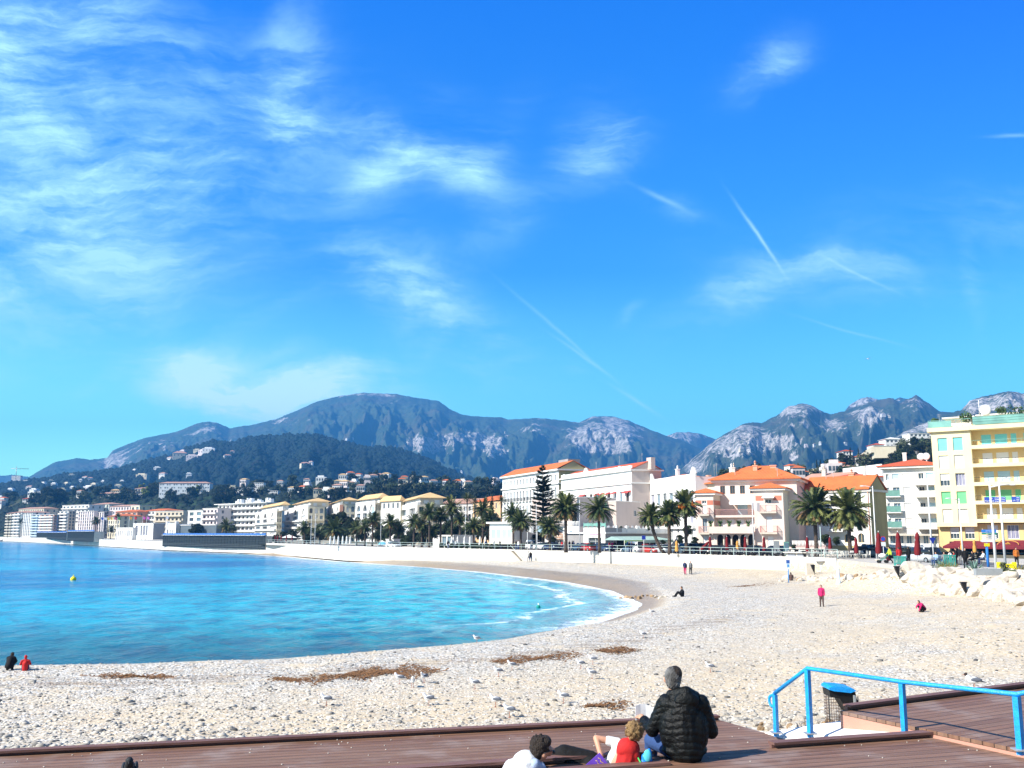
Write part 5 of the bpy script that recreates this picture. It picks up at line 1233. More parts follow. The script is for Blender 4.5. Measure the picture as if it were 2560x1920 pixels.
for px, py, hill, w in [(452,1147,'wooded_hill',26),(495,1132,'wooded_hill',14),(515,1137,'wooded_hill',20),(484,1150,'wooded_hill',22),(505,1146,'wooded_hill',16),(527,1134,'wooded_hill',24),(570,1148,'wooded_hill',14),(584,1136,'wooded_hill',10),(427,1152,'wooded_hill',10),(460,1134,'wooded_hill',12),
  (398,1178,'wooded_hill',14),(362,1200,'wooded_hill',22),(412,1194,'wooded_hill',14),(340,1182,'wooded_hill',9),(478,1193,'wooded_hill',10),(765,1168,'wooded_hill',18),(780,1165,'wooded_hill',8),(217,1201,'wooded_hill',11),(230,1204,'wooded_hill',10),(182,1194,'wooded_hill',11),(130,1210,'wooded_hill',9),(112,1217,'wooded_hill',9),(139,1219,'wooded_hill',11),(172,1216,'wooded_hill',13),(78,1226,'wooded_hill',14),(31,1232,'wooded_hill',12),(240,1219,'wooded_hill',12),(228,1227,'wooded_hill',20),(300,1222,'wooded_hill',13),(311,1212,'wooded_hill',7),(205,1209,'wooded_hill',8),(262,1211,'wooded_hill',8),(90,1233,'wooded_hill',16),(155,1232,'wooded_hill',12),(187,1226,'wooded_hill',10)]: spots.append((px, py, hill, w))
for px, py, w in [(614,1216,13),(704,1220,12),(733,1239,14),(761,1238,18),(770,1216,11),(806,1212,18),(858,1207,15),(877,1200,16),(899,1205,13),(933,1208,18),(950,1206,14),(968,1205,16),(1012,1211,11),(1037,1213,13),(1060,1212,15),(1118,1222,14),(1145,1223,16),(1160,1223,10),(848,1222,14),(865,1226,16),(880,1230,14),(848,1236,18),(890,1226,14),(905,1238,14),(820,1246,22),(800,1248,18),(835,1250,14),(1240,1218,14),(1170,1226,10),(5,1258,12),(14,1262,14),(8,1270,16),(85,1247,12),(100,1248,14),(205,1245,12),(160,1240,11),(585,1240,10),(918,1211,12),(1005,1218,10),(772,1230,12),(1085,1222,9)]: spots.append((px, py, 'town_hill', w))
for px, py, w in [(1975,1192,15),(1990,1205,18),(2062,1205,15),(2080,1198,12)]: spots.append((px, py, 'villa_hill', w))
for px, py, w in [(2045,1112,8),(2108,1113,12),(1850,1131,18),(1868,1133,14),(2010,1118,12),(2030,1118,9),(2220,1045,10),(2205,1043,16)]: spots.append((px, py, 'limestone_mountain', w))
for px, py, w in [(1447,1122,6),(1318,1157,6),(1155,1184,7),(870,1100,9),(885,1099,6),(1262,1084,5),(374,1109,6)]: spots.append((px, py, 'mountain', w))
for px, py, hill, w in spots:
    p = on_hill(hill, px, py); wm = w*p.y/F*(.55 if 'mountain' in hill else 1); wm = max(5, round(wm/2)*2); wall = rs.choice([M_BRWHITE, M_BRWHITE, M_WHITE, M_CREAM, M_PINKW]); roof = rs.choice([None, M_TILEP, M_TILEP, M_TILE, M_TILEY]) if hill in ('town_hill', 'villa_hill') else rs.choice([None, None, M_TILEP])
    lab = {'wooded_hill': 'tiny pale house among the trees of the wooded hill', 'town_hill': 'small pale house on the low hillside above the seafront flats', 'villa_hill': 'small pale house on the right hillside', 'limestone_mountain': 'tiny white house at the foot of the rocky right mountain', 'mountain': 'tiny white speck of a house on the big mountain'}[hill]
    small_house((p.x, p.y, p.z-.3), wm, max(4, round(wm*.32)), wall, roof, 'house', lab, 'houses on the '+hill.replace('_', ' '), rs.uniform(-.5, .5))
# rooftops filling the second row in the middle of the town
# ---- tower crane
cr = empty('tower_crane', P(40, 1189, 1900), .4, 'thin tower crane beside the white high rise on the far ridge', 'crane'); mb = MB(); mb.tube([(0,0,-8),(0,0,16)], .7, 4); mb.build('mast', M_METAL, cr); mb = MB(); mb.tube([(-10,0,14),(22,0,14)], .6, 4); mb.tube([(0,0,16),(0,0,19)],.5,4); mb.build('jib', M_METAL, cr)

# ---- television aerials on the near roofs
rs = random.Random(31)
for b_ in ALLB:
    if not b_.near or b_.H < 9: continue
    for k in range(3):
        x, y, h = rs.uniform(.1, .9)*b_.W, rs.uniform(.3, .7)*b_.D, rs.uniform(1.8, 3.2); mb = MB(); mb.tube([(x,y,b_.H-.5),(x,y,b_.H+1+h)], .03, 4)
        for q in range(4): mb.tube([(x-.35+q*.03,y-.1,b_.H+1+h-q*.14),(x+.35-q*.03,y+.1,b_.H+1+h-q*.14)], .018, 4)
        mb.build('aerial', M_METAL, b_.e)
# ---- sea wall, its railing and the stair ------------------------------------------------------------------------
mb = MB(); bk = offset(WALL, .5); vs = []; n = len(WALL)
for p, q in zip(WALL, bk): vs += [(p.x, p.y, .3), (p.x, p.y, PROM+.12), (q.x, q.y, PROM+.12), (q.x, q.y, .3)]
fs = []
for i in range(n-1): a = 4*i; c = 4*(i+1); fs += [(a, c, c+1, a+1), (a+1, c+1, c+2, a+2), (a+2, c+2, c+3, a+3)]
fs += [(0,1,2,3), (4*n-4, 4*n-1, 4*n-2, 4*n-3)]
mb.add(vs, fs); sw_ = mb.build('sea_wall', M_WALLC); tag(sw_, 'long white sea wall between the beach and the promenade', 'sea wall')
M_RAILG = pmat('pale green railing paint', (.45,.56,.54), (.40,.50,.48), 3, .5)
def poly_len(L): return sum((L[i+1]-L[i]).length for i in range(len(L)-1))
def along(L, d):
    for i in range(len(L)-1):
        l = (L[i+1]-L[i]).length
        if d <= l: return L[i].lerp(L[i+1], d/l)
        d -= l
    return L[-1]
WPX = sorted((proj(p.x, p.y, PROM)[0], p.y) for p in WALL)
def wy(px): return float(np.interp(px, [a for a, _ in WPX], [c for _, c in WPX]))
rl = offset(WALL, .3); total = poly_len(rl)
d0 = sum((rl[i+1]-rl[i]).length for i in range(5)); cuts = [d0, d0+60, d0+118, d0+150, total]
cuts = [poly_len(rl[:6]), poly_len(rl[:8]), poly_len(rl[:11]), poly_len(rl[:13]), total]
labs = ['thin railing on the far sea wall by the white parasols', 'pale railing on the sea wall in front of the low pavilion', 'pale railing on the sea wall before the parked cars', 'pale railing on the sea wall in front of the villa and cafe chairs']
post = MB(); post.box(-.04, .04, -.04, .04, 0, 1.0); post_m = post.mesh('post', M_RAILG)
for k in range(4):
    a, b_ = cuts[k], cuts[k+1]; nn = min(90, max(6, int((b_-a)/2.0))); e = empty('railing', (*along(rl, a), PROM+.12), 0, labs[k], 'railing'); org = e.location
    pts = [Vector((*along(rl, a+(b_-a)*i/nn), PROM+.12))-org for i in range(nn+1)]
    for h in (1.0, .55):
        mb = MB(); mb.tube([p+Vector((0, 0, h)) for p in pts], .035, 5); mb.build('rail', M_RAILG, e)
    for p in pts[::1 if nn < 40 else 2]:
        o = bpy.data.objects.new('post', post_m); COL.objects.link(o); o.location = p; link(o, e)
# stair down to the beach near the walking pair
p0 = P(1291, 1385, 171.0); st_ = empty('beach_stair', (p0.x, p0.y, 1.0), 0, 'concrete stair running down the sea wall to the beach', 'stair'); mb = MB()
dx = (P(1316,1400,165)-P(1291,1400,167)).xy; L_ = dx.length; u_ = dx.normalized(); nst = 12
for k in range(nst):
    z = 2.25*(1-k/nst); a = u_*(L_*k/nst*1.3); c = u_*(L_*(k+1)/nst*1.3); w_ = Vector((u_.y, -u_.x))*1.4
    mb.add([(a.x,a.y,-.3),(c.x,c.y,-.3),(c.x+w_.x,c.y+w_.y,-.3),(a.x+w_.x,a.y+w_.y,-.3),(a.x,a.y,z),(c.x,c.y,z),(c.x+w_.x,c.y+w_.y,z),(a.x+w_.x,a.y+w_.y,z)], [(4,5,6,7),(0,1,5,4),(1,2,6,5),(2,3,7,6),(3,0,4,7)])
mb.build('steps', M_STONE, st_); mb = MB(); c = u_*L_*1.3; w_ = Vector((u_.y, -u_.x))*1.4
mb.tube([(w_.x,w_.y,3.2),(c.x+w_.x,c.y+w_.y,1.0)], .04, 5); mb.build('handrail', M_RAILG, st_)
# ================================================================ VEGETATION
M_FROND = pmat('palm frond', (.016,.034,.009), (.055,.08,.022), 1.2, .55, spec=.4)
M_FRONDL = pmat('sunlit palm frond', (.08,.10,.025), (.19,.20,.065), 1.0, .55, spec=.4)  # paler copy of the frond green: sunlight put into the colour
M_DRYF = pmat('dry palm frond', (.22,.13,.05), (.12,.075,.03), 1.5, .85)
M_PTRUNK = pmat('palm trunk bark', (.055,.04,.032), (.10,.075,.06), 3, .95, .8, 9, stretch=(1, 1, 3))
M_FRUIT = pmat('orange date cluster', (.70,.22,.03), (.55,.15,.02), 4)
M_BARK = pmat('tree bark', (.09,.07,.05), (.14,.11,.08), 3, .95, .6, 10)
M_LEAFD = pmat('dark evergreen leaf', (.005,.013,.005), (.016,.030,.010), .9, .8)
M_LEAFM = pmat('mid green leaf', (.014,.030,.010), (.045,.065,.02), .8, .8)
M_LEAFO = pmat('olive green leaf', (.06,.08,.035), (.12,.13,.06), .8, .8)
M_LEAFY = pmat('yellow mimosa leaf', (.25,.28,.04), (.12,.16,.03), .8, .8)
M_LEAFR = pmat('bare brown twigs', (.13,.09,.06), (.08,.06,.04), .8, .9)

def frond(mb, rs, az, el, L, droop, w=.75, nl=12, mi=0):
    """one feather frond: arching rib with hanging leaflets"""
    d = Vector((math.cos(az)*math.cos(el), math.sin(az)*math.cos(el), math.sin(el))); p = Vector((0, 0, 0))+d*.15; pts = [p.copy()]
    n = 7
    for k in range(n):
        d.z -= droop*(.6+.9*k/n)/n; d.normalize(); p = p+d*L/n; pts.append(p.copy())
    side = Vector((-math.sin(az), math.cos(az), 0))
    for k in range(n):
        a, b = pts[k], pts[k+1]; r = .035*L/3*(1-k/n)+.008
        mb.add([a+side*r, a-side*r, b-side*r*.8, b+side*r*.8], [(0,1,2,3)], mi)
    for k in range(nl):
        t = (k+.6)/nl; f = t*n; i = min(n-1, int(f)); q = pts[i].lerp(pts[i+1], f-i); tan = (pts[i+1]-pts[i]).normalized()
        ll = w*(math.sin(math.pi*(.12+.8*t))**.6)*L/3*rs.uniform(.75, 1.1)
        for s in (-1, 1):
            dr = (side*s*.75+tan*.75+Vector((0, 0, -.35+rs.uniform(-.25, .2)))).normalized(); tip = q+dr*ll
            wv_ = tan*.07*L/3*1.6
            mb.add([q-wv_, q+wv_, tip], [(0,1,2)], mi)
def palm_meshes(seed, Lf, n_up, n_out, n_down, trunk_h, trunk_r, nl=12, lean=.0, dry=True):
    pg = .25 if seed in (9, 16) else .62; rs = random.Random(seed); g = MB(); l = MB(); dr = MB()
    for k in range(n_up): frond(g if rs.random() < .5 else l, rs, rs.uniform(0, 6.28), rs.uniform(.75, 1.4), Lf*rs.uniform(.8, 1.), rs.uniform(.35, .8), nl=nl)
    for k in range(n_out): frond(g if rs.random() < pg else l, rs, rs.uniform(0, 6.28), rs.uniform(.1, .75), Lf*rs.uniform(.9, 1.05), rs.uniform(.7, 1.25), nl=nl)
    for k in range(n_down): frond((g if rs.random() < pg+.2 else l) if rs.random() < .8 else dr, rs, rs.uniform(0, 6.28), rs.uniform(-.5, .1), Lf*rs.uniform(.75, .95), rs.uniform(.9, 1.4), nl=nl)
    if dry:
        for k in range(max(6, n_down//2)): frond(dr, rs, rs.uniform(0, 6.28), rs.uniform(-1.2, -.7), Lf*rs.uniform(.35, .6), .5, nl=nl)
    t = MB(); pts = []; rad = []
    for k in range(9):
        f = k/8; pts.append((-lean*(1-f)**2, 0, -trunk_h*(1-f))); rad.append(trunk_r*(1.25-.35*min(1, f*4))*(1 if f < .9 else 1.35))
    t.tube(pts, rad, 10); 
    for k in range(int(trunk_h*2.2)): z = -trunk_h+k/2.2+.2; f = 1+z/trunk_h; t.tube([(-lean*(1-f)**2, 0, z), (-lean*(1-f)**2, 0, z+.16)], [trunk_r*1.06, trunk_r*.9], 9, cap=False)
    return t.mesh('trunk', M_PTRUNK), g.mesh('crown', M_FROND), l.mesh('sunlit_tone_fronds', M_FRONDL), dr.mesh('dry_fronds', M_DRYF)
PV = {}
def palm(px, py, R_px, Y, lab, variant=0, kind='date', lean=0., base=PROM, fruit=False, rz=0., group='palms along the seafront'):
    """px,py crown centre in the photo; R_px crown radius"""
    c = P(px, py, Y); Lf = 1.32*R_px*Y/F; H = c.z-base
    key = (kind, variant, round(H), round(Lf*2), lean)
    if key not in PV:
        if kind == 'date': PV[key] = palm_meshes(variant*7+1, Lf, 20, 36, 44, H, .22, 16, lean)
        elif kind == 'big': PV[key] = palm_meshes(variant*7+2, Lf, 30, 40, 80, H, .27, 22, lean)
        else: PV[key] = palm_meshes(variant*7+3, Lf, 22, 22, 8, H, .16, 8, lean)
    t_, g_, l_, d_ = PV[key]; e = empty('palm_tree', (c.x, c.y, c.z), rz, lab, 'palm tree', group)
    for nm, me in (('trunk', t_), ('crown', g_), ('sunlit_tone_fronds', l_), ('dry_fronds', d_)):
        o = bpy.data.objects.new(nm, me); COL.objects.link(o); link(o, e)
    if fruit:
        rs = random.Random(4)
        for k in range(2):
            mb = MB(); a = -2.2+k*1.3
            for q in range(26): mb.ball((rs.gauss(0,.28), rs.gauss(0,.22), rs.gauss(0,.25)), .14, 6, 4)
            mb.build('fruit_cluster', M_FRUIT, e, (1.3*math.cos(a), 1.3*math.sin(a), -.2))
    return e
palm(2036, 1272, 47, 126, 'big palm with spreading olive fronds before the left part of the orange roofed house', 1, 'big', rz=.3)
palm(2120, 1280, 50, 124, 'big palm with hanging fronds before the right part of the orange roofed house', 2, 'big', rz=1.3, lean=.3)
palm(1414, 1272, 33, 152, 'dense round palm standing before the curved shop', 3, 'big', rz=2.)
palm(1497, 1275, 34, 150, 'lone palm with open star shaped crown before the taupe block', 4, 'date', rz=1.)
palm(1628, 1292, 28, 141, 'leftmost palm of the trio before the white hotel', 5, 'big', lean=-1.8)
palm(1672, 1287, 31, 139, 'middle palm of the trio before the white hotel', 6, 'big', rz=.5)
palm(1713, 1264, 33, 139, 'tallest palm of the trio, carrying two orange date clusters', 7, 'big', fruit=True, rz=0)
palm(1375, 1318, 28, 165, 'low palm in front of the striped awnings', 8, 'date')
palm(1302, 1306, 27, 170, 'bushy palm left of the tall norfolk pine, nearer of the pair', 9, 'date')
palm(1283, 1287, 24, 180, 'bushy palm left of the tall norfolk pine, farther of the pair', 10, 'date')
L = [(1253,1253,12,215,'fan','slender fan palm beside the left edge of the grand hotel'),(1168,1247,13,240,'fan','very tall slender fan palm above the arcaded building'),(1187,1256,12,245,'fan','slender fan palm just right of the tallest one'),
 (1130,1270,24,205,'date','tall palm before the right end of the beige flats'),(1102,1290,22,200,'date','palm with a brown skirt below the beige flats'),(1074,1284,22,198,'date','palm with dark arching crown left of the brown skirted palm'),
 (1035,1306,20,200,'date','palm half hidden behind the promenade masts'),(1055,1314,20,205,'date','low palm between two taller palms of the middle row'),(1207,1276,24,205,'date','dark dense palm left of the conifer row'),(1184,1318,22,195,'date','low palm behind the white parasols'),
 (976,1308,21,212,'date','palm above the white box cabin'),(996,1322,18,215,'date','short palm right of the white box cabin'),(932,1302,20,225,'date','palm with a tall feathery top beside the masts'),(913,1318,18,228,'date','palm with orange dry fronds before the arched flats'),(892,1322,17,235,'date','low palm at the dark grove edge'),
 (835,1325,26,250,'date','wide drooping palm left of the big dark trees'),(762,1322,17,265,'date','stubby palm with a thick brown beard'),(800,1334,15,268,'date','small palm beside the bearded palm'),(566,1316,16,340,'date','palm rising behind the long grandstand'),(584,1322,10,345,'date','small palm beside the one behind the grandstand'),
 (1224,1300,20,200,'date','palm leaning over the low pavilion'),(1150,1300,18,215,'date','palm behind the beach restaurant kiosk'),(1080,1330,17,205,'date','low palm beside the beach restaurant kiosk'),
 (22,1299,6,640,'fan','tiny palm before the beige corner flats'),(52,1305,9,640,'fan','pair of fan palms before the white curved balcony flats'),(240,1303,10,520,'date','ragged palm beside the black ended grandstand'),(295,1293,8,500,'date','tall palm among the flags of the arcade'),(278,1325,9,480,'date','low palm under the flags')]
for i, (x, y, r, Y, k, lab) in enumerate(L): palm(x, y, r, Y, lab, i % 5, k, rz=i*1.7)

# ---- leafy crowns built from many small clumps
def crown(seed, n, rad, blobs, leaf, mat, name='crown'):
    rs = random.Random(seed); mb = MB(); cs = []
    for k in range(blobs):
        a = rs.uniform(0, 6.28); u = rs.uniform(-1, 1); r = rs.uniform(.15, .75)
        cs.append((Vector((rad[0]*r*math.cos(a)*math.sqrt(1-u*u*.6), rad[1]*r*math.sin(a)*math.sqrt(1-u*u*.6), rad[2]*u*.72)), rs.uniform(.22, .42)))
    for k in range(n):
        c, s = rs.choice(cs); v = Vector((rs.gauss(0,1), rs.gauss(0,1), rs.gauss(0,1))).normalized()*rs.uniform(.75, 1.08)
        p = c+Vector((v.x*rad[0]*s, v.y*rad[1]*s, v.z*rad[2]*s*.9))
        nrm = (v+Vector((rs.uniform(-.7,.7), rs.uniform(-.7,.7), rs.uniform(-.4,.9)))).normalized(); d1 = nrm.orthogonal().normalized(); d1.rotate(Matrix.Rotation(rs.uniform(0, 6.28), 3, nrm)); d2 = nrm.cross(d1)
        l = leaf*rs.uniform(.6, 1.3); mb.add([p-d1*l, p+d2*l*.7, p+d1*l, p-d2*l*.7], [(0,1,2,3)])
    return mb.mesh(name, mat)
def trunk_mesh(h, r, limbs=4, seed=0, spread=1.):
    rs = random.Random(seed); mb = MB(); mb.tube([(0,0,-h),(rs.uniform(-.1,.1)*h*.2,0,-h*.5),(0,0,0),(0,0,h*.3)], [r*1.3, r, r*.75, r*.3], 8)
    for k in range(limbs): a = 6.28*k/limbs+rs.uniform(-.4,.4); mb.tube([(0,0,-h*.15),(math.cos(a)*spread*.6,math.sin(a)*spread*.6,h*.15),(math.cos(a)*spread*1.3,math.sin(a)*spread*1.3,h*.4)], [r*.5, r*.35, r*.1], 6)
    return mb.mesh('trunk', M_BARK)
TREES = {}
for i, mt in enumerate((M_LEAFD, M_LEAFM, M_LEAFO, M_LEAFY, M_LEAFR, M_LEAFD, M_LEAFM)):
    TREES[i] = (crown(i+20, 620, (3.6, 3.6, 3.2), 13, .42, mt), trunk_mesh(4.5, .3, 3, i))
PINE = (crown(60, 700, (4.2, 4.2, 1.7), 12, .42, M_LEAFD), trunk_mesh(7, .32, 5, 3, 2.))
CYP = (crown(61, 520, (1.1, 1.1, 5.2), 16, .30, M_LEAFD), trunk_mesh(5.5, .2, 0, 3))
BIG = [(crown(70+k, 5200, (5.5, 5.0, 4.8), 26, .34, (M_LEAFD, M_LEAFM, M_LEAFD)[k]), trunk_mesh(5.5, .5, 5, k+5, 2.4)) for k in range(3)]
def tree(name, loc, s, ms, lab, grp=None, rz=0., cat='tree', sz=1.):
    e = empty(name, loc, rz, lab, cat, grp); e.scale = (s, s, s*sz)
    for nm, me in (('crown', ms[0]), ('trunk', ms[1])):
        o = bpy.data.objects.new(nm, me); COL.objects.link(o); link(o, e)
    return e
def tree_at(px, py_c, Y, r_px, ms, lab, base_r=4., name='broadleaf_tree', grp=None, sz=1., rz=0.):
    c = P(px, py_c, Y); s = r_px*Y/F/base_r; return tree(name, c, s, ms, lab, grp, rz, sz=sz)
# dark grove behind the parasols, from the left to the right
grove = [(690,1347,300,10,1),(708,1343,296,13,0),(735,1340,290,16,2),(772,1338,278,16,0),(800,1330,280,18,1),(828,1308,285,22,0),(858,1305,288,24,0),(884,1315,280,20,2),(852,1335,270,20,1),(905,1332,262,16,0),(945,1330,255,18,0),(968,1336,250,16,1),(1000,1336,246,18,0),(1030,1340,240,18,2),(1060,1335,238,20,0),(1092,1330,236,20,0),(1120,1325,235,22,1),(1145,1318,236,22,0),(1170,1328,232,20,0),(1195,1322,232,20,2),(1215,1330,228,18,0),(1238,1300,236,16,0),(1010,1352,225,14,1),(1100,1352,224,14,1)]
for i, (x, y, Y, r, v) in enumerate(grove): tree_at(x, y, Y, r*1.3, BIG[v], 'dark evergreen tree packed behind the seafront palms', 5.5, 'evergreen_tree', 'dark evergreens behind the seafront palms', 1., i*1.3)
tree_at(487, 1322, 425, 21, BIG[0], 'round black looking tree behind the long grandstand', 5.5, 'evergreen_tree', sz=.75)
for x, y, Y, r, v, lab in [(1380,1352,180,12,0,'dark shrub under the low palm before the striped awnings'),(1338,1350,190,18,0,'dark tree at the foot of the norfolk pine'),(1322,1330,200,16,1,'tree behind the bushy palm pair'),(1352,1345,196,16,2,'dark evergreen right behind the norfolk pine'),
   (1698,1348,148,13,0,'dark shrub under the leaning hotel palms'),(1720,1326,158,15,1,'leafy tree between tallest palm and the villa'),(1735,1352,150,12,0,'shrub at the left wall of the villa'),(1655,1358,150,10,0,'dark shrub at the canopy end'),(1480,1362,158,6,1,'small shrub at the cafe door'),(2092,1352,135,12,1,'palmetto like shrub between the two big palms'),(2062,1348,134,14,1,'broad leafed shrub left between the two big palms'),(2130,1345,134,8,0,'dark round shrub in the arch wall garden'),(2160,1366,132,8,1,'bright green shrub in front of ochre gable wall'),(1985,1368,136,8,1,'small banana like shrub beside the terrace bar'),
   (1553,1319,180,5,1,'clipped round tub tree on the cafe roof terrace'),(1622,1322,186,5,1,'low round tub bush on the cafe roof terrace')]:
    tree_at(x, y, Y, r, BIG[v], lab, 5.5, 'shrub' if 'shrub' in lab or 'bush' in lab else 'broadleaf_tree')
# norfolk island pine: whorled tiers
rs = random.Random(8); c = P(1357, 1172, 185); e = empty('norfolk_pine', (c.x, c.y, PROM), 0, 'tall tiered norfolk island pine before the grand hotel', 'tree'); HT = c.z-PROM
mb = MB(); mb.tube([(0,0,0),(0,0,HT*.6),(0,0,HT)], [.32,.22,.03], 8); mb.build('trunk', M_BARK, e)
mb = MB(); mt_ = MB(); ntier = 15
for k in range(ntier):
    f = k/(ntier-1); z = HT*(.20+.79*f); Rr = 3.3*(1-f)**.75+.35 if f > .12 else 3.0
    if k % 4 == 2: Rr *= .88
    for q in range(9 if k < 12 else 6):
        a = 6.283*q/9+k*.5+rs.uniform(-.1,.1); R1 = Rr*rs.uniform(.65, 1.15); z_o = z; z = z_o+rs.uniform(-.32, .32); prev = Vector((0, 0, z))
        for s_ in range(1, 10):
            t = s_/9; p = Vector((math.cos(a)*R1*t, math.sin(a)*R1*t, z+.15*math.sin(t*2)-.1*t+.35*t*t*t))
            sd = Vector((-math.sin(a), math.cos(a), 0))
            mb.add([prev+sd*.03, prev-sd*.03, p-sd*.02, p+sd*.02], [(0,1,2,3)])
            for w in range(11):
                ll = .62*rs.uniform(.6,1.1); dd = (sd*rs.uniform(-1,1)+Vector((math.cos(a),math.sin(a),0))*.7+Vector((0,0,rs.uniform(.0,.7)))).normalized(); mb.add([p-dd.orthogonal().normalized()*.11, p+dd.orthogonal().normalized()*.11, p+dd*ll], [(0,1,2)])
            prev = p
        z = z_o
mb.build('crown', M_LEAFD, e)
# a row of tall conifers left of the grand hotel
for x, yt, Y, lab in [(1230,1232,245,'ragged thin conifer left of the grand hotel'),(1222,1262,240,'darker conifer beside the ragged one')]:
    tree_at(x, yt+42, Y, 11, (CYP[0], CYP[1]), lab, 1.6, 'conifer', None, 1.0)
# hillside trees one can tell apart
rs = random.Random(21)
def scatter(hill, n, x0, x1, ylo, yhi, r0, r1, lab, grp, pal=(0,0,0,1,1,2,5,6), maxY=None):
    k = 0; tries = 0
    pxs, Xv, Yv, Z, PX, PY = HILL[hill]
    while k < n and tries < n*6:
        tries += 1; x = rs.uniform(x0, x1); top = np.interp(x, pxs, PY[-11, :]); y = rs.uniform(max(ylo, top+.5), yhi)
        if y <= top: continue
        p = on_hill(hill, x, y); s = rs.uniform(r0, r1); v = rs.choice(pal)
        tree('hillside_tree', (p.x, p.y, p.z+3.2*s), s, TREES[v], lab, grp, rs.uniform(0, 6.28), sz=rs.uniform(.8, 1.2)); k += 1
scatter('town_hill', 150, 0, 1255, 1205, 1262, 1.1, 2.1, 'dark tree on the low hillside among the houses', 'trees on the low hillside')
scatter('villa_hill', 60, 1790, 2345, 1100, 1212, .8, 1.3, 'tree on the right hillside between the villas', 'trees on the right hillside', (0,1,1,2,0))
for i, (x, y, r) in enumerate([(2230,1150,22),(2252,1140,22),(2278,1132,24),(2305,1128,24),(2328,1125,22),(2245,1165,20),(2270,1162,24),(2298,1158,24),(2322,1155,24),(2222,1160,14),(2212,1125,0),(2285,1102,14),(2315,1108,14)]):
    if r: p = on_hill('villa_hill', x, y+r); tree_at(x, y, p.y-8, r, BIG[i % 3], 'dark evergreen in the thick wood behind the white flats', 5.5, 'evergreen_tree', 'wood behind the white flats', 1., i*.9)
for x, y, r, lab in [(1826,1182,14,'umbrella pine left in the group behind the villa roof'),(1850,1182,16,'umbrella pine in the middle of the group behind the villa roof'),(1872,1180,12,'umbrella pine right in the group behind the villa roof'),(1905,1181,12,'umbrella pine just left of the villa roof peak'),(1957,1182,13,'umbrella pine right of the villa roof peak')]:
    p = on_hill('villa_hill', x, y+9); tree_at(x, y, p.y-5, r, PINE, lab, 4.2, 'umbrella_pine', None, 1.1)
for x, yt, yb, lab in [(2042,1146,1172,'left cypress of the hillside pair'),(2051,1146,1172,'right cypress of the hillside pair'),(2126,1116,1146,'cypress left of the tiny red roofed house'),(2146,1118,1140,'cypress right of the tiny red roofed house'),(2206,1132,1158,'lone black cypress under the yellow terrace')]:
    p = on_hill('villa_hill', (x), yb); h = (yb-yt)*p.y/F; c = P(x, (yt+yb)/2, p.y-6); tree('cypress', c, h/11.5, CYP, lab, None, sz=1.)
p = on_hill('villa_hill', 2102, 1152); tree_at(2102, 1142, p.y-6, 13, BIG[0], 'big dark round pine left of the hillside cypress', 5.5, 'pine_tree')
p = on_hill('villa_hill', 2110, 1190); tree_at(2112, 1185, p.y-20, 16, BIG[1], 'olive green tree with pylon before the orange villa', 5.5, 'broadleaf_tree')
for x, y, r, v, lab in [(113,1242,26,0,'left crown of the big pine wood on the far hillside'),(140,1240,24,0,'right crown of the big pine wood on the far hillside'),(376,1216,11,0,'dark oak at the left end of the hillside slab'),(560,1222,14,0,'dark pine right of the hillside slab'),(545,1226,13,0,'lower dark pine right of the hillside slab'),(660,1212,11,1,'pine hiding the right end of the tall white block')]:
    p = on_hill('town_hill', x, y+r*.6); tree_at(x, y, p.y-12, r, BIG[v], lab, 5.5, 'pine_tree')
for x, y in [(381,1240),(505,1236),(372,1231)]:
    p = on_hill('town_hill', x, y); tree('mimosa_tree', (p.x, p.y-20, p.z+4), 1.5, TREES[3], 'yellow flowering mimosa below the hillside slab', 'mimosas on the hillside')
# forest that reads as one mass
def forest(hill, n, pxr, smax, name, mat, size):
    rs = np.random.RandomState(5); pxs, Xv, Yv, Z, PX, PY = HILL[hill]; nr, nc = Xv.shape
    j0, j1 = [int(np.clip((a-pxs[0])/(pxs[1]-pxs[0]), 0, nc-2)) for a in pxr]
    v0 = []; F_ = []
    tmpl = []
    for k in range(5): tmpl.append((math.cos(k*1.2566), math.sin(k*1.2566), 0.1))
    tmpl += [(.55*math.cos(k*1.2566+.6), .55*math.sin(k*1.2566+.6), .75) for k in range(5)]+[(0, 0, 1.05)]; tmpl = np.array(tmpl)
    fc = [(k, (k+1) % 5, 5+k) for k in range(5)]+[((k+1) % 5, 5+(k+1) % 5, 5+k) for k in range(5)]+[(5+k, 5+(k+1) % 5, 10) for k in range(5)]; fc = np.array(fc)
    i = rs.uniform(4, nr-11, n); j = rs.uniform(j0, j1, n); a = i.astype(int); b = j.astype(int); fi = i-a; fj = j-b
    def S(M): return (M[a, b]*(1-fi)*(1-fj)+M[a+1, b]*fi*(1-fj)+M[a, b+1]*(1-fi)*fj+M[a+1, b+1]*fi*fj)
    C = np.stack([S(Xv), S(Yv), S(Z)-.8], -1); sc = rs.uniform(.6, 1.25, n)*size
    V = C[:, None, :]+tmpl[None]*sc[:, None, None]*(1+rs.uniform(-.25, .25, (n, 11, 1))); Fa = fc[None]+(np.arange(n)*11)[:, None, None]
    me = bpy.data.meshes.new(name); me.vertices.add(n*11); me.vertices.foreach_set('co', V.ravel().astype(np.float32)); q = Fa.reshape(-1, 3)
    me.loops.add(q.size); me.loops.foreach_set('vertex_index', q.ravel().astype(np.int32)); me.polygons.add(len(q)); me.polygons.foreach_set('loop_start', np.arange(0, q.size, 3, dtype=np.int32)); me.polygons.foreach_set('loop_total', np.full(len(q), 3, np.int32))
    me.materials.append(mat); me.update(calc_edges=True); o = bpy.data.objects.new(name, me); COL.objects.link(o); tag(o, kind='stuff')
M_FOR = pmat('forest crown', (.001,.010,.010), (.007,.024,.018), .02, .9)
forest('wooded_hill', 16000, (0, 1250), 1, 'forest', M_FOR, 6.5)
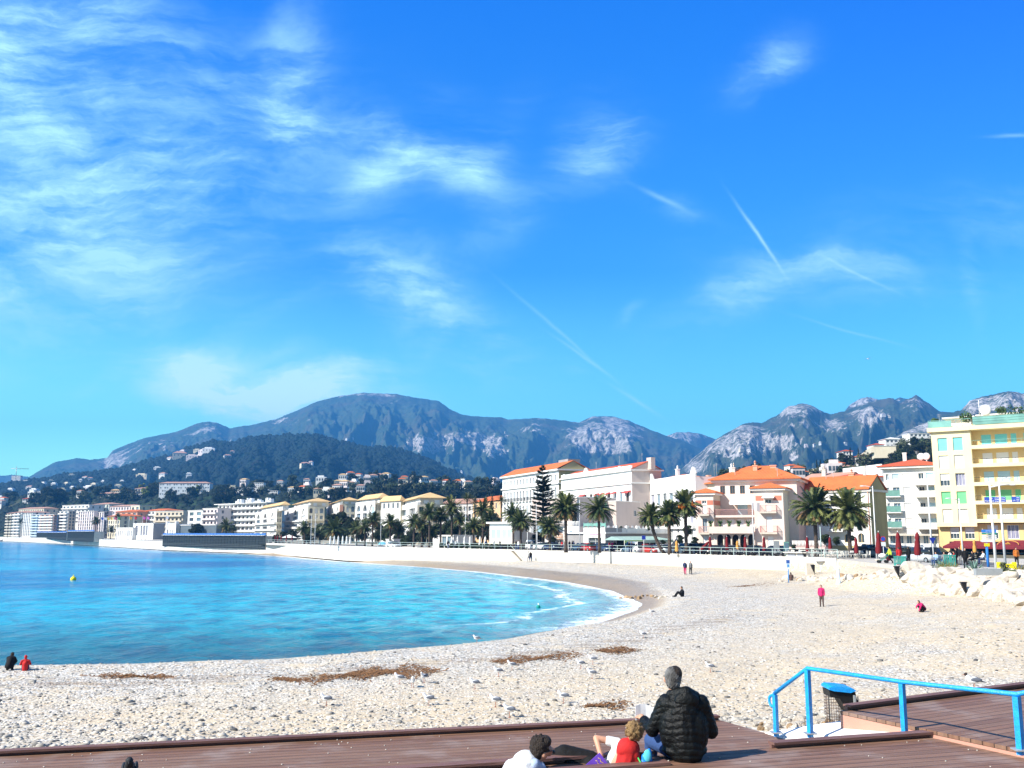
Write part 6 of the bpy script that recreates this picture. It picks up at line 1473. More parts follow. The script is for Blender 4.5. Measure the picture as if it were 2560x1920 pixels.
forest('town_hill', 4200, (-100, 1300), 1, 'hillside_wood', pmat('hillside wood crown', (.003,.012,.009), (.016,.030,.018), .03, .9), 3.0)
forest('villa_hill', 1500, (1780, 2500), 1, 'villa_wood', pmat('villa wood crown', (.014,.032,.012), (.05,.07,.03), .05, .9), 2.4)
# ================================================================ STREET AND BEACH FURNITURE
def xyp(px, Y, z=PROM): q = P(px, 1380, Y); return Vector((q.x, q.y, z))
# ---- cars
M_TYRE = pmat('tyre rubber', (.015,.015,.015)); M_RIM = pmat('alloy rim', (.5,.5,.52), rough=.35, metal=.7); M_CGLASS = glassmat('car glass', (.02,.025,.03), .05)
M_LAMP = pmat('headlamp lens', (.75,.76,.78), rough=.2); M_TAIL = pmat('tail lamp', (.45,.02,.02), rough=.3)
def loft(secs, mi=0):
    mb = MB(); n = len(secs[0]); vs = [v for s in secs for v in s]; fs = [tuple(range(n))[::-1], tuple((len(secs)-1)*n+k for k in range(n))]
    for i in range(len(secs)-1):
        for k in range(n): fs.append((i*n+k, i*n+(k+1) % n, (i+1)*n+(k+1) % n, (i+1)*n+k))
    return mb.add(vs, fs, mi, True)
CAR = {}
def car(px, Y, rz, paint, lab, kind='hatch', cat='car', grp='vehicles parked along the promenade', z=PROM-.12):
    key = (kind, paint.name)
    if key not in CAR:
        L = {'hatch': 4.0, 'van': 4.4, 'suv': 4.5}[kind]; H = {'hatch': 1.45, 'van': 1.85, 'suv': 1.7}[kind]; w = .86; a = -L/2
        def sec(x, z0, z1, wb, wt_): return [(x,-wb,z0),(x,-wb*1.02,z0+(z1-z0)*.5),(x,-wt_,z1-.04),(x,-wt_*.9,z1),(x,wt_*.9,z1),(x,wt_,z1-.04),(x,wb*1.02,z0+(z1-z0)*.5),(x,wb,z0)]
        body = loft([sec(a, .35, .62, w*.8, w*.72), sec(a+.12, .24, .74, w*.96, w*.86), sec(a+.9, .2, .88, w, w*.92), sec(a+1.25, .2, .93, w, w*.94), sec(-a-.5, .2, .95, w, w*.95), sec(-a-.1, .25, .92, w*.97, w*.92), sec(-a, .4, .8, w*.85, w*.8)])
        x0 = a+(.95 if kind != 'van' else .8); rf = H
        cab = loft([sec(x0, .88, .93, w*.9, w*.86), sec(x0+.75, .9, rf-.05, w*.92, w*.76), sec(x0+1.3, .9, rf, w*.94, w*.78), sec(-a-(.55 if kind == 'hatch' else .3), .9, rf-.06, w*.92, w*.76), sec(-a-.06, .88, .97, w*.9, w*.84)])
        roof = MB(); xa, xb = x0+.8, -a-(.6 if kind == 'hatch' else .28); roof.box(xa, xb, -w*.72, w*.72, rf-.03, rf+.02)
        for s in (-1, 1):
            for xx, t_ in ((x0+1.55, .05), (-a-1.15, .09)): roof.add([(xx, s*w*.97, .9), (xx+t_*2, s*w*.97, .9), (xx+t_*2+.02, s*w*.80, rf), (xx, s*w*.80, rf)], [(0,1,2,3)])
            if kind == 'van': roof.add([(x0+1.6, s*w*.98, .9), (-a-.1, s*w*.96, .9), (-a-.3, s*w*.80, rf), (x0+1.6, s*w*.81, rf)], [(0,1,2,3)])
        wh = MB(); wh.tube([(0,-.1,0),(0,.1,0)], [.31,.31], 16); ri = MB(); ri.tube([(0,-.105,0),(0,.105,0)], [.18,.18], 12)
        hl = MB(); hl.ball((0,0,0), (.06,.16,.08), 8, 6)
        CAR[key] = (body.mesh('body', paint), cab.mesh('cabin_glass', M_CGLASS), roof.mesh('roof', paint), wh.mesh('wheel', M_TYRE), ri.mesh('rim', M_RIM), hl.mesh('headlight', M_LAMP), hl.mesh('tail_light', M_TAIL), a)
    b_, c_, r_, w_, ri_, h_, t_, a = CAR[key]; p = xyp(px, Y, z); e = empty('parked_car' if kind != 'van' else 'parked_van', p, rz, lab, cat, grp)
    def put(nm, me, loc=(0,0,0), par=None): o = bpy.data.objects.new(nm, me); COL.objects.link(o); o.location = loc; link(o, par or e); return o
    put('body', b_); put('cabin_glass', c_); put('roof', r_)
    for x in (a+.75, -a-.7):
        for s in (-.8, .8): q = put('wheel', w_, (x, s, .31)); put('rim', ri_, (0,0,0), q)
    for s in (-.6, .6): put('headlight', h_, (a+.06, s, .62)); put('tail_light', t_, (-a-.06, s, .75))
    return e
def paint(name, c): return pmat(name, c, tuple(x*.9 for x in c), 1, .25, spec=.6)
PW, PB, PG, PR, PN, PS = paint('white car paint', (.8,.8,.8)), paint('black car paint', (.012,.013,.016)), paint('grey car paint', (.16,.17,.18)), paint('red car paint', (.45,.03,.02)), paint('navy car paint', (.03,.05,.12)), paint('silver car paint', (.45,.48,.52))
wd = math.atan2(*(WALL[12]-WALL[8]).yx)
for px, Y, c, k, lab in [(1338,182,PW,'van','white people carrier parked left of the norfolk pine'),(1360,180,PW,'hatch','white hatchback next to the people carrier'),(1378,178,PN,'hatch','navy hatchback in front of the striped awnings'),(1452,168,PS,'hatch','silver blue car before the curved shop corner'),(1468,166,PR,'hatch','dark red car just right of the silver blue one'),
    (1510,164,PN,'hatch','dark blue car before the wide black doorway'),(1582,152,PW,'van','white van parked before the green canopy'),(1625,150,PR,'hatch','low red car between white van and hotel palms'),(1650,149,PS,'hatch','silver car behind the leaning palm'),(1715,143,PS,'suv','pale blue car at the foot of the tallest palm'),(1755,141,PB,'suv','black car at the left villa tower'),(1800,139,PB,'hatch','black car before the villa arches'),
    (1838,138,PG,'hatch','grey car before the right villa arches'),(1878,137,PB,'hatch','black car under the balcony of the right tower'),(1935,134,PB,'hatch','black car right of the villa side by the notice boards'),(2150,128,PB,'hatch','black car behind the cafe chairs before the ochre gable'),(2196,126,PG,'suv','dark car half hidden behind the pushchair walker'),(985,204,PW,'hatch','small pale car behind the white box cabin')]:
    car(px, Y, wd+random.uniform(-.06,.06)+(math.pi if random.random()<.3 else 0), c, lab, k)
car(2302, 104, wd-.25, PS, 'silver suv standing right of the red folded parasols', 'suv', z=PROM-.1)
# ---- folded parasols
M_PARR = pmat('dark red parasol cloth', (.17,.008,.010), (.12,.006,.008), 3, .8, .5, 12, stretch=(1,1,.2)); M_PARW = pmat('white parasol cloth', (.78,.77,.74), (.66,.66,.66), 3, .8, .5, 12, stretch=(1,1,.2)); M_PARY = pmat('orange parasol cloth', (.72,.36,.08), (.6,.3,.07), 3, .8)
PRS = {}
def parasol(px, Y, mat, lab, grp, h=2.5, tilt=0., z=PROM, r=1.):
    if mat.name not in PRS:
        rs = random.Random(5); mb = MB(); n = 14; prof = [(.60,.20),(.9,.24),(1.5,.20),(1.9,.14),(2.0,.19),(2.3,.12),(2.48,.03)]; vs = []; fs = []
        for z_, r_ in prof:
            for k in range(n): a = 6.283*k/n; rr = r_*(1.12 if k % 2 else .86); vs.append((rr*math.cos(a), rr*math.sin(a), z_))
        for i in range(len(prof)-1):
            for k in range(n): fs.append((i*n+k, i*n+(k+1) % n, (i+1)*n+(k+1) % n, (i+1)*n+k))
        mb.add(vs, fs, 0, True); pl = MB(); pl.tube([(0,0,0),(0,0,2.6)], .025, 6); bs_ = MB(); bs_.tube([(0,0,0),(0,0,.1)], .3, 12)
        PRS[mat.name] = (mb.mesh('cloth', mat), pl.mesh('pole', M_RAILW), bs_.mesh('base', M_STONE))
    e = empty('folded_parasol', xyp(px, Y, z), 0, lab, 'parasol', grp); e.scale = (r, r, h/2.5); e.rotation_euler = (0, tilt, 0)
    for nm, me in zip(('cloth', 'pole', 'base'), PRS[mat.name]): o = bpy.data.objects.new(nm, me); COL.objects.link(o); link(o, e)
for i, (px, Y, t, lab) in enumerate([(1742,136,.75,'tilted red parasol leaning at the left villa tower'),(1776,136,.0,'red folded parasol left of the villa arches'),(1818,135,0,'red folded parasol before the second villa arch'),(1864,134,0,'red folded parasol before the fourth villa arch'),(1911,132,0,'red folded parasol under the right villa tower'),(2019,122,0,'red folded parasol left of the left big palm'),(2076,120,0,'red folded parasol between the two big palms'),(2141,117,0,'red folded parasol below the right big palm'),
    (2195,108,.05,'wide red folded parasol left of the no parking sign'),(2247,104,0,'red folded parasol behind the green barrier'),(2292,100,.05,'tall red folded parasol left of the silver suv')]): parasol(px, Y, M_PARR, lab, 'red folded parasols', 2.6 if i < 8 else 3.2, t, r=1.0 if i < 8 else 1.3)
for px, lab in ((1692,'orange parasol before the middle palm of the trio'),(1844,'small orange parasol before the third villa arch')): parasol(px, 137, M_PARY, lab, 'orange parasols', 2.0)
for px, lab in ((2406,'orange folded parasol left under the burgundy awning'),(2437,'orange folded parasol right under the burgundy awning')): parasol(px, 128, M_PARY, lab, 'orange parasols', 2.2)
for i, px in enumerate((825, 835, 845, 856, 866, 875)): parasol(px, 218, M_PARW, 'white folded parasol in the row before the dark grove', 'white folded parasols in a row', 2.4)
for i, px in enumerate((1118, 1129, 1144, 1161, 1175, 1200, 1213)): parasol(px, 190, M_PARW, 'white folded parasol on the terrace left of the low pavilion', 'white parasols beside the pavilion', 2.4)
for i, px in enumerate((687, 693, 702, 715, 729)): parasol(px, 285, M_PARR, 'small dark red parasol on the terrace right of the long grandstand', 'dark red parasols by the grandstand', 2.4)
# terrace with white cloths by the grandstand
tt = empty('terrace_canopy', xyp(700, 288), .2, 'low white canopies over a terrace right of the long grandstand', 'canopy'); mb = MB(); 
for k in range(4): mb.add([(k*5.2,-2,1.6),(k*5.2+5,-2,1.6),(k*5.2+5,2,1.6),(k*5.2,2,1.6),(k*5.2+2.5,0,2.6)], [(0,1,4),(1,2,4),(2,3,4),(3,0,4)])
mb.build('cover', M_AWNW, tt); mb = MB(); mb.box(-1, 21, -2.4, 2.4, .0, .9); mb.build('counter', M_STONE, tt)
# ---- poles, lamps and signs
def pole(px, Y, h, lab, name='mast', cat='pole', r=.06, arm=None, grp=None, mat=None, z=PROM):
    e = empty(name, xyp(px, Y, z), 0, lab, cat, grp); mb = MB(); mb.tube([(0,0,0),(0,0,h)], [r*1.3, r*.7], 8); mb.build('post', mat or M_RAILW, e)
    if arm:
        mb = MB(); mb.tube([(0,0,h-.2),(arm*.5,0,h-.02),(arm,0,h+.05)], [r*.7,r*.5,r*.4], 6); mb.build('arm', mat or M_RAILW, e)
        mb = MB(); mb.ball((arm,0,h), (.32,.12,.07), 8, 6); mb.build('lamp_head', M_RAILW, e)
    return e
for px, Y, h, lab in [(776,235,7.5,'slim white mast right of the bearded palm'),(786,236,7.8,'second slim white mast beside the first'),(951,222,8,'slim white mast left of the white box cabin'),(1066,205,8,'white mast behind the beach restaurant'),(1163,196,8.5,'white mast among the pavilion parasols'),(1341,178,8.5,'white mast left of the striped awnings'),(1450,172,9,'white mast at the corner of the curved shop'),(1885,135,7.5,'flagpole with drooping flag at the villa'),(1319,176,4.5,'short flagpole with white flag at the pavilion'),(1343,176,4.5,'short flagpole with pale blue flag at the pavilion')]:
    e = pole(px, Y, h, lab)
    if 'flag' in lab: mb = MB(); n = 8; vs = []; [vs.extend([(k*.16, .05*math.sin(k*1.1), h-.1-k*.02), (k*.15, .06*math.sin(k*1.1+.5), h-1.1-k*.06)]) for k in range(n)]; mb.add(vs, [(2*k,2*k+1,2*k+3,2*k+2) for k in range(n-1)], 0, True); mb.build('flag', M_PINKW if 'villa' in lab else M_BRWHITE if 'white' in lab else M_SHB, e)
for px, Y, col in [(247,470,(.02,.1,.5)),(255,470,(.8,.8,.8)),(262,468,(.75,.5,.05)),(270,466,(.8,.5,.1)),(280,465,(.6,.1,.2)),(289,463,(.05,.3,.1)),(318,455,(.7,.35,.05)),(330,453,(.6,.05,.05)),(352,450,(.7,.1,.5)),(362,449,(.75,.2,.6)),(410,440,(.7,.7,.8))]:
    e = pole(px, Y, 11, 'tall flagpole in the row before the far palace', 'flagpole', 'flagpole', .09, grp='flagpoles before the palace'); mb = MB(); mb.add([(0,0,10.8),(1.2,.2,10.3),(1.1,.1,9.2),(0,0,9.6)], [(0,1,2,3)]); mb.build('flag', pmat('flag %.2f %.2f' % col[:2], col), e)
pole(2191, 113, 8.6, 'tall lamp post before the ochre gable', 'street_lamp', 'lamp', .07, -1.2)
pole(2290, 108, 9.5, 'thin lamp post above the tall red parasol', 'street_lamp', 'lamp', .05)
pole(2330, 105, 8.8, 'white lamp post before the white flats balconies', 'street_lamp', 'lamp', .09)
pole(2407, 98, 6.6, 'lamp post with small arm before the burgundy awning', 'street_lamp', 'lamp', .07, -1.1)
pole(2487, 82, 7.2, 'thick white lamp post with long arm, left of the pair', 'street_lamp', 'lamp', .10, 2.0)
pole(2511, 92, 8.4, 'thick white lamp post, right of the pair near the frame edge', 'street_lamp', 'lamp', .10, 1.1)
# direction signs on the left thick post
ds = empty('direction_sign', xyp(2470, 84, PROM), -.05, 'stack of blue green and white direction boards beside the thick lamp post', 'sign'); mb = MB(); mb.tube([(.6,0,0),(.6,0,3.9)], .05, 6); mb.build('post', M_RAILW, ds)
M_SBL = pmat('blue sign board', (.03,.20,.62)); M_SGR = pmat('green sign board', (.0,.26,.20)); M_SWH = pmat('white sign board', (.8,.82,.82)); M_SY = pmat('yellow sign board', (.85,.72,.02)); M_TXD = pmat('dark sign lettering', (.03,.04,.1))
def sz(py, Y): return CAMZ+slope(py)*Y-PROM
for (y0, y1, mt, s, tm, sx_) in [(1324,1331.5,M_SBL,'ITALIE',M_LET,.52),(1332,1336,M_SGR,'SOSPEL',M_LET,.52),(1338,1341,M_SWH,'GARE',M_TXD,.52),(1342.3,1345,M_SWH,'CENTRE',M_TXD,.52),(1346,1349,M_SWH,'MAIRIE',M_TXD,.52)]:
    mb = MB(); mb.box(-.45, .8, -.10, -.06, sz(y1,84), sz(y0,84)); o = mb.build('board', mt, ds); scribble('lettering', -.1, .62, (sz(y0,84)+sz(y1,84))/2, (sz(y0,84)-sz(y1,84))*.4, tm, o, -.105, len(s), .012)
ds = empty('direction_sign', xyp(2468, 88), 0, 'white arrow board above a yellow board on a blue post', 'sign'); mb = MB(); mb.tube([(0,0,0),(0,0,sz(1357,88))], .12, 8); mb.build('post', M_SBL, ds)
mb = MB(); a, c = sz(1355,88), sz(1351,88); mb.add([(-.45,-.12,a),(.5,-.12,a),(.5,-.12,c+.05),(-.45,-.12,c+.05),(-.62,-.12,(a+c)/2),(-.45,-.08,a),(.5,-.08,a),(.5,-.08,c+.05),(-.45,-.08,c+.05),(-.62,-.08,(a+c)/2)], [(0,1,2,3,4),(9,8,7,6,5),(0,5,6,1),(1,6,7,2),(2,7,8,3),(3,8,9,4),(4,9,5,0)]); mb.build('arrow_board', M_SWH, ds)
mb = MB(); mb.box(-.28, .22, -.14, -.10, sz(1366,88), sz(1358,88)); mb.build('board', M_SY, ds)
sg = pole(2333, 100, 2.3, 'small blue triangular sign beside the white lamp post', 'road_sign', 'sign', .04); mb = MB(); mb.add([(-.35,-.06,2.6),(.35,-.06,2.6),(0,-.06,1.95),(-.35,-.03,2.6),(.35,-.03,2.6),(0,-.03,1.95)], [(2,1,0),(3,4,5),(0,1,4,3),(1,2,5,4),(2,0,3,5)]); mb.build('board', pmat('deep blue sign', (.01,.03,.3)), sg)
sg = pole(2209, 110, 2.5, 'round no parking sign above a white plate', 'road_sign', 'sign', .04); mb = MB(); mb.tube([(0,-.03,2.4),(0,-.06,2.4)], [.32,.32], 18); o = mb.build('disc', pmat('sign red', (.55,.03,.05)), sg); mb = MB(); mb.tube([(0,-.061,2.4),(0,-.075,2.4)], [.24,.24], 18); mb.build('centre', pmat('sign blue', (.02,.08,.45)), o); mb = MB(); mb.box(-.28,.28,-.06,-.03,1.6,2.05); mb.build('plate', M_SWH, sg)
sg = pole(1610, 142, 2.7, 'blue parking sign post before the green canopy', 'road_sign', 'sign', .04); mb = MB(); mb.box(-.28,.28,-.06,-.03,2.1,2.7); mb.build('board', pmat('deep blue sign', (.01,.03,.3)), sg)
nb = empty('notice_board', xyp(1944, 131), 0, 'pair of grey framed notice boards on the promenade right of the villa', 'notice board'); mb = MB(); mb.box(-.5,.3,0,.1,.3,2.0); mb.build('board', M_METAL, nb); mb = MB(); mb.box(.9,1.6,0,.1,.2,1.9); mb.build('frame', M_TEALG, nb); mb = MB(); mb.box(1.0,1.5,-.03,-.004,.4,1.7); mb.build('panel', M_GLASSB, nb)
# ---- cafe chairs and tables
M_CH = pmat('white cane chair', (.72,.70,.64), (.6,.58,.52), 6)
mb = MB(); 
for s in (-.22,.22):
    mb.tube([(s,-.2,0),(s,-.22,.45)], .02, 5); mb.tube([(s,.2,0),(s,.22,.45),(s,.27,.9)], .02, 5)
fr_ = mb.mesh('frame', M_CH); mb = MB(); mb.box(-.24,.24,-.24,.24,.43,.47); se_ = mb.mesh('seat', M_CH); mb = MB()
for k in range(5): mb.box(-.2+k*.09,-.17+k*.09,.235,.26,.5,.88)
mb.box(-.24,.24,.24,.28,.86,.92); ba_ = mb.mesh('backrest', M_CH)
rs = random.Random(4)
for i in range(34):
    px = 1968+i*6.1; e = empty('cafe_chair', xyp(px, wy(px)+rs.uniform(1.2,4.2)), rs.uniform(-3,3), 'white cane cafe chair in the crowd of chairs by the railing', 'chair', 'cane chairs of the seafront cafe')
    for nm, me in (('frame', fr_), ('seat', se_), ('backrest', ba_)): o = bpy.data.objects.new(nm, me); COL.objects.link(o); link(o, e)
mb = MB(); mb.tube([(0,0,.72),(0,0,.75)], .38, 16); to_ = mb.mesh('tabletop', M_RAILW); mb = MB(); mb.tube([(0,0,0),(0,0,.72)], .03, 6); mb.tube([(0,0,0),(0,0,.03)], .24, 10); tl_ = mb.mesh('pedestal', M_IRON)
for i in range(9):
    e = empty('cafe_table', xyp(1975+i*22, wy(1975+i*22)+2.6), 0, 'small round cafe table among the cane chairs', 'table', 'round cafe tables')
    for nm, me in (('tabletop', to_), ('pedestal', tl_)): o = bpy.data.objects.new(nm, me); COL.objects.link(o); link(o, e)
# scooters / dark street clutter before the villa as motor scooters
mb = MB(); mb.tube([(-.6,0,.35),(-.2,0,.45),(.35,0,.5),(.55,0,.95)], [.16,.2,.12,.05], 8); mb.ball((-.25,0,.68), (.38,.13,.1), 10, 6); sc_b = mb.mesh('body', PB); mb = MB(); mb.tube([(0,-.05,0),(0,.05,0)], .24, 14); sc_w = mb.mesh('wheel', M_TYRE); mb = MB(); mb.tube([(.52,-.3,1.0),(.52,.3,1.0)], .02, 5); sc_h = mb.mesh('handlebar', M_IRON)
for i in range(16):
    e = empty('motor_scooter', xyp(1690+i*18.5, wy(1690+i*18.5)+2.4, PROM), rs.uniform(.8,2.2), 'dark motor scooter parked behind the sea wall railing', 'scooter', 'scooters parked by the railing')
    for nm, me, loc in (('body', sc_b, (0,0,0)), ('wheel', sc_w, (-.6,0,.24)), ('wheel', sc_w, (.6,0,.24)), ('handlebar', sc_h, (0,0,0))): o = bpy.data.objects.new(nm, me); COL.objects.link(o); o.location = loc; link(o, e)
# hedge boxes along the pavilion railing
for i in range(12):
    px = 1104+i*12.5; c = xyp(px, wy(px)+2.2, PROM+.55); e = tree('planter_bush', c, .12, BIG[1], 'low green bush in a planter behind the pavilion railing', 'planter bushes at the railing', i*.8)
# ---- green barriers, benches, yellow barrier
M_TURQ = pmat('turquoise barrier paint', (.06,.36,.30), (.05,.32,.27), 3)
def barrier(px, Y, w, h, lab, mat=M_TURQ, n=9, z=PROM, rz=0.):
    e = empty('barrier', xyp(px, Y, z), rz, lab, 'barrier'); mb = MB(); mb.box(-w/2,w/2,-.03,.03,h-.08,h); mb.box(-w/2,w/2,-.03,.03,.15,.22); mb.build('frame', mat, e)
    mb = MB(); 
    for k in range(n): x = -w/2+w*(k+.5)/n; mb.box(x-w/n*.28, x+w/n*.28, -.02,.02,.22,h-.08)
    mb.build('slats', mat, e)
    for s in (-.8,.8): mb = MB(); mb.box(s*w/2-.03, s*w/2+.03, -.2,.2,0,.15); mb.build('foot', mat, e)
barrier(2246, 92, 1.0, .9, 'turquoise slatted barrier with a person in red behind it, wider one', n=8); barrier(2258, 91.5, .5, .9, 'narrow turquoise slatted barrier right of the wider one', n=4)
barrier(2368, 84, .7, 1.2, 'turquoise slatted bench end left of the sitting crowd', n=5); barrier(2380, 83.5, .6, 1.2, 'second turquoise slatted bench end behind the first agave', n=4)
yb = empty('barrier', xyp(2514, 78, PROM), 0, 'bright yellow plastic barrier at the right edge', 'barrier'); M_YP = pmat('yellow plastic', (.85,.74,.01), (.8,.68,.01), 2, .4)
mb = MB(); mb.box(-.6,.6,-.05,.05,.2,.62); mb.box(-.6,.6,-.07,-.05,.50,.58); mb.box(-.6,.6,-.07,-.05,.28,.36); mb.build('panel', M_YP, yb)
for s in (-.62,.62): mb = MB(); mb.box(s-.13,s+.13,-.12,.12,.3,.75); mb.box(s-.1,s+.1,-.2,.2,0,.3); mb.build('foot', M_YP, yb)
mb = MB(); mb.box(-.5,.5,-.04,.04,-.35,.08); tag(mb.build('concrete_block', M_GREY, None, xyp(2516, 76.5, PROM+.05)), 'grey concrete block under the yellow barrier', 'block')
# stone planters
for px, Y, lab in ((2291,88,'round stone planter behind the boulders right of the barriers'),(2528,70,'round stone planter right of the concrete block')):
    e = empty('stone_planter', xyp(px, Y, PROM-.12), 0, lab, 'planter'); e.scale = (.75, .75, .75); mb = MB(); mb.tube([(0,0,0),(0,0,.35),(0,0,.6)], [.45,.5,.42], 18, cap=True); mb.build('bowl', M_STONE, e); mb = MB(); mb.ball((0,0,.55), (.38,.38,.22), 12, 6); mb.build('soil_plants', M_LEAFO, e)
mb = MB(); mb.box(-.9,1.1,-.2,.2,0,.5); tag(mb.build('wire_container', M_METAL, None, xyp(2463, 72, PROM-.05)), 'low grey slatted container with red graffiti near the agave', 'container')
# ---- litter bins on the beach (black cantilevered bags on posts)
M_BLK = pmat('black plastic', (.006,.006,.007), (.012,.012,.012), 3, .5)
def binn(px, py, h, lab, hi=900, flip=1, lid=M_BLK):
    p = ground(px, py, hi); e = empty('litter_bin', p, 0, lab, 'litter bin'); e.scale = (.8,.8,1); s = h*.8; mb = MB(); mb.tube([(.14*flip*s,0,-.1),(.14*flip*s,0,.9*s)], .03*s, 6); mb.build('post', M_IRON, e)
    mb = MB(); mb.add([(-.24*flip*s,-.16*s,.93*s),(.16*flip*s,-.2*s,.93*s),(.16*flip*s,.2*s,.93*s),(-.24*flip*s,.16*s,.93*s),(.02*flip*s,-.11*s,.32*s),(.12*flip*s,-.12*s,.2*s),(.12*flip*s,.12*s,.2*s),(.02*flip*s,.11*s,.32*s),(-.22*flip*s,-.14*s,.78*s),(-.22*flip*s,.14*s,.78*s)],
        [(0,1,2,3),(8,4,5,1,0),(3,2,6,7,9),(4,7,6,5),(1,5,6,2),(0,3,9,8),(8,9,7,4)]); mb.build('bag', M_BLK, e)
    mb = MB(); mb.box(*sorted((-.28*flip*s,.2*flip*s)), -.22*s,.22*s,.935*s,1.0*s); mb.build('lid', lid, e); return e
for px, py, h, lab in [(2012,1418,1.5,'black litter bin on the sea wall right of the white benches'),(2034,1438,1.5,'black litter bin beside the sand block'),(2245,1451,1.5,'black litter bin at the left end of the boulder bank'),(2412,1491,1.35,'black litter bin in front of the boulder bank'),(1408,1402,1.4,'black litter bin below the curved shop'),(1506,1404,1.6,'litter bin with pale blue lid below the lone palm'),(1647,1408,1.5,'black litter bin below the green canopy'),(1788,1411,1.4,'black litter bin below the villa'),
    (1123,1392,1.5,'leaning black litter bin on the middle beach')]:
    binn(px, py, h, lab, lid=M_SHB if 'blue' in lab else M_BLK)
# ---- shower post, beach information sign, benches at the wall
M_PBL = pmat('pale blue painted steel', (.55,.68,.80), (.5,.62,.74), 3, .5)
p = ground(2097, 1461); sh_ = empty('beach_shower', p, 0, 'pale blue beach shower column with two heads', 'shower'); H_ = 57*p.y/F
mb = MB(); mb.tube([(0,0,-.1),(0,0,.35),(0,0,.36),(0,0,H_*.62),(0,0,H_*.63),(0,0,H_*.97)], [.24,.20,.15,.11,.06,.05], 12); mb.build('column', M_PBL, sh_)
for s in (-1,1): mb = MB(); mb.tube([(0,0,H_*.95),(s*.12,0,H_*.99),(s*.26,0,H_*.97)], [.03,.03,.05], 6); mb.build('shower_head', M_PBL, sh_)
mb = MB(); mb.tube([(-.18,0,H_*.62),(.14,0,H_*.62)], .05, 6); mb.build('push_button', M_PBL, sh_)
p = ground(1972, 1457); sg = empty('beach_sign', p, 0, 'blue topped beach information board on a blue post', 'sign'); Hs = 55*p.y/F; mb = MB(); mb.tube([(0,0,-.1),(0,0,Hs*.6)], .06, 8); mb.build('post', pmat('medium blue paint', (.08,.28,.62)), sg)
mb = MB(); mb.box(-.2,.2,-.05,.0,Hs*.64,Hs); mb.build('board', pmat('pale blue board', (.5,.66,.82)), sg); mb = MB(); mb.box(-.2,.2,-.06,-.053,Hs*.85,Hs); mb.build('header', pmat('navy blue board', (.03,.10,.36)), sg); mb = MB(); mb.box(-.1,.1,-.06,-.053,Hs*.69,Hs*.8); mb.build('pictogram', pmat('medium blue paint', (.08,.28,.62)), sg)
for px, py, n, lab, cs in [(1858,1414,4,'long low white changing shelter with four pale blue panels against the wall',(.62,.70,.82)),(1990,1416,2,'low white shelter with two grey panels behind the information board',(.30,.32,.36))]:
    p = ground(px, py); q = xyp(px+0, p.y-0.3, p.z); e = empty('beach_shelter', q, wd, lab, 'shelter'); pm_ = pmat('shelter panel %.2f' % cs[0], cs)
    w0 = 4.4 if n == 4 else 3.0
    mb = MB(); mb.box(-w0/2-.2,w0/2+.2,.1,.6,0,.95); mb.box(-w0/2-.3,w0/2+.3,-.3,.7,.951,1.05); mb.build('frame', M_WALLC, e)
    for k in range(n): x = -w0/2+w0*(k+.1)/n; mb = MB(); mb.box(x, x+w0/n*.8, .02,.09,.3,.88); mb.build('panel', pm_, e)
# sand coloured block
p = ground(2025, 1436); mb = MB(); mb.box(-.45,.45,-.3,.3,-.2,1.3); tag(mb.build('concrete_post', M_STONE, None, p), 'sandy concrete block behind the black bin', 'block')
# mast with foot on the middle beach, ball game post
for px, py, h, lab in [(1248,1391,4.2,'tall thin pole with square foot on the beach below the pavilion'),(1052,1383,2.6,'short leaning pole with square foot on the middle beach'),(2055,1415,4.2,'thin pale green pole on the beach by the cafe railing')]:
    p = ground(px, py); e = empty('beach_pole', p, 0, lab, 'pole'); mb = MB(); mb.tube([(0,0,-.2),(0,0,h)], .05, 6); mb.build('post', M_RAILG, e); mb = MB(); mb.tube([(0,0,-.05),(0,0,.12)], .7, 14); mb.build('foot', M_GREY, e)
p = ground(956, 1377); mb = MB(); mb.ball((0,0,1.2), (1.2,.4,1.2), 16, 10); tag(mb.build('inflatable_ball', pmat('sky blue plastic', (.15,.55,.85)), None, p), 'big sky blue round inflatable lying by the wall', 'inflatable')
p = ground(925, 1376); e = empty('beach_goal', p, 0, 'thin framed goal on the far beach', 'goal'); mb = MB(); mb.tube([(-1.4,0,0),(-1.2,0,2.2),(1.4,0,2.2),(1.4,0,0)], .05, 5); mb.build('frame', M_IRON, e)
# ---- buoys
p = PZ(183, 1451, .0); e = empty('buoy', p, 0, 'yellow round buoy floating on the open water', 'buoy'); mb = MB(); mb.ball((0,0,.15), .38, 16, 12); mb.build('float', M_SY, e); mb = MB(); mb.tube([(0,0,.45),(0,0,.75)], .06, 6); mb.build('top', M_SY, e)
p = PZ(1346, 1520, .0); e = empty('buoy', p, 0, 'tiny green and white buoy near the surf', 'buoy'); mb = MB(); mb.ball((0,0,.08), .18, 12, 8); mb.build('float', M_SGR, e); mb = MB(); mb.tube([(0,0,.2),(0,0,.4)], .05, 6); mb.build('top', M_BRWHITE, e)
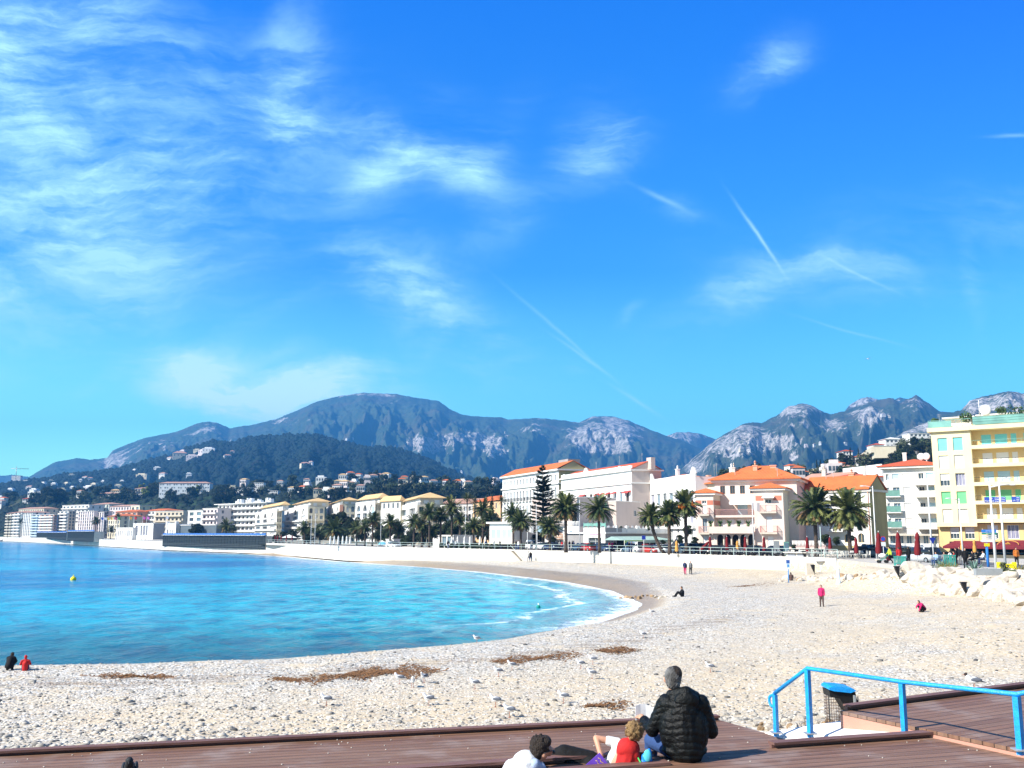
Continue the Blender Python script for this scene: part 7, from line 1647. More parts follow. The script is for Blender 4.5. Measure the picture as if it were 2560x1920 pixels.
# ---- rocks
M_ROCK = pmat('white limestone boulder', (.66,.60,.51), (.38,.33,.27), 1.1, .9, .8, 6)
M_ROCKB = pmat('brown beach rock', (.42,.29,.17), (.26,.18,.11), 1.5, .9, .8, 6)
M_ROCKG = pmat('grey shore rock', (.14,.15,.16), (.24,.25,.25), .8, .9, .6, 4)
def rock_mesh(seed, mat):
    bm = bmesh.new(); bmesh.ops.create_icosphere(bm, subdivisions=3, radius=1); rs = random.Random(seed)
    pl = [(Vector((rs.gauss(0,1), rs.gauss(0,1), rs.gauss(0,1))).normalized(), rs.uniform(.55, .85)) for _ in range(9)]
    for v in bm.verts:
        c = v.co.copy()
        for n_, d in pl:
            k = c.dot(n_)-d
            if k > 0: c = c-n_*k*.9
        c += v.co*.05*math.sin(9*v.co.x+seed)*math.cos(8*v.co.y+seed*2); v.co = c
    me = bpy.data.meshes.new('boulder'); bm.to_mesh(me); bm.free(); me.materials.append(mat); return me
RK = [rock_mesh(i, M_ROCK) for i in range(7)]; RB = [rock_mesh(i+10, M_ROCKB) for i in range(3)]; RG = [rock_mesh(i+20, M_ROCKG) for i in range(3)]
rs = random.Random(12)
def boulder(p, s, me, lab, grp):
    o = bpy.data.objects.new('boulder', me); COL.objects.link(o); o.location = p; o.rotation_euler = (rs.uniform(-.4,.4), rs.uniform(-.4,.4), rs.uniform(0,6.28)); o.scale = (s*rs.uniform(.9,1.4), s*rs.uniform(.75,1.1), s*rs.uniform(.6,.85)); tag(o, lab, 'boulder', grp)
def lerp(a, b, t): return a+(b-a)*t
cnt = 0
for i in range(170):
    t = rs.random(); px = lerp(2290, 2620, t); s_ = rs.random(); ytop = np.interp(px, [2290,2400,2560,2620], [1436,1440,1450,1454]); ybot = np.interp(px, [2290,2350,2440,2560,2620], [1460,1482,1495,1524,1540]); py = lerp(ytop, ybot, s_)
    p = ground(px, py); boulder(p+Vector((0,0,rs.uniform(-.1,.25))), rs.uniform(.45, 1.15)*(1.1 if s_ < .7 else .85), rs.choice(RK), 'white boulder in the rock bank under the promenade plants', 'white boulders of the rock bank')
for i in range(46):
    px = lerp(1945, 2300, (i+rs.random())/46); ym = np.interp(px, [1945,2050,2200,2300], [1455,1449,1441,1440]); p = ground(px, ym+rs.uniform(-5,5)); boulder(p, rs.uniform(.22,.6), rs.choice(RK+RB[:1]), 'pale rock in the low line of stones behind the shower', 'low line of pale rocks')
for i, (px, py) in enumerate([(1553,1499),(1567,1496),(1578,1497),(1588,1494),(1598,1498),(1606,1492),(1618,1490),(1630,1492),(1640,1494),(1652,1497),(1662,1493)]): boulder(ground(px, py)+Vector((0,0,.05)), rs.uniform(.16,.34), rs.choice(RB if i < 8 else RK), 'brown rock of the small reef at the tip of the surf', 'rocks at the tip of the surf')
for i in range(16): px = 180+i*5.5+rs.uniform(-2,2); boulder(ground(px, 1351.5+rs.uniform(-1,1)), rs.uniform(.9,1.8), rs.choice(RG), 'dark rock on the far shore before the grandstands', 'dark rocks on the far shore')
for i in range(9): px = i*6+rs.uniform(-2,2); boulder(PZ(px, 1352.3, .5), rs.uniform(1.1,1.7), rs.choice(RG), 'dark rock of the low breakwater at the far left', 'rocks of the far breakwater')
# ---- agaves and grass tufts above the boulders
M_AGV = pmat('blue green agave', (.10,.19,.16), (.17,.27,.22), 2, .6)
def agave(px, py, Y, R_, lab, mat=M_AGV, name='agave_plant', n=34, wid=.16, droop=.3, up=(.25, 1.35)):
    rs = random.Random(int(px)); p = P(px, py, Y); mb = MB()
    for k in range(n):
        a = rs.uniform(0, 6.28); el = rs.uniform(*up); L_ = R_*rs.uniform(.75, 1.1); d = Vector((math.cos(a)*math.cos(el), math.sin(a)*math.cos(el), math.sin(el))); sd = Vector((-math.sin(a), math.cos(a), 0)); q = Vector((0,0,0)); pts = [q]
        for s_ in range(4): d = (d-Vector((0,0,droop*.25*rs.random()))).normalized(); q = q+d*L_/4; pts.append(q)
        ws = [wid*.7, wid, wid*.8, wid*.45, .01]; nn = len(mb.v)
        vs = []
        for pt_, w_ in zip(pts, ws): vs += [pt_-sd*w_*R_*.5, pt_+Vector((0,0,-.03)), pt_+sd*w_*R_*.5]
        mb.add(vs, [(3*i, 3*i+1, 3*i+4, 3*i+3) for i in range(4)]+[(3*i+1, 3*i+2, 3*i+5, 3*i+4) for i in range(4)])
    e = empty(name, p, 0, lab, 'plant'); mb.build('leaves', mat, e); return e
M_DRYG = pmat('straw coloured grass', (.30,.25,.09), (.16,.16,.05), 3)
agave(2352, 1426, 86, 1.15, 'big blue green agave at the left above the boulders'); agave(2436, 1432, 79, 1.2, 'star shaped agave in the middle above the boulders', n=44); agave(2548, 1436, 72, .9, 'pointed agave with dry leaves near the right edge', M_DRYG)
agave(2368, 1424, 84, .95, 'tuft of yellow green grass right of the left agave', M_DRYG, 'grass_tuft', 90, .04, .5); agave(2382, 1424, 83, .7, 'small dry grass tuft between the agaves', M_DRYG, 'grass_tuft', 60, .04, .5)
for px, py, Y, r, lab in [(2506,1418,74,17,'leafy euphorbia bush right of the star agave'),(2478,1432,76,9,'brown heather bush beside the star agave'),(2497,1438,74,11,'straw coloured round bush before the euphorbia'),(2470,1426,77,7,'yellow green cushion plant beside the star agave'),(2335,1434,88,10,'dark trailing bush at the left agave'),(2315,1438,88,8,'trailing plant left of the left agave')]:
    c = P(px, py, Y); e = tree('bush', c, r*Y/F/5.5, (crown(int(px), 500, (5.5,5,4), 12, .8, M_LEAFO if 'straw' not in lab and 'brown' not in lab else M_DRYG), BIG[0][1]), lab, None)
# ================================================================ PEOPLE
def blob(name, shapes, voxel, mat, smooth=3, puff=None, parent=None):
    """union of balls and tapered limbs melted into one continuous skin"""
    mb = MB()
    for s in shapes:
        if s[0] == 'b': mb.ball(s[1], s[2], 16, 12, rot=s[3] if len(s) > 3 else None)
        else:
            _, a, b, ra, rb = s; a = Vector(a); b = Vector(b)
            mb.tube([a, a.lerp(b, .5), b], [ra, (ra+rb)/2, rb], 12); mb.ball(a, ra, 12, 8); mb.ball(b, rb, 12, 8)
    me = mb.mesh('tmp', mat); o = bpy.data.objects.new('tmp', me); COL.objects.link(o)
    r = o.modifiers.new('r', 'REMESH'); r.mode = 'VOXEL'; r.voxel_size = voxel; r.use_smooth_shade = True
    s_ = o.modifiers.new('s', 'SMOOTH'); s_.factor = .5; s_.iterations = smooth
    dg = bpy.context.evaluated_depsgraph_get(); dg.update(); m2 = bpy.data.meshes.new_from_object(o.evaluated_get(dg)); bpy.data.objects.remove(o); bpy.data.meshes.remove(me)
    m2.name = name; m2.materials.clear(); m2.materials.append(mat)
    if puff:
        nv = len(m2.vertices); co = np.zeros(nv*3); m2.vertices.foreach_get('co', co); no = np.zeros(nv*3); m2.vertices.foreach_get('normal', no); co = co.reshape(-1, 3); no = no.reshape(-1, 3); co = co+no*puff(co)[:, None]; m2.vertices.foreach_set('co', co.ravel()); m2.update()
    m2.polygons.foreach_set('use_smooth', [True]*len(m2.polygons)); return m2
M_SKIN = pmat('skin', (.55,.30,.20), (.50,.26,.17), 6, .55); M_HDK = pmat('dark brown hair', (.018,.012,.010), (.04,.028,.02), 8, .7, 1., 60, stretch=(1,1,.4)); M_HGR = pmat('grey hair', (.24,.24,.24), (.06,.06,.06), 9, .7, 1., 60, stretch=(1,1,.4)); M_HBL = pmat('blond curls', (.30,.19,.08), (.12,.07,.03), 14, .7, 1., 30)
def cloth(n, c): return pmat(n, c, tuple(x*.75 for x in c), 5, .85, .3, 12)
CB, CN, CR, CP, CW, CG, CBR, CJ = cloth('black cloth', (.004,.004,.005)), cloth('navy cloth', (.02,.035,.10)), cloth('red cloth', (.55,.02,.02)), cloth('magenta cloth', (.60,.02,.14)), cloth('white cloth', (.75,.75,.74)), cloth('grey cloth', (.22,.22,.22)), cloth('brown cloth', (.10,.06,.05)), cloth('blue denim', (.03,.07,.20))
M_SHOE = cloth('dark shoe leather', (.02,.018,.016)); CGR = cloth('lime cloth', (.45,.62,.05)); CLB = cloth('light blue cloth', (.3,.42,.62))
POSE = {
 'stand': dict(pel=(0,0,.94), ch=(0,-.01,1.26), nk=(0,0,1.47), hd=(0,.02,1.62), sh=((-.18,0,1.40),(.18,0,1.40)), el=((-.23,-.03,1.13),(.23,-.02,1.13)), wr=((-.22,.06,.90),(.22,.07,.90)), hp=((-.09,0,.90),(.09,0,.90)), kn=((-.10,.03,.49),(.10,.02,.49)), an=((-.11,-.01,.08),(.11,0,.08)), to=((-.13,.15,.04),(.13,.16,.04))),
 'walk': dict(pel=(0,0,.92), ch=(0,.02,1.24), nk=(0,.03,1.45), hd=(0,.06,1.60), sh=((-.18,.0,1.38),(.18,.03,1.38)), el=((-.23,-.12,1.12),(.23,.12,1.12)), wr=((-.2,-.1,.88),(.2,.3,.95)), hp=((-.09,0,.88),(.09,0,.88)), kn=((-.10,.20,.48),(.10,-.02,.47)), an=((-.10,.26,.09),(.10,-.30,.14)), to=((-.11,.42,.06),(.10,-.18,.04))),
 'sit': dict(pel=(0,0,.13), ch=(0,-.03,.42), nk=(0,.03,.62), hd=(0,.07,.77), sh=((-.18,0,.56),(.18,0,.56)), el=((-.26,.16,.36),(.26,.14,.36)), wr=((-.14,.36,.38),(.12,.36,.36)), hp=((-.1,.02,.12),(.1,.02,.12)), kn=((-.13,.40,.44),(.13,.38,.42)), an=((-.12,.62,.08),(.12,.66,.08)), to=((-.13,.78,.05),(.14,.82,.06))),
 'crouch': dict(pel=(0,-.06,.24), ch=(0,.16,.50), nk=(0,.30,.64), hd=(0,.40,.72), sh=((-.15,.24,.58),(.15,.24,.58)), el=((-.2,.42,.38),(.2,.40,.4)), wr=((-.16,.54,.12),(.14,.5,.3)), hp=((-.1,-.04,.22),(.1,-.04,.22)), kn=((-.15,.32,.42),(.15,.3,.42)), an=((-.11,.08,.08),(.11,.08,.08)), to=((-.12,.24,.04),(.12,.24,.04))),
 'chair': dict(pel=(0,0,.55), ch=(0,-.04,.84), nk=(0,0,1.04), hd=(0,.04,1.19), sh=((-.18,0,.98),(.18,0,.98)), el=((-.24,.1,.75),(.24,.1,.75)), wr=((-.15,.34,.72),(.15,.34,.72)), hp=((-.1,.03,.52),(.1,.03,.52)), kn=((-.12,.44,.50),(.12,.44,.50)), an=((-.12,.48,.08),(.12,.46,.08)), to=((-.13,.64,.04),(.13,.62,.04)))}
def figure_shapes(J):
    body = [('b', J['hd'], (.075,.095,.115)), ('l', J['nk'], J['hd'], .055, .05), ('l', J['nk'], J['ch'], .06, .13), ('l', J['ch'], J['pel'], .135, .14)]
    top = [('l', J['ch'], J['pel'], .16, .165), ('l', J['nk'], J['ch'], .075, .15)]; tr = [('l', J['pel'], J['pel'], .15, .15)]; sho = []
    for i in (0, 1):
        body += [('l', J['sh'][i], J['el'][i], .05, .042), ('l', J['el'][i], J['wr'][i], .04, .03), ('b', J['wr'][i], (.035,.045,.05)), ('l', J['hp'][i], J['kn'][i], .08, .06), ('l', J['kn'][i], J['an'][i], .055, .04), ('l', J['an'][i], J['to'][i], .04, .035), ('l', J['nk'], J['sh'][i], .06, .06)]
        top += [('l', J['nk'], J['sh'][i], .07, .075), ('l', J['sh'][i], J['el'][i], .07, .06), ('l', J['el'][i], J['wr'][i], .058, .045)]
        tr += [('l', J['hp'][i], J['kn'][i], .10, .075), ('l', J['kn'][i], J['an'][i], .072, .058)]; sho += [('l', J['an'][i], J['to'][i], .055, .05)]
    h = Vector(J['hd']); hair = [('b', h+Vector((0,-.02,.03)), (.085,.10,.10)), ('b', h+Vector((0,-.05,-.02)), (.08,.07,.09))]
    return body, top, tr, sho, hair
PT = {}
def person(p, rz, pose, top, tr, hair, lab, grp=None, s=1., cap=None, shoe=None):
    if pose not in PT:
        b, t_, r_, s_, h_ = figure_shapes(POSE[pose]); PT[pose] = (blob('body', b, .022, M_SKIN), blob('top', t_, .025, CB), blob('trousers', r_, .025, CB), blob('shoes', s_, .025, CB), blob('hair', h_, .02, CB))
    e = empty('person', p, rz, lab, 'person', grp); e.scale = (s, s, s); B, T, R2, S2, H2 = PT[pose]
    bo = bpy.data.objects.new('body', B); COL.objects.link(bo); link(bo, e)
    for nm, me, mt in (('jacket', T, top), ('trousers', R2, tr), ('shoes', S2, shoe or M_SHOE), ('hair', H2, hair)):
        o = bpy.data.objects.new(nm, me); COL.objects.link(o); link(o, e); o.material_slots[0].link = 'OBJECT'; o.material_slots[0].material = mt
    return e
PPB = [(1713,1437,'walk',CN,CP,M_HGR,'person in a navy coat and raspberry trousers walking on the beach',2.9,1.),(1727,1437,'walk',CG,CB,M_HGR,'person in a grey coat walking beside the one in raspberry trousers',3.0,1.),
 (1322,1403,'walk',CW,CN,M_HGR,'pale dressed person of the pair at the foot of the stair',.3,1.),(1327,1404,'walk',CB,CN,M_HDK,'black dressed person of the pair at the foot of the stair',.2,1.),
 (1706,1492,'sit',CB,CB,M_HDK,'person in black sitting on the pebbles near the surf rocks',1.75,1.05),(2055,1517,'stand',CP,CBR,M_HDK,'girl in a raspberry jacket and dark leggings standing alone on the beach',2.8,.93),(2309,1531,'crouch',CP,CB,M_HDK,'child in a raspberry top crouching and digging in the sand',1.9,.92),
 (22,1669,'crouch',CB,CB,M_HDK,'child in black with a dark cap crouching at the near waterline',.2,.85),(62,1670,'sit',CR,CN,cloth('red cloth',(.5,.02,.02)),'child in a red hooded jacket sitting at the near waterline',.4,.72)]
for px, py, ps, t1, t2, h, lab, rz, s in PPB:
    p = ground(px, py) if py < 1600 else ground(px, py+7); person(p+Vector((0,0,-.02)), rz, ps, t1, t2, h, lab, None, s)
for px, py, ps, c, lab in [(651,1382,'stand',CB,'person standing at the far waterline left of the sunbathers'),(656,1380,'sit',CB,'person lying back right of the standing one on the far beach'),(666,1374,'stand',CB,'standing person in the cluster below the grandstand end'),(670,1379,'sit',CB,'dark seated person below the grandstand end'),(694,1374,'walk',CG,'person bending forward on the far beach'),(724,1377,'sit',CB,'person seated beside a white board on the far beach'),(741,1372,'sit',CN,'left of two seated figures under the terrace'),(744,1372,'sit',CB,'right of two seated figures under the terrace'),
    (492,1371,'stand',CN,'lone walker below the long grandstand, left one'),(514,1371,'stand',CG,'lone walker below the long grandstand, right one'),(614,1380,'sit',CB,'single dark figure at the far shore below the grandstand middle'),(606,1368,'sit',CB,'figure in the group sitting against the grandstand, left'),(614,1368,'sit',CB,'figure in the group sitting against the grandstand, middle'),(623,1368,'sit',CN,'figure in the group sitting against the grandstand, right'),(868,1369,'stand',CB,'tiny figure at the wall below the white parasols'),(911,1370,'stand',CB,'tiny figure at the wall left of the goal'),
    (332,1362,'sit',CB,'dark figure on the far sand before the palace'),(300,1360,'sit',CB,'dark figure on the far sand left of the palace arcade'),(64,1349,'stand',CB,'tiny walker on the far left beach'),(1978-0,1452,'sit',CBR,'brown dressed figure sitting on the low rocks by the information board')]:
    p = ground(px, py); person(p, random.uniform(-3,3), ps, c, c, M_HDK, lab, None, 1.05)
rs = random.Random(14)
pr = [(1424,170,CB),(1431,169,CB),(1434,170,CN),(1405,172,CR),(1399,171,CG),(1524,158,CR),(1531,157,CP),(1537,157,CB),(1296,177,CW),(1290,178,CB),(1302,176,CB),(1250,182,CB),(1235,184,CW),(1573,149,CB),(1579,149,CN),(1372,175,CB),(1330,180,CG),(979,206,CB),(1120,188,CB),(1140,188,CW),(1188,186,CB),(1215,184,CN),(1655,143,CG)]
for i, (px, Y, c) in enumerate(pr): person(xyp(px, Y), rs.uniform(-3,3), rs.choice(['stand','walk']), c, rs.choice([CB,CN,CJ]), rs.choice([M_HDK,M_HGR]), 'stroller on the promenade behind the sea wall railing', 'strollers on the promenade')
for px, py, Y, ps, t1, t2, lab, rz, s in [(2224,0,99,'walk',CGR,CB,'person in a lime vest pushing a pushchair',1.4,1.),(2247,0,94,'stand',CR,CG,'person in dark red behind the turquoise barrier',.2,1.),(2271,0,98,'stand',CB,CB,'person with a yellow bag right of the turquoise barriers',.2,1.),(2360,0,92,'chair',CG,CJ,'person in grey jacket and jeans seated left of the crowd',2.4,1.),(2340,0,92,'chair',CLB,CJ,'leaning person in jeans at the left end of the bench',2.0,1.),(2390,0,90,'stand',CB,CB,'person in black standing behind the left agave',1.,1.),
    (2399,0,95,'stand',CB,CG,'person in a dark coat facing the cafe terrace',2.,1.),(2385,0,97,'chair',CR,CB,'person in red seated under the awning',1.,1.),(2412,0,84,'stand',CB,CB,'person in a long black coat standing before the awning',3.,1.05),(2431,0,96,'chair',CB,CB,'dark seated cafe guest left of the white shirted one',2.,1.),(2458,0,97,'chair',CW,CN,'cafe guest in a white shirt leaning forward',1.5,1.),(2375,0,99,'chair',CW,CB,'cafe guest with white cap under the awning',.5,1.),(2445,0,99,'chair',CB,CB,'dark seated cafe guest behind the star agave',1.,1.),(2540,0,92,'stand',cloth('orange cloth',(.5,.15,.02)),CB,'waiter like person in orange at the right edge',3.,1.)]:
    person(xyp(px, Y, PROM-.02), rz, ps, t1, t2, M_HDK, lab, None, s)
# pushchair
pc = empty('pushchair', xyp(2206, 99.5), .0, 'white and green pushchair with a red bag', 'pushchair'); mb = MB(); mb.ball((0,0,.75), (.42,.28,.25), 14, 8); mb.build('hood', M_BRWHITE, pc); mb = MB(); mb.tube([(-.4,-.2,.2),(.3,-.2,.6),(.75,-.2,1.0)], .03, 6); mb.tube([(-.4,.2,.2),(.3,.2,.6),(.75,.2,1.0)], .03, 6); mb.build('frame', M_SGR, pc); mb = MB(); mb.ball((.6,0,.45), (.25,.2,.22), 10, 8); mb.build('bag', CR, pc)
for x, y in ((-.4,-.22),(-.4,.22),(.35,-.22),(.35,.22)): mb = MB(); mb.tube([(x,y-.03,.16),(x,y+.03,.16)], .16, 12); mb.build('wheel', M_TYRE, pc)
# people sit on benches
for k, (px, Y) in enumerate(((2345,92.4),(2362,92.4),(2385,97.4),(2375,99.4),(2431,96.4),(2458,97.4),(2445,99.4))):
    e = empty('bench_seat', xyp(px, Y, PROM-.02), 0, 'dark cafe stool under a seated guest', 'stool', 'cafe stools'); mb = MB(); mb.box(-.22,.22,-.2,.2,.38,.43); mb.build('seat', M_IRON, e)
    for sx in (-.18,.18):
        for sy in (-.16,.16): mb = MB(); mb.box(sx-.02,sx+.02,sy-.02,sy+.02,0,.38); mb.build('leg', M_IRON, e)

# ================================================================ FOREGROUND TERRACES
ZT = CAMZ-2.30; ZL = CAMZ-2.63; ZR = CAMZ-2.22
m = bpy.data.materials.new('composite decking'); m.use_nodes = True; t = NT(m.node_tree); m.node_tree.nodes.clear()
bs = t.node('ShaderNodeBsdfPrincipled'); ou = t.node('ShaderNodeOutputMaterial'); t.l.new(bs.outputs[0], ou.inputs[0])
co = t.coord('Object'); sp = t.node('ShaderNodeSeparateXYZ'); t.l.new(co, sp.inputs[0])
plk = t.m('FRACT', t.m('MULTIPLY', sp.outputs[1], 1/.142)); pid = t.m('FLOOR', t.m('MULTIPLY', sp.outputs[1], 1/.142))
wn = t.node('ShaderNodeTexWhiteNoise'); wn.noise_dimensions = '1D'; t.l.new(pid, wn.inputs['W'])
n1 = t.noise(t.scalev(co, (.35, 5, 1)), 2.0, 7, .7); n2 = t.noise(co, 1.1, 5, .6); n3 = t.noise(t.scalev(co, (1.5, 3, 1)), 9, 4, .6)
c = t.mix(t.rng(n1, .35, .65), (.235,.125,.08), (.13,.068,.045)); c = t.mix(t.m('MULTIPLY', wn.outputs[0], .5), c, (.28,.175,.12)); c = t.mix(t.m('MULTIPLY', t.rng(n2, .5, .68), .55), c, (.31,.24,.21))
c = t.mix(t.m('MULTIPLY', t.rng(n3, .70, .76), .6), c, (.55,.48,.44))
gap = t.m('MINIMUM', t.rng(plk, 0, .07), t.rng(plk, 1, .93)); c = t.mix(gap, (.012,.008,.007), c)
grv = t.m('SINE', t.m('MULTIPLY', sp.outputs[1], 2*math.pi/.0178))
t.l.new(c, bs.inputs['Base Color']); bs.inputs['Roughness'].default_value = .6; bs.inputs['Specular IOR Level'].default_value = .3
bp = t.node('ShaderNodeBump'); bp.inputs['Strength'].default_value = .35; bp.inputs['Distance'].default_value = .006; t.l.new(t.m('ADD', t.m('MULTIPLY', gap, 3.), t.m('MULTIPLY', grv, .4)), bp.inputs['Height']); t.l.new(bp.outputs[0], bs.inputs['Normal'])
M_DECK = m; M_TRIM = pmat('terrace edge board', (.20,.105,.085), (.14,.07,.058), 3, .6, .2, 20, stretch=(.3,3,3)); M_FASC = pmat('terrace fascia board', (.52,.27,.20), (.46,.235,.175), 1.2, .65, stretch=(.4,2,2)); M_CONC = pmat('white concrete', (.80,.78,.75), (.72,.70,.67), 1.2, .85, .15, 30)
class Deck:
    def __init__(s, name, A, B, poly, z, lab=None):
        s.a = math.atan2(B.y-A.y, B.x-A.x); s.A = A; s.z = z
        s.e = empty(name, (A.x, A.y, z), s.a, lab, 'terrace'); pts = [s.loc(p) for p in poly]; s.L = (B.xy-A.xy).length
        mb = MB(); mb.prism(pts, -.04, 0); mb.build('planks', M_DECK, s.e)
        mb = MB(); mb.prism([(x*.999, y) for x, y in pts], -1.6, -.045); mb.build('skirt', M_FASC, s.e)
    def loc(s, p): d = p.xy-s.A.xy; c, q = math.cos(s.a), math.sin(s.a); return (d.x*c+d.y*q, -d.x*q+d.y*c)
    def curb(s, x0, x1, y=0., h=.066):
        mb = MB(); mb.box(x0, x1, y-.02, y+.03, .002, h-.028); mb.box(x0, x1, y-.075, y+.055, h-.027, h); return mb.build('edge_board', M_TRIM, s.e)
a = PZ(1240, 1918, ZT); b = PZ(2378, 1838, ZT); d = (b-a).normalized(); n_ = Vector((-d.y, d.x, 0))
tier = Deck('terrace_step', a, b, [a-d*12, a-d*12-n_*9, b+d*9-n_*9, b+d*9-n_*.0-n_*.02, b], ZT, 'nearest brown plank terrace step on which the man in black sits')
tier.curb(-12, (PZ(1640,1897,ZT)-a).length, 0.); tier.curb((PZ(1935,1873,ZT)-a).length, tier.L, 0.)
mb = MB(); mb.box(-12, (PZ(1655,1905,ZT)-a).length, -.42, -.28, .002, .03); mb.build('edge_board', M_TRIM, tier.e)
c_ = PZ(0, 1889, ZL); e_ = PZ(1795, 1799, ZL); d2 = (e_-c_).normalized(); n2_ = Vector((-d2.y, d2.x, 0)); k1 = PZ(2025, 1864, ZL); k0 = k1+(k1-e_)*.6
low = Deck('lower_terrace', c_, e_, [c_-d2*9, c_-d2*9-n2_*5, k0, e_], ZL, 'long brown plank terrace between the beach and the nearest step')
low.curb(-9, low.L, 0.)
kk = PZ(2100, 1777, ZR); ff = PZ(2560, 1718, ZR); d3 = (ff-kk).normalized(); nn = PZ(2470, 1856, ZR); d4 = (nn-kk).normalized()
rt = Deck('side_terrace', kk, ff, [kk, kk+d4*4.2, kk+d4*4.2+d3*9, kk+d3*9], ZR, 'brown plank terrace on the right with salmon fascia and blue handrail shadow')
rt.curb(.12, 9, 0.)
# concrete landing between the terraces
q0, q3 = PZ(1912, 1831, ZL+.01), PZ(2025, 1866, ZL+.01); q1 = P(2108, 1804, kk.y+.02); q2 = P(2296, 1845, 11.25)
mb = MB(); vs = [q0, q3, q2, q1+Vector((.3,.25,0))]; vs = [tuple(v) for v in vs]+[(v[0], v[1], 2.6) for v in vs]; mb.add(vs, [(0,1,2,3),(4,7,6,5),(0,4,5,1),(1,5,6,2),(2,6,7,3),(3,7,4,0)])
ld = mb.build('concrete_landing', M_CONC); tag(ld, 'white concrete landing between the brown terraces under the blue handrail', 'landing')
# blue handrail
M_BLUR = pmat('bright blue paint', (.010,.36,.86), (.012,.25,.66), 14, .38, .3, 60, spec=.5, dirt=.25)
hr = empty('handrail', (0,0,0), 0, 'bright blue handrail on four square posts at the terrace stair', 'handrail')
PSV = [((1940,1737),(1938,1831),12.75,.05),((2020,1675),(2024,1833),12.15,.055),((2255,1709),(2262,1846),11.3,.055),((2543,1741),(2550,1874),9.85,.06)]; tops = []
hr.location = P(2024, 1833, 12.15)
for (tx, ty), (bx, by), Y, w in PSV:
    A_ = P(bx, by, Y); B_ = P(tx, ty, Y); A_.z -= .05; mb = MB(); w/=2; l = [A_-hr.location, B_-hr.location]; l[0].x = l[1].x = (l[0].x+l[1].x)/2
    ca, sa = w*1.414*math.cos(R(75)), w*1.414*math.sin(R(75)); mb.prism([(l[0].x+p_, l[0].y+q_) for p_, q_ in ((ca,sa),(-sa,ca),(-ca,-sa),(sa,-ca))], l[0].z, l[1].z); mb.build('post', M_BLUR, hr); mb = MB(); mb.box(l[0].x-.07, l[0].x+.07, l[0].y-.07, l[0].y+.07, l[0].z+.045, l[0].z+.057); mb.build('foot_plate', M_METAL, hr); tops.append(Vector((l[0].x, l[0].y, l[1].z+.02)))
ext = tops[3]+Vector((.9,-.25,.22)); mb = MB(); sc0 = tops[0]+(tops[0]-tops[1])*.12
pts = [tops[1]+(ext-tops[1])*0]+tops[1:]+[ext]; mb.tube([tops[0]]+tops[1:]+[ext], .026, 10); mb.build('rail', M_BLUR, hr)
mb = MB(); dd = (tops[0]-tops[1]).normalized(); cpt = tops[0]+dd*.07+Vector((0,0,-.07)); mb.tube([tops[0]]+[cpt+Vector((dd.x*.07*math.sin(a_)-0, dd.y*.07*math.sin(a_), .07*math.cos(a_))) for a_ in [k*.5 for k in range(0, 10)]], .018, 8); mb.build('scroll_end', M_BLUR, hr)
# near litter bin with blue lid and its wire basket
p = P(2124, 1772, 14.2); p.z = 3.15; nb_ = empty('litter_bin', p, 0, 'near black litter bin with a curved bright blue lid behind the side terrace', 'litter bin'); k = 14.2/F; zb = lambda y: CAMZ+slope(y)*14.2-p.z; xb = lambda x: (x-2124)*k*1.02
mb = MB(); prof = [(2070,1722),(2072,1738),(2094,1742),(2112,1778),(2142,1778),(2142,1760),(2134,1744),(2131,1726),(2118,1726)]
pf = [(xb(x), zb(y)) for x, y in prof]; n = len(pf); vs = [(x,-.15,z) for x, z in pf]+[(x,.15,z) for x, z in pf]; mb.add(vs, [tuple(reversed(range(n))), tuple(range(n, 2*n))]+[(i,(i+1)%n,n+(i+1)%n,n+i) for i in range(n)]); o = mb.build('bag', M_BLK, nb_)
mb = MB(); lid = [(2069,1714.5),(2076,1710.5),(2100,1712),(2124,1716),(2132,1722),(2118,1727),(2100,1725),(2080,1723),(2069,1719.5)]; pf = [(xb(x), zb(y)) for x, y in lid]; n = len(pf); vs = [(x,-.19,z) for x, z in pf]+[(x,.19,z) for x, z in pf]; mb.add(vs, [tuple(reversed(range(n))), tuple(range(n, 2*n))]+[(i,(i+1)%n,n+(i+1)%n,n+i) for i in range(n)]); mb.build('lid', M_BLUR, nb_)
mb = MB(); mb.box(xb(2124), xb(2128), -.22, -.17, -.4, zb(1733)); mb.build('post', M_METAL, nb_)
wb = empty('wire_basket', P(2087, 1818, 14.6), 0, 'rusty wire mesh cage standing beside the near litter bin', 'cage'); M_RUST = pmat('rusty wire', (.12,.07,.05), (.07,.045,.035), 5); kz = 14.6/F; hh = 74*kz; mb = MB(); w0 = .10
for kx in range(7):
    for ky in (0, 1): x = -w0+kx*w0/3; y = -.12+ky*.24; mb.tube([(x,y,-.1),(x,y,hh)], .0035, 4)
for ky in range(1, 4):
    for xx in (-w0, w0): mb.tube([(xx,-.12+ky*.06,-.1),(xx,-.12+ky*.06,hh)], .0035, 4)
for kz_ in range(12): z = hh*kz_/11; mb.tube([(-w0,-.12,z),(w0,-.12,z),(w0,.12,z),(-w0,.12,z),(-w0,-.12,z)], .0035, 4)
mb.build('mesh', M_RUST, wb)
for x, y in ((-w0-.01,-.13),(w0+.23,-.1)): mb = MB(); mb.tube([(x,y,-.1),(x,y,hh+(.02 if x < 0 else .0))], .008, 5); mb.build('corner_rod', M_IRON, wb)
# stones and weeds at the terrace foot
rs = random.Random(6)
for i in range(40):
    px = rs.uniform(1885, 2085); py = 1822+rs.uniform(-16,6)+(px-1885)*.0; q = ground(px, py, 60); boulder(q+Vector((0,0,.02)), rs.uniform(.04,.12), rs.choice(RB+RK), 'small stone at the foot of the terrace by the blue handrail', 'small stones at the terrace foot')
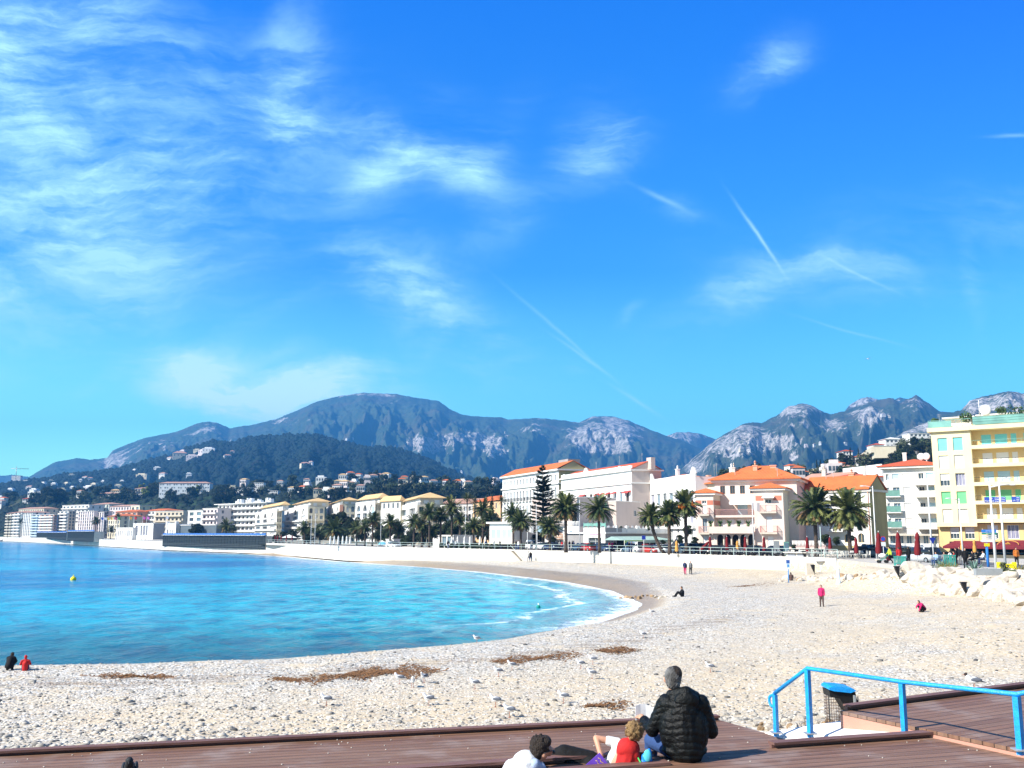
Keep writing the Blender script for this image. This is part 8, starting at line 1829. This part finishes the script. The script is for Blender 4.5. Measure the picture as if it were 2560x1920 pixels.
# pebbles lying on the near beach
tm = []
bm = bmesh.new(); bmesh.ops.create_icosphere(bm, subdivisions=1, radius=1); V0 = np.array([v.co[:] for v in bm.verts]); F0 = np.array([[v.index for v in f.verts] for f in bm.faces]); bm.free()
nr_ = np.random.RandomState(3); N = 9000; py_ = nr_.uniform(1500, 1885, N)**1.0; uu = nr_.uniform(-.62, .62, N); sl = np.array([slope(y) for y in py_]); Yp = -5.35/sl; Xp = uu*Yp; d_ = shore_d(Xp, Yp); keep_ = (d_ > 1.5) & (Yp < 75) & (prom_d(Xp, Yp) > 8); Xp, Yp = Xp[keep_], Yp[keep_]
extra = nr_.uniform(14, 32, 3200); Xe = nr_.uniform(-.62, .62, 3200)*extra; Xp = np.concatenate([Xp, Xe]); Yp = np.concatenate([Yp, extra]); Zp = terr(Xp, Yp); n = len(Xp)
sz_ = np.clip(nr_.lognormal(-3.25, .42, n), .018, .13); S3 = np.stack([sz_*nr_.uniform(.9,1.5,n), sz_*nr_.uniform(.8,1.2,n), sz_*nr_.uniform(.4,.7,n)], -1); th = nr_.uniform(0, 6.28, n)
V = V0[None]*(1+nr_.uniform(-.18,.18,(n,12,1)))*S3[:,None,:]; cx, sx_ = np.cos(th)[:,None], np.sin(th)[:,None]; V = np.stack([V[...,0]*cx-V[...,1]*sx_, V[...,0]*sx_+V[...,1]*cx, V[...,2]], -1)+np.stack([Xp, Yp, Zp+sz_*.15], -1)[:,None,:]
q = (F0[None]+(np.arange(n)*12)[:,None,None]).reshape(-1,3); me = bpy.data.meshes.new('pebbles'); me.vertices.add(n*12); me.vertices.foreach_set('co', V.ravel().astype(np.float32)); me.loops.add(q.size); me.loops.foreach_set('vertex_index', q.ravel().astype(np.int32)); me.polygons.add(len(q)); me.polygons.foreach_set('loop_start', np.arange(0,q.size,3,dtype=np.int32)); me.polygons.foreach_set('loop_total', np.full(len(q),3,np.int32))
mp = bpy.data.materials.new('loose pebble'); mp.use_nodes = True; t = NT(mp.node_tree); bb_ = mp.node_tree.nodes['Principled BSDF']; gi = t.node('ShaderNodeAttribute'); gi.attribute_name = 'tone'; t.l.new(t.mix(gi.outputs['Fac'], (.07,.07,.072), (.60,.56,.49)), bb_.inputs['Base Color']); bb_.inputs['Roughness'].default_value = .9
me.materials.append(mp); at = me.attributes.new('tone', 'FLOAT', 'POINT'); at.data.foreach_set('value', np.repeat(nr_.uniform(0,1,n)**.75, 12).astype(np.float32)); me.update(calc_edges=True); me.polygons.foreach_set('use_smooth', np.ones(len(q), bool)); o = bpy.data.objects.new('pebbles', me); COL.objects.link(o); tag(o, kind='stuff')
# gravel blown onto the boards
mb = MB(); rs = random.Random(41); sc3 = .012
for k in range(150):
    px = rs.uniform(-40, 2560); T = rs.random(); dk_ = tier if px > 2000 or T < .3 else low
    if dk_ is low: x = rs.uniform(-2, low.L); y = -abs(rs.gauss(0, .7))-.08
    else: x = rs.uniform(-2, tier.L+2); y = -abs(rs.gauss(0, 1.2))-.1
    c, q = math.cos(dk_.a), math.sin(dk_.a); X_, Y_ = dk_.A.x+x*c-y*q, dk_.A.y+x*q+y*c; mb.ball((X_, Y_, dk_.z+.004), (rs.uniform(.005,.014), rs.uniform(.005,.014), .006), 6, 4)
o = mb.build('loose_gravel', pmat('pale gravel', (.60,.56,.50), (.35,.33,.30), 20)); tag(o, kind='stuff')
# seaweed litter heaps
M_WRK = pmat('dry seaweed', (.26,.13,.05), (.12,.06,.03), 20, .95)
def wrack(pts, n, lab, w=.5):
    rs = random.Random(n); mb = MB()
    for k in range(n):
        t_ = rs.random()*(len(pts)-1); i = min(int(t_), len(pts)-2); px = lerp(pts[i][0], pts[i+1][0], t_-i)+rs.gauss(0, 16); py = lerp(pts[i][1], pts[i+1][1], t_-i)+rs.gauss(0, pts[i][2]*(1.1+.8*math.sin(px*.05))); q = PZ(px, py, .95); q.z = 0; mb.v.append((q.x, q.y, 0))
    P_ = np.array(mb.v); zz = terr(P_[:,0], P_[:,1]); mb = MB()
    for (x, y, _), z in zip(P_, zz):
        a = rs.uniform(0, 3.14); l = rs.uniform(.04,.16); u_ = Vector((math.cos(a), math.sin(a), rs.uniform(-.1,.35)))*l; v_ = Vector((-math.sin(a), math.cos(a), rs.uniform(.0,.5)))*.025; c = Vector((x, y, z+rs.uniform(.01,.06))); mb.add([c-u_-v_, c+u_-v_, c+u_+v_, c-u_+v_], [(0,1,2,3)])
    o = mb.build('seaweed_litter', M_WRK); tag(o, kind='stuff')
wrack([(690,1684,2),(740,1692,5),(800,1688,5),(860,1682,3)], 420, ''); wrack([(880,1681,3),(930,1673,6.5),(1000,1671,6.5),(1080,1669,4)], 1050, ''); wrack([(1240,1647,3),(1330,1640,4),(1440,1628,3)], 600, ''); wrack([(1505,1619,2),(1540,1618,3),(1570,1616,2)], 420, ''); wrack([(250,1681,2),(330,1679,2),(420,1681,2)], 260, ''); wrack([(1840,1465,1),(1870,1463,2),(1930,1461,1.5)], 300, ''); wrack([(1480,1768,2),(1520,1765,4),(1560,1763,2)], 160, '')

# ---------------------------------------------------------------- gulls
M_GW = pmat('white feathers', (.80,.80,.80), (.72,.73,.74), 8); M_GG = pmat('grey wing feathers', (.10,.115,.15), (.16,.18,.22), 8); M_GB = pmat('black wing tips', (.015,.015,.02)); M_ORL = pmat('orange red leg', (.40,.10,.04)); M_HOOD = pmat('chocolate hood feathers', (.03,.02,.02))
gb = blob('body', [('b', (0,0,.185), (.115,.062,.062)), ('l', (-.06,0,.20), (-.115,0,.265), .045, .035), ('b', (-.125,0,.285), (.036,.030,.032)), ('l', (.08,0,.18), (.19,0,.155), .035, .012)], .008, M_GW, 3)
gw1 = blob('wing', [('b', (.03,.048,.20), (.105,.018,.042)), ('l', (.08,.045,.19), (.17,.03,.165), .022, .008)], .006, M_GG, 2); gw2 = blob('wing', [('b', (.03,-.048,.20), (.105,.018,.042)), ('l', (.08,-.045,.19), (.17,-.03,.165), .022, .008)], .006, M_GG, 2)
mb = MB(); mb.tube([(.13,.025,.172),(.235,.008,.150)], [.014,.003], 6); mb.tube([(.13,-.025,.172),(.235,-.008,.150)], [.014,.003], 6); gt = mb.mesh('wing_tips', M_GB); mb = MB(); mb.tube([(-.158,0,.282),(-.195,0,.274)], [.008,.002], 6); gk = mb.mesh('beak', M_ORL)
mb = MB(); mb.tube([(0,0,.14),(.005,0,0)], .005, 5); mb.box(-.03,.02,-.012,.012,0,.004); gl = mb.mesh('leg', M_ORL); gh = blob('hood', [('b', (-.131,0,.288), (.035,.032,.034))], .007, M_HOOD, 2); ge = blob('ear_spot', [('b', (-.122,0,.292), (.012,.033,.012))], .005, M_HOOD, 1)
def gull(p, rz, lab, s=1., hood=False, grp='gulls resting on the near beach', dark=False):
    e = empty('gull' if not dark else 'pigeon', p, rz, lab, 'gull' if not dark else 'pigeon', grp if not dark else None); e.scale = (s, s, s)
    for nm, me, loc in (('body', gb, 0), ('wing', gw1, 0), ('wing', gw2, 0), ('wing_tips', gt, 0), ('beak', gk, 0), ('leg', gl, .025), ('leg', gl, -.025), ('hood' if hood else 'ear_spot', gh if hood else ge, 0)):
        o = bpy.data.objects.new(nm, me); COL.objects.link(o); link(o, e); o.location = (0, loc, 0)
        if dark: o.material_slots[0].link = 'OBJECT'; o.material_slots[0].material = M_PIG if nm != 'beak' else M_GB
M_PIG = pmat('slate pigeon feathers', (.012,.014,.017), (.03,.033,.04), 20)
GL = [(999,1710,.1,'gull left of the one facing away in the group of three'),(1031,1719,1.7,'gull facing away in the middle of the group of three'),(1060,1707,1.0,'gull turned to the camera in the group of three'),(816,1766,.1,'lone gull at the far left of the flock'),(1072,1765,.1,'gull below the group of three'),(1187,1723,.1,'gull halfway between the group of three and the pair on the slope'),(1246,1692,.1,'gull just under the far single gull of the flock'),(1239,1768,-.1,'upper gull of the overlapping pair'),(1274,1794,-.1,'lowest gull of the flock, nearest to the terrace'),
      (1280,1676,.1,'pale gull resting at the top of the flock'),(1452,1672,.1,'left gull of the right hand trio'),(1482,1661,-.2,'topmost gull of the right hand trio'),(1480,1697,-.1,'lowest gull of the right hand trio'),(1409,1758,-.1,'gull alone above the blond child'),(1776,1681,-.1,'gull alone to the right of the man in black'),(1192,1607,.1,'gull on the edge of the pebbles by the water'),(1630,1538,.1,'gull on the wet shingle near the surf rocks'),(1608,1596,.1,'pale gull sitting on the sandy patch')]
for px, py, rz, lab in GL: gull(ground(px, py)+Vector((0,0,.0)), rz, lab, 1.3)
gull(P(2436, 1727, 17.5)-Vector((0,0,0)), -.05, 'black hooded gull standing just beyond the side terrace', .98, True)
q = PZ(320, 1985, ZL); gull(Vector((q.x, q.y, ZL)), 1.9, 'dark pigeon standing on the lower terrace at the bottom edge', 1.25, dark=True)
# bird in the sky
e = empty('flying_gull', P(2170, 897, 160), .4, 'tiny gull flying above the right mountains', 'gull'); mb = MB(); mb.ball((0,0,0), (.25,.08,.08), 8, 6); mb.build('body', M_GW, e)
for s in (-1, 1): mb = MB(); mb.add([(0,0,0),(.1,s*.35,.14),(.05,s*.75,.05),(-.08,s*.35,.12)], [(0,1,2,3)]); o = mb.build('wing', M_GG, e); md = o.modifiers.new('s', 'SOLIDIFY'); md.thickness = .02

# ---------------------------------------------------------------- the man in black
def hand(mb, wrist, dirv, up, s=1., curl=.5, thumb=1):
    """five fingered hand as limb shapes"""
    d = Vector(dirv).normalized(); u = Vector(up).normalized(); side = d.cross(u).normalized(); w = Vector(wrist); out = [('l', w, w+d*.05*s, .026*s, .032*s)]
    for k, L_ in zip((-1.5,-.5,.5,1.5), (.058,.07,.066,.05)):
        b0 = w+d*.085*s+side*k*.019*s; out.append(('l', w+d*.04*s+side*k*.014*s, b0, .014*s, .0105*s)); m1 = b0+(d-u*curl*.7).normalized()*L_*.5*s; out.append(('l', b0, m1, .0105*s, .0095*s)); out.append(('l', m1, m1+(d*.5-u*curl).normalized()*L_*.5*s, .0095*s, .008*s))
    t0 = w+d*.03*s-side*.025*s*thumb; t1 = t0+(d*.6-side*thumb).normalized()*.035*s; out += [('l', t0, t1, .014*s, .011*s), ('l', t1, t1+(d-u*.4).normalized()*.03*s, .011*s, .009*s)]
    return out
Bm = PZ(1712, 1899, ZT); man = empty('person', Bm, 0, 'grey haired man in a black quilted jacket and jeans sitting on the terrace step reading', 'person')
hd = Vector((-.095,.07,.795)); sL, sR = (-.172,.05,.55), (.178,-.01,.56); eL, eR = (-.308,.12,.27), (.288,.04,.27); wL, wR = (-.375,.35,.335), (.10,.36,.33)
body = [('b', hd, (.076,.096,.118)), ('b', hd+Vector((-.02,.07,-.03)), (.05,.04,.06)), ('b', hd+Vector((-.04,.11,-.02)), (.012,.022,.018)), ('b', hd+Vector((-.079,.0,-.01)), (.012,.022,.034)), ('b', hd+Vector((.079,-.0,-.01)), (.012,.022,.034)), ('l', (-.04,.02,.60), hd+Vector((0,-.01,-.05)), .062, .06),
  ('l', (-.02,.02,.55), (0,0,.35), .12, .15), ('l', (0,0,.35), (0,0,.14), .15, .15), ('l', sL, eL, .055, .045), ('l', eL, wL, .042, .03), ('l', sR, eR, .055, .045), ('l', eR, wR, .042, .03), ('l', (-.1,.04,.11), (-.27,.40,.10), .085, .065), ('l', (-.27,.40,.10), (-.29,.46,-.30), .055, .04), ('l', (-.29,.46,-.34), (-.33,.62,-.38), .04, .035), ('l', (.1,.04,.11), (.06,.48,.10), .085, .065), ('l', (.06,.48,.10), (.07,.52,-.30), .055, .04), ('l', (.07,.52,-.34), (.06,.68,-.38), .04, .035)]
body += hand(None, wL, (-.12,.75,.15), (0,.0,1), 1.05, .8, 1)+hand(None, wR, (-.5,.7,.1), (0,0,1), 1.05, .8, -1)
me = blob('body', body, .0075, M_SKIN, 2); o = bpy.data.objects.new('body', me); COL.objects.link(o); link(o, man)
M_JACK = pmat('black quilted nylon', (.0015,.002,.0028), (.004,.006,.0065), 3, .52, .4, 30, spec=.22)
jk = [('l', (0,.0,.50), (.0,0,.30), .175, .20), ('l', (.0,0,.30), (.01,-.01,.12), .20, .195), ('b', (-.10,.01,.30), (.155,.16,.26)), ('b', (.105,-.01,.30), (.15,.16,.26)), ('b', (0,.02,.52), (.215,.13,.11)), ('b', (-.15,.03,.54), (.10,.11,.10)), ('b', (.155,0,.545), (.10,.11,.10)), ('l', sL, eL, .092, .074), ('l', eL, Vector(eL).lerp(Vector(wL), .86), .07, .052), ('l', sR, eR, .09, .076), ('l', eR, Vector(eR).lerp(Vector(wR), .86), .07, .052), ('b', (0,0,.10), (.235,.17,.09))]
def puff(co):
    r = np.hypot(co[:,0], co[:,1]); arm = (np.abs(co[:,0]) > .235); ph = np.where(arm, co[:,2]*1.15+co[:,1]*.5, co[:,2]); ph = ph+.012*np.sin(co[:,0]*17+co[:,1]*9)+.006*np.sin(co[:,0]*41+1); k = np.abs(np.sin(ph*math.pi/.066))
    w = .35*np.sin(co[:,0]*46+co[:,2]*31)*np.cos(co[:,1]*38); return .0078*(k**.5-.7)*(1+.35*np.sin(co[:,0]*11+co[:,2]*7))+.0035*w
jm = blob('jacket', jk, .0085, M_JACK, 3, puff); o = bpy.data.objects.new('jacket', jm); COL.objects.link(o); link(o, man)
hm_ = blob('hood', [('l', (-.12,.03,.635), (.02,-.07,.665), .055, .075), ('l', (.02,-.07,.665), (.12,-.03,.63), .075, .055), ('b', (.02,-.105,.60), (.13,.06,.085)), ('b', (-.02,.0,.60), (.14,.11,.05))], .009, M_JACK, 4); o = bpy.data.objects.new('hood', hm_); COL.objects.link(o); link(o, man)
jn = blob('jeans', [('b', (0,.03,.07), (.20,.16,.09)), ('l', (-.11,.04,.10), (-.28,.41,.105), .105, .082), ('l', (-.28,.41,.105), (-.295,.47,-.30), .075, .06), ('l', (.1,.04,.10), (.06,.49,.105), .105, .082), ('l', (.06,.49,.105), (.07,.53,-.30), .075, .06)], .011, CJ, 3); o = bpy.data.objects.new('jeans', jn); COL.objects.link(o); link(o, man)
sm = blob('shoes', [('l', (-.29,.46,-.35), (-.34,.64,-.385), .052, .042), ('l', (.07,.52,-.35), (.06,.70,-.385), .052, .042)], .011, M_SHOE, 2); o = bpy.data.objects.new('shoes', sm); COL.objects.link(o); link(o, man)
hr_ = blob('hair', [('b', hd+Vector((.004,-.022,.018)), (.091,.098,.108)), ('b', hd+Vector((.0,-.05,-.03)), (.080,.062,.078))], .007, M_HGR, 2, lambda c: .003*np.sin(c[:,0]*210)*np.cos(c[:,2]*190)); o = bpy.data.objects.new('hair', hr_); COL.objects.link(o); link(o, man)
hr2 = blob('hair_top', [('b', hd+Vector((.028,-.02,.05)), (.074,.088,.082))], .007, M_HDK, 2); o = bpy.data.objects.new('hair_top', hr2); COL.objects.link(o); link(o, man)
mb = MB(); mb.tube([hd+Vector((-.084,-.01,.022)), hd+Vector((-.086,.06,.016)), hd+Vector((-.075,.095,.01))], .004, 6); mb.tube([hd+Vector((-.075,.1,.01)), hd+Vector((0,.112,.005)), hd+Vector((.06,.1,.01))], .004, 6); mb.build('glasses', M_IRON, man)
# logo patch
mb = MB(); mb.add([(-.213,-.085,.225),(-.196,-.108,.225),(-.204,-.1,.262)], [(0,1,2)]); mb.build('logo_patch', CW, man)
mb = MB(); w = Vector(wL)+Vector((.06,.10,.05)); n = 6; vs = []
for j in range(2):
    for k in range(n): vs.append((w.x-.12+.28*k/(n-1), w.y+.02*math.sin(k*.9)+.03, w.z-.09+j*.15+.02*math.sin(k*1.2)))
mb.add(vs, [(k, k+1, n+k+1, n+k) for k in range(n-1)]); pp = mb.build('newspaper', pmat('newsprint', (.72,.73,.76), (.6,.62,.66), 12), None, Bm); md = pp.modifiers.new('s', 'SOLIDIFY'); md.thickness = .006; tag(pp, 'folded white paper held by the man in black', 'newspaper')

# ---------------------------------------------------------------- the child in red
YK = 10.05; Bk = P(1560, 1905, YK); Bk.z = ZL; kid = empty('person', Bk, 0, 'blond child in a red hooded top reclining against the man with a purple book', 'person')
V3 = Vector; kh = V3((.105,.0,.625)); ks = V3((-.05,.10,.50)); ke = V3((-.27,.10,.545)); kw = V3((-.235,-.02,.40))
kb = [('b', kh, (.078,.085,.095)), ('b', kh+V3((.0,.05,-.02)), (.045,.05,.05)), ('l', (.05,.0,.48), kh+V3((0,0,-.03)), .042, .045), ('l', (.03,.0,.45), (-.12,.02,.24), .09, .10), ('l', (-.12,.02,.26), (-.28,.03,.24), .10, .10), ('l', ks, ke, .038, .033), ('l', ke, kw, .032, .024), ('l', (.09,-.05,.42), (.16,-.02,.22), .036, .03), ('l', (.16,-.02,.22), (.06,.10,.16), .03, .024), ('l', (-.30,.08,.27), (-.60,.10,.26), .07, .055), ('l', (-.60,.10,.26), (-.92,.12,.16), .05, .036), ('l', (-.30,-.02,.24), (-.62,.0,.22), .07, .055), ('l', (-.62,.0,.22), (-.94,.04,.12), .05, .036)]
kb += hand(None, kw, (-.02,-.25,-.6), (.5,-.7,.2), .8, .5, -1)+[('b', (.06,.13,.15), (.03,.035,.02))]
o = bpy.data.objects.new('body', blob('body', kb, .0075, M_SKIN, 2)); COL.objects.link(o); link(o, kid)
for nm, sh, mt, vx in [('red_top', [('l', (.05,-.01,.46), (.0,-.01,.30), .115, .125), ('l', (.02,-.02,.30), (.08,-.02,.10), .125, .13), ('l', (.02,.0,.48), (-.05,.02,.34), .09, .08), ('b', (.03,-.06,.47), (.11,.07,.09)), ('l', (.10,-.06,.42), (.17,-.02,.22), .055, .05)], CR, .009), ('t_shirt', [('l', (-.02,.05,.44), (-.13,.03,.25), .095, .105), ('l', (-.13,.03,.27), (-.25,.03,.25), .105, .115), ('l', ks, ks.lerp(ke, .42), .052, .05)], CW, .009),
   ('trousers', [('b', (-.33,.03,.25), (.11,.14,.155)), ('l', (-.34,.08,.31), (-.60,.10,.38), .12, .105), ('l', (-.60,.10,.38), (-.96,.14,.24), .10, .08), ('l', (-.50,.05,.30), (-.90,.10,.18), .11, .09), ('l', (-.34,-.02,.22), (-.62,.0,.20), .12, .10), ('l', (-.62,.0,.20), (-.94,.04,.12), .09, .06)], CB, .011)]:
    o = bpy.data.objects.new(nm, blob(nm, sh, vx, mt, 3)); COL.objects.link(o); link(o, kid)
rs = random.Random(3); hs = [('b', kh+V3((.005,-.025,.02)), (.088,.088,.092))]
for k in range(60): v = V3((rs.gauss(0,1), rs.gauss(-.35,1), rs.gauss(.3,1))).normalized(); hs.append(('b', kh+V3((.005,-.02,.015))+V3((v.x*.088, v.y*.088, v.z*.092)), (.018,.018,.018)))
o = bpy.data.objects.new('hair', blob('hair', hs, .006, M_HBL, 1)); COL.objects.link(o); link(o, kid)
mb = MB(); mb.box(-.07,.07,-.010,.010,-.095,.095, 0); bk = mb.build('book', pmat('purple book cover', (.16,.07,.50), (.13,.05,.42), 4, .4), None, Bk+V3((-.285,-.10,.33))); bk.rotation_euler = (R(-20), R(52), R(-8)); tag(bk, 'purple book with a gold title in the hand of the child', 'book')
gp = pmat('gold print', (.75,.50,.10)); scribble('title', -.045, .045, .055, .02, gp, bk, -.012, 3, .004); scribble('title', -.04, .03, .02, .014, gp, bk, -.012, 5, .003); mb = MB(); mb.box(-.02,.04,-.0125,-.0115,-.075,-.035); mb.build('cover_picture', CW, bk)
# blue bag with green strap between the child and the man
bb = empty('bag', P(1611, 1898, 9.95), 0, 'shiny blue and turquoise bag with a green strap between the child and the man', 'bag'); bb.location.z = ZL; o = bpy.data.objects.new('body', blob('body', [('l', (-.055,0,.06), (-.05,.01,.30), .035, .03), ('l', (.06,.03,.06), (.055,.04,.44), .035, .028), ('l', (0,.02,.06), (.005,.03,.40), .05, .035), ('l', (-.05,.01,.30), (.055,.04,.46), .028, .022)], .009, pmat('blue nylon', (.01,.13,.62), (.01,.30,.75), 5, .4), 3)); COL.objects.link(o); link(o, bb)
mb = MB(); mb.tube([(-.065,.0,.40),(-.01,-.035,.30),(.05,-.05,.16)], [.007,.009,.009], 6); mb.build('strap', pmat('green webbing', (.05,.5,.12)), bb); mb = MB(); mb.ball((.03,-.01,.42), (.04,.012,.06), 10, 8); mb.build('lit_patch', pmat('lit turquoise nylon', (.10,.62,.75)), bb)  # turquoise patch: the lit part of the blue bag put into colour

# ---------------------------------------------------------------- the woman in the pale hooded top
Bw = P(1330, 1915, 9.75); Bw.z = ZL; wo_ = empty('person', Bw, 0, 'dark haired woman in a white hooded top sitting low behind the step edge', 'person'); wh_ = V3((.095,.02,.525)); 
wsh = [('b', wh_, (.078,.098,.11)), ('b', wh_+V3((.07,.05,-.03)), (.045,.045,.055)), ('b', wh_+V3((.115,.06,-.02)), (.018,.012,.014)), ('b', wh_+V3((.02,-.088,-.04)), (.02,.012,.03)), ('l', (.02,.0,.40), wh_+V3((0,-.01,-.05)), .052, .05), ('l', (-.04,.0,.36), (-.08,.02,.12), .13, .14), ('l', (-.2,-.03,.35), (-.30,-.0,.14), .05, .04), ('l', (-.30,0,.14), (-.15,.22,.10), .04, .03), ('l', (.08,.08,.34), (.18,.25,.14), .05, .04), ('l', (.18,.25,.14), (.05,.35,.12), .04, .03), ('b', (-.12,.25,.09), (.04,.04,.03)), ('b', (.03,.37,.11), (.04,.04,.03)), ('l', (-.12,.06,.1), (-.1,.50,.14), .08, .06), ('l', (-.1,.50,.14), (-.35,.62,.06), .055, .04), ('l', (.0,.08,.1), (.12,.50,.12), .08, .06), ('l', (.12,.5,.12), (-.1,.72,.06), .055, .04)]
o = bpy.data.objects.new('body', blob('body', wsh, .008, M_SKIN, 2)); COL.objects.link(o); link(o, wo_)
for nm, sh, mt, vx in [('hooded_top', [('l', (-.06,-.01,.37), (-.10,.02,.12), .15, .17), ('b', (-.10,-.02,.36), (.17,.11,.09)), ('l', (-.20,-.03,.36), (-.33,-.0,.13), .08, .07), ('l', (-.33,0,.13), (-.18,.2,.1), .06, .05), ('l', (.06,.07,.34), (.17,.24,.15), .07, .06), ('l', (.17,.24,.15), (.07,.33,.12), .055, .045)], cloth('pale blue white cotton', (.74,.77,.82)), .01), ('hood', [('l', (-.06,-.05,.43), (.02,-.09,.40), .05, .06), ('l', (.02,-.09,.40), (.10,-.06,.37), .05, .035), ('b', (-.02,-.04,.42), (.10,.06,.05))], cloth('pale blue print', (.42,.52,.72)), .009),
    ('trousers', [('b', (-.07,.05,.09), (.17,.14,.09)), ('l', (-.12,.06,.1), (-.1,.50,.14), .10, .08), ('l', (-.1,.50,.14), (-.35,.62,.07), .07, .055), ('l', (.0,.08,.1), (.12,.50,.12), .10, .08), ('l', (.12,.5,.12), (-.1,.72,.07), .07, .055)], CN, .012)]:
    o = bpy.data.objects.new(nm, blob(nm, sh, vx, mt, 3)); COL.objects.link(o); link(o, wo_)
rs = random.Random(8); hs = [('b', wh_+V3((-.02,-.015,.025)), (.098,.104,.108)), ('b', wh_+V3((-.05,-.03,-.03)), (.07,.08,.08)), ('b', wh_+V3((.03,-.0,.07)), (.07,.09,.06))]
for k in range(40): v = V3((rs.gauss(-.2,1), rs.gauss(-.3,1), rs.gauss(.5,1))).normalized(); hs.append(('b', wh_+V3((-.015,-.012,.03))+V3((v.x*.098, v.y*.1, v.z*.105)), (.014,.014,.014)))
o = bpy.data.objects.new('hair', blob('hair', hs, .0065, M_HDK, 1)); COL.objects.link(o); link(o, wo_)
mb = MB(); mb.tube([wh_+V3((.02,-.1,-.02)), wh_+V3((.10,-.05,-.01)), wh_+V3((.125,.02,-.02))], .005, 6); mb.ball(wh_+V3((.122,-.01,-.03)), (.016,.03,.018), 8, 6); mb.build('glasses', M_IRON, wo_)
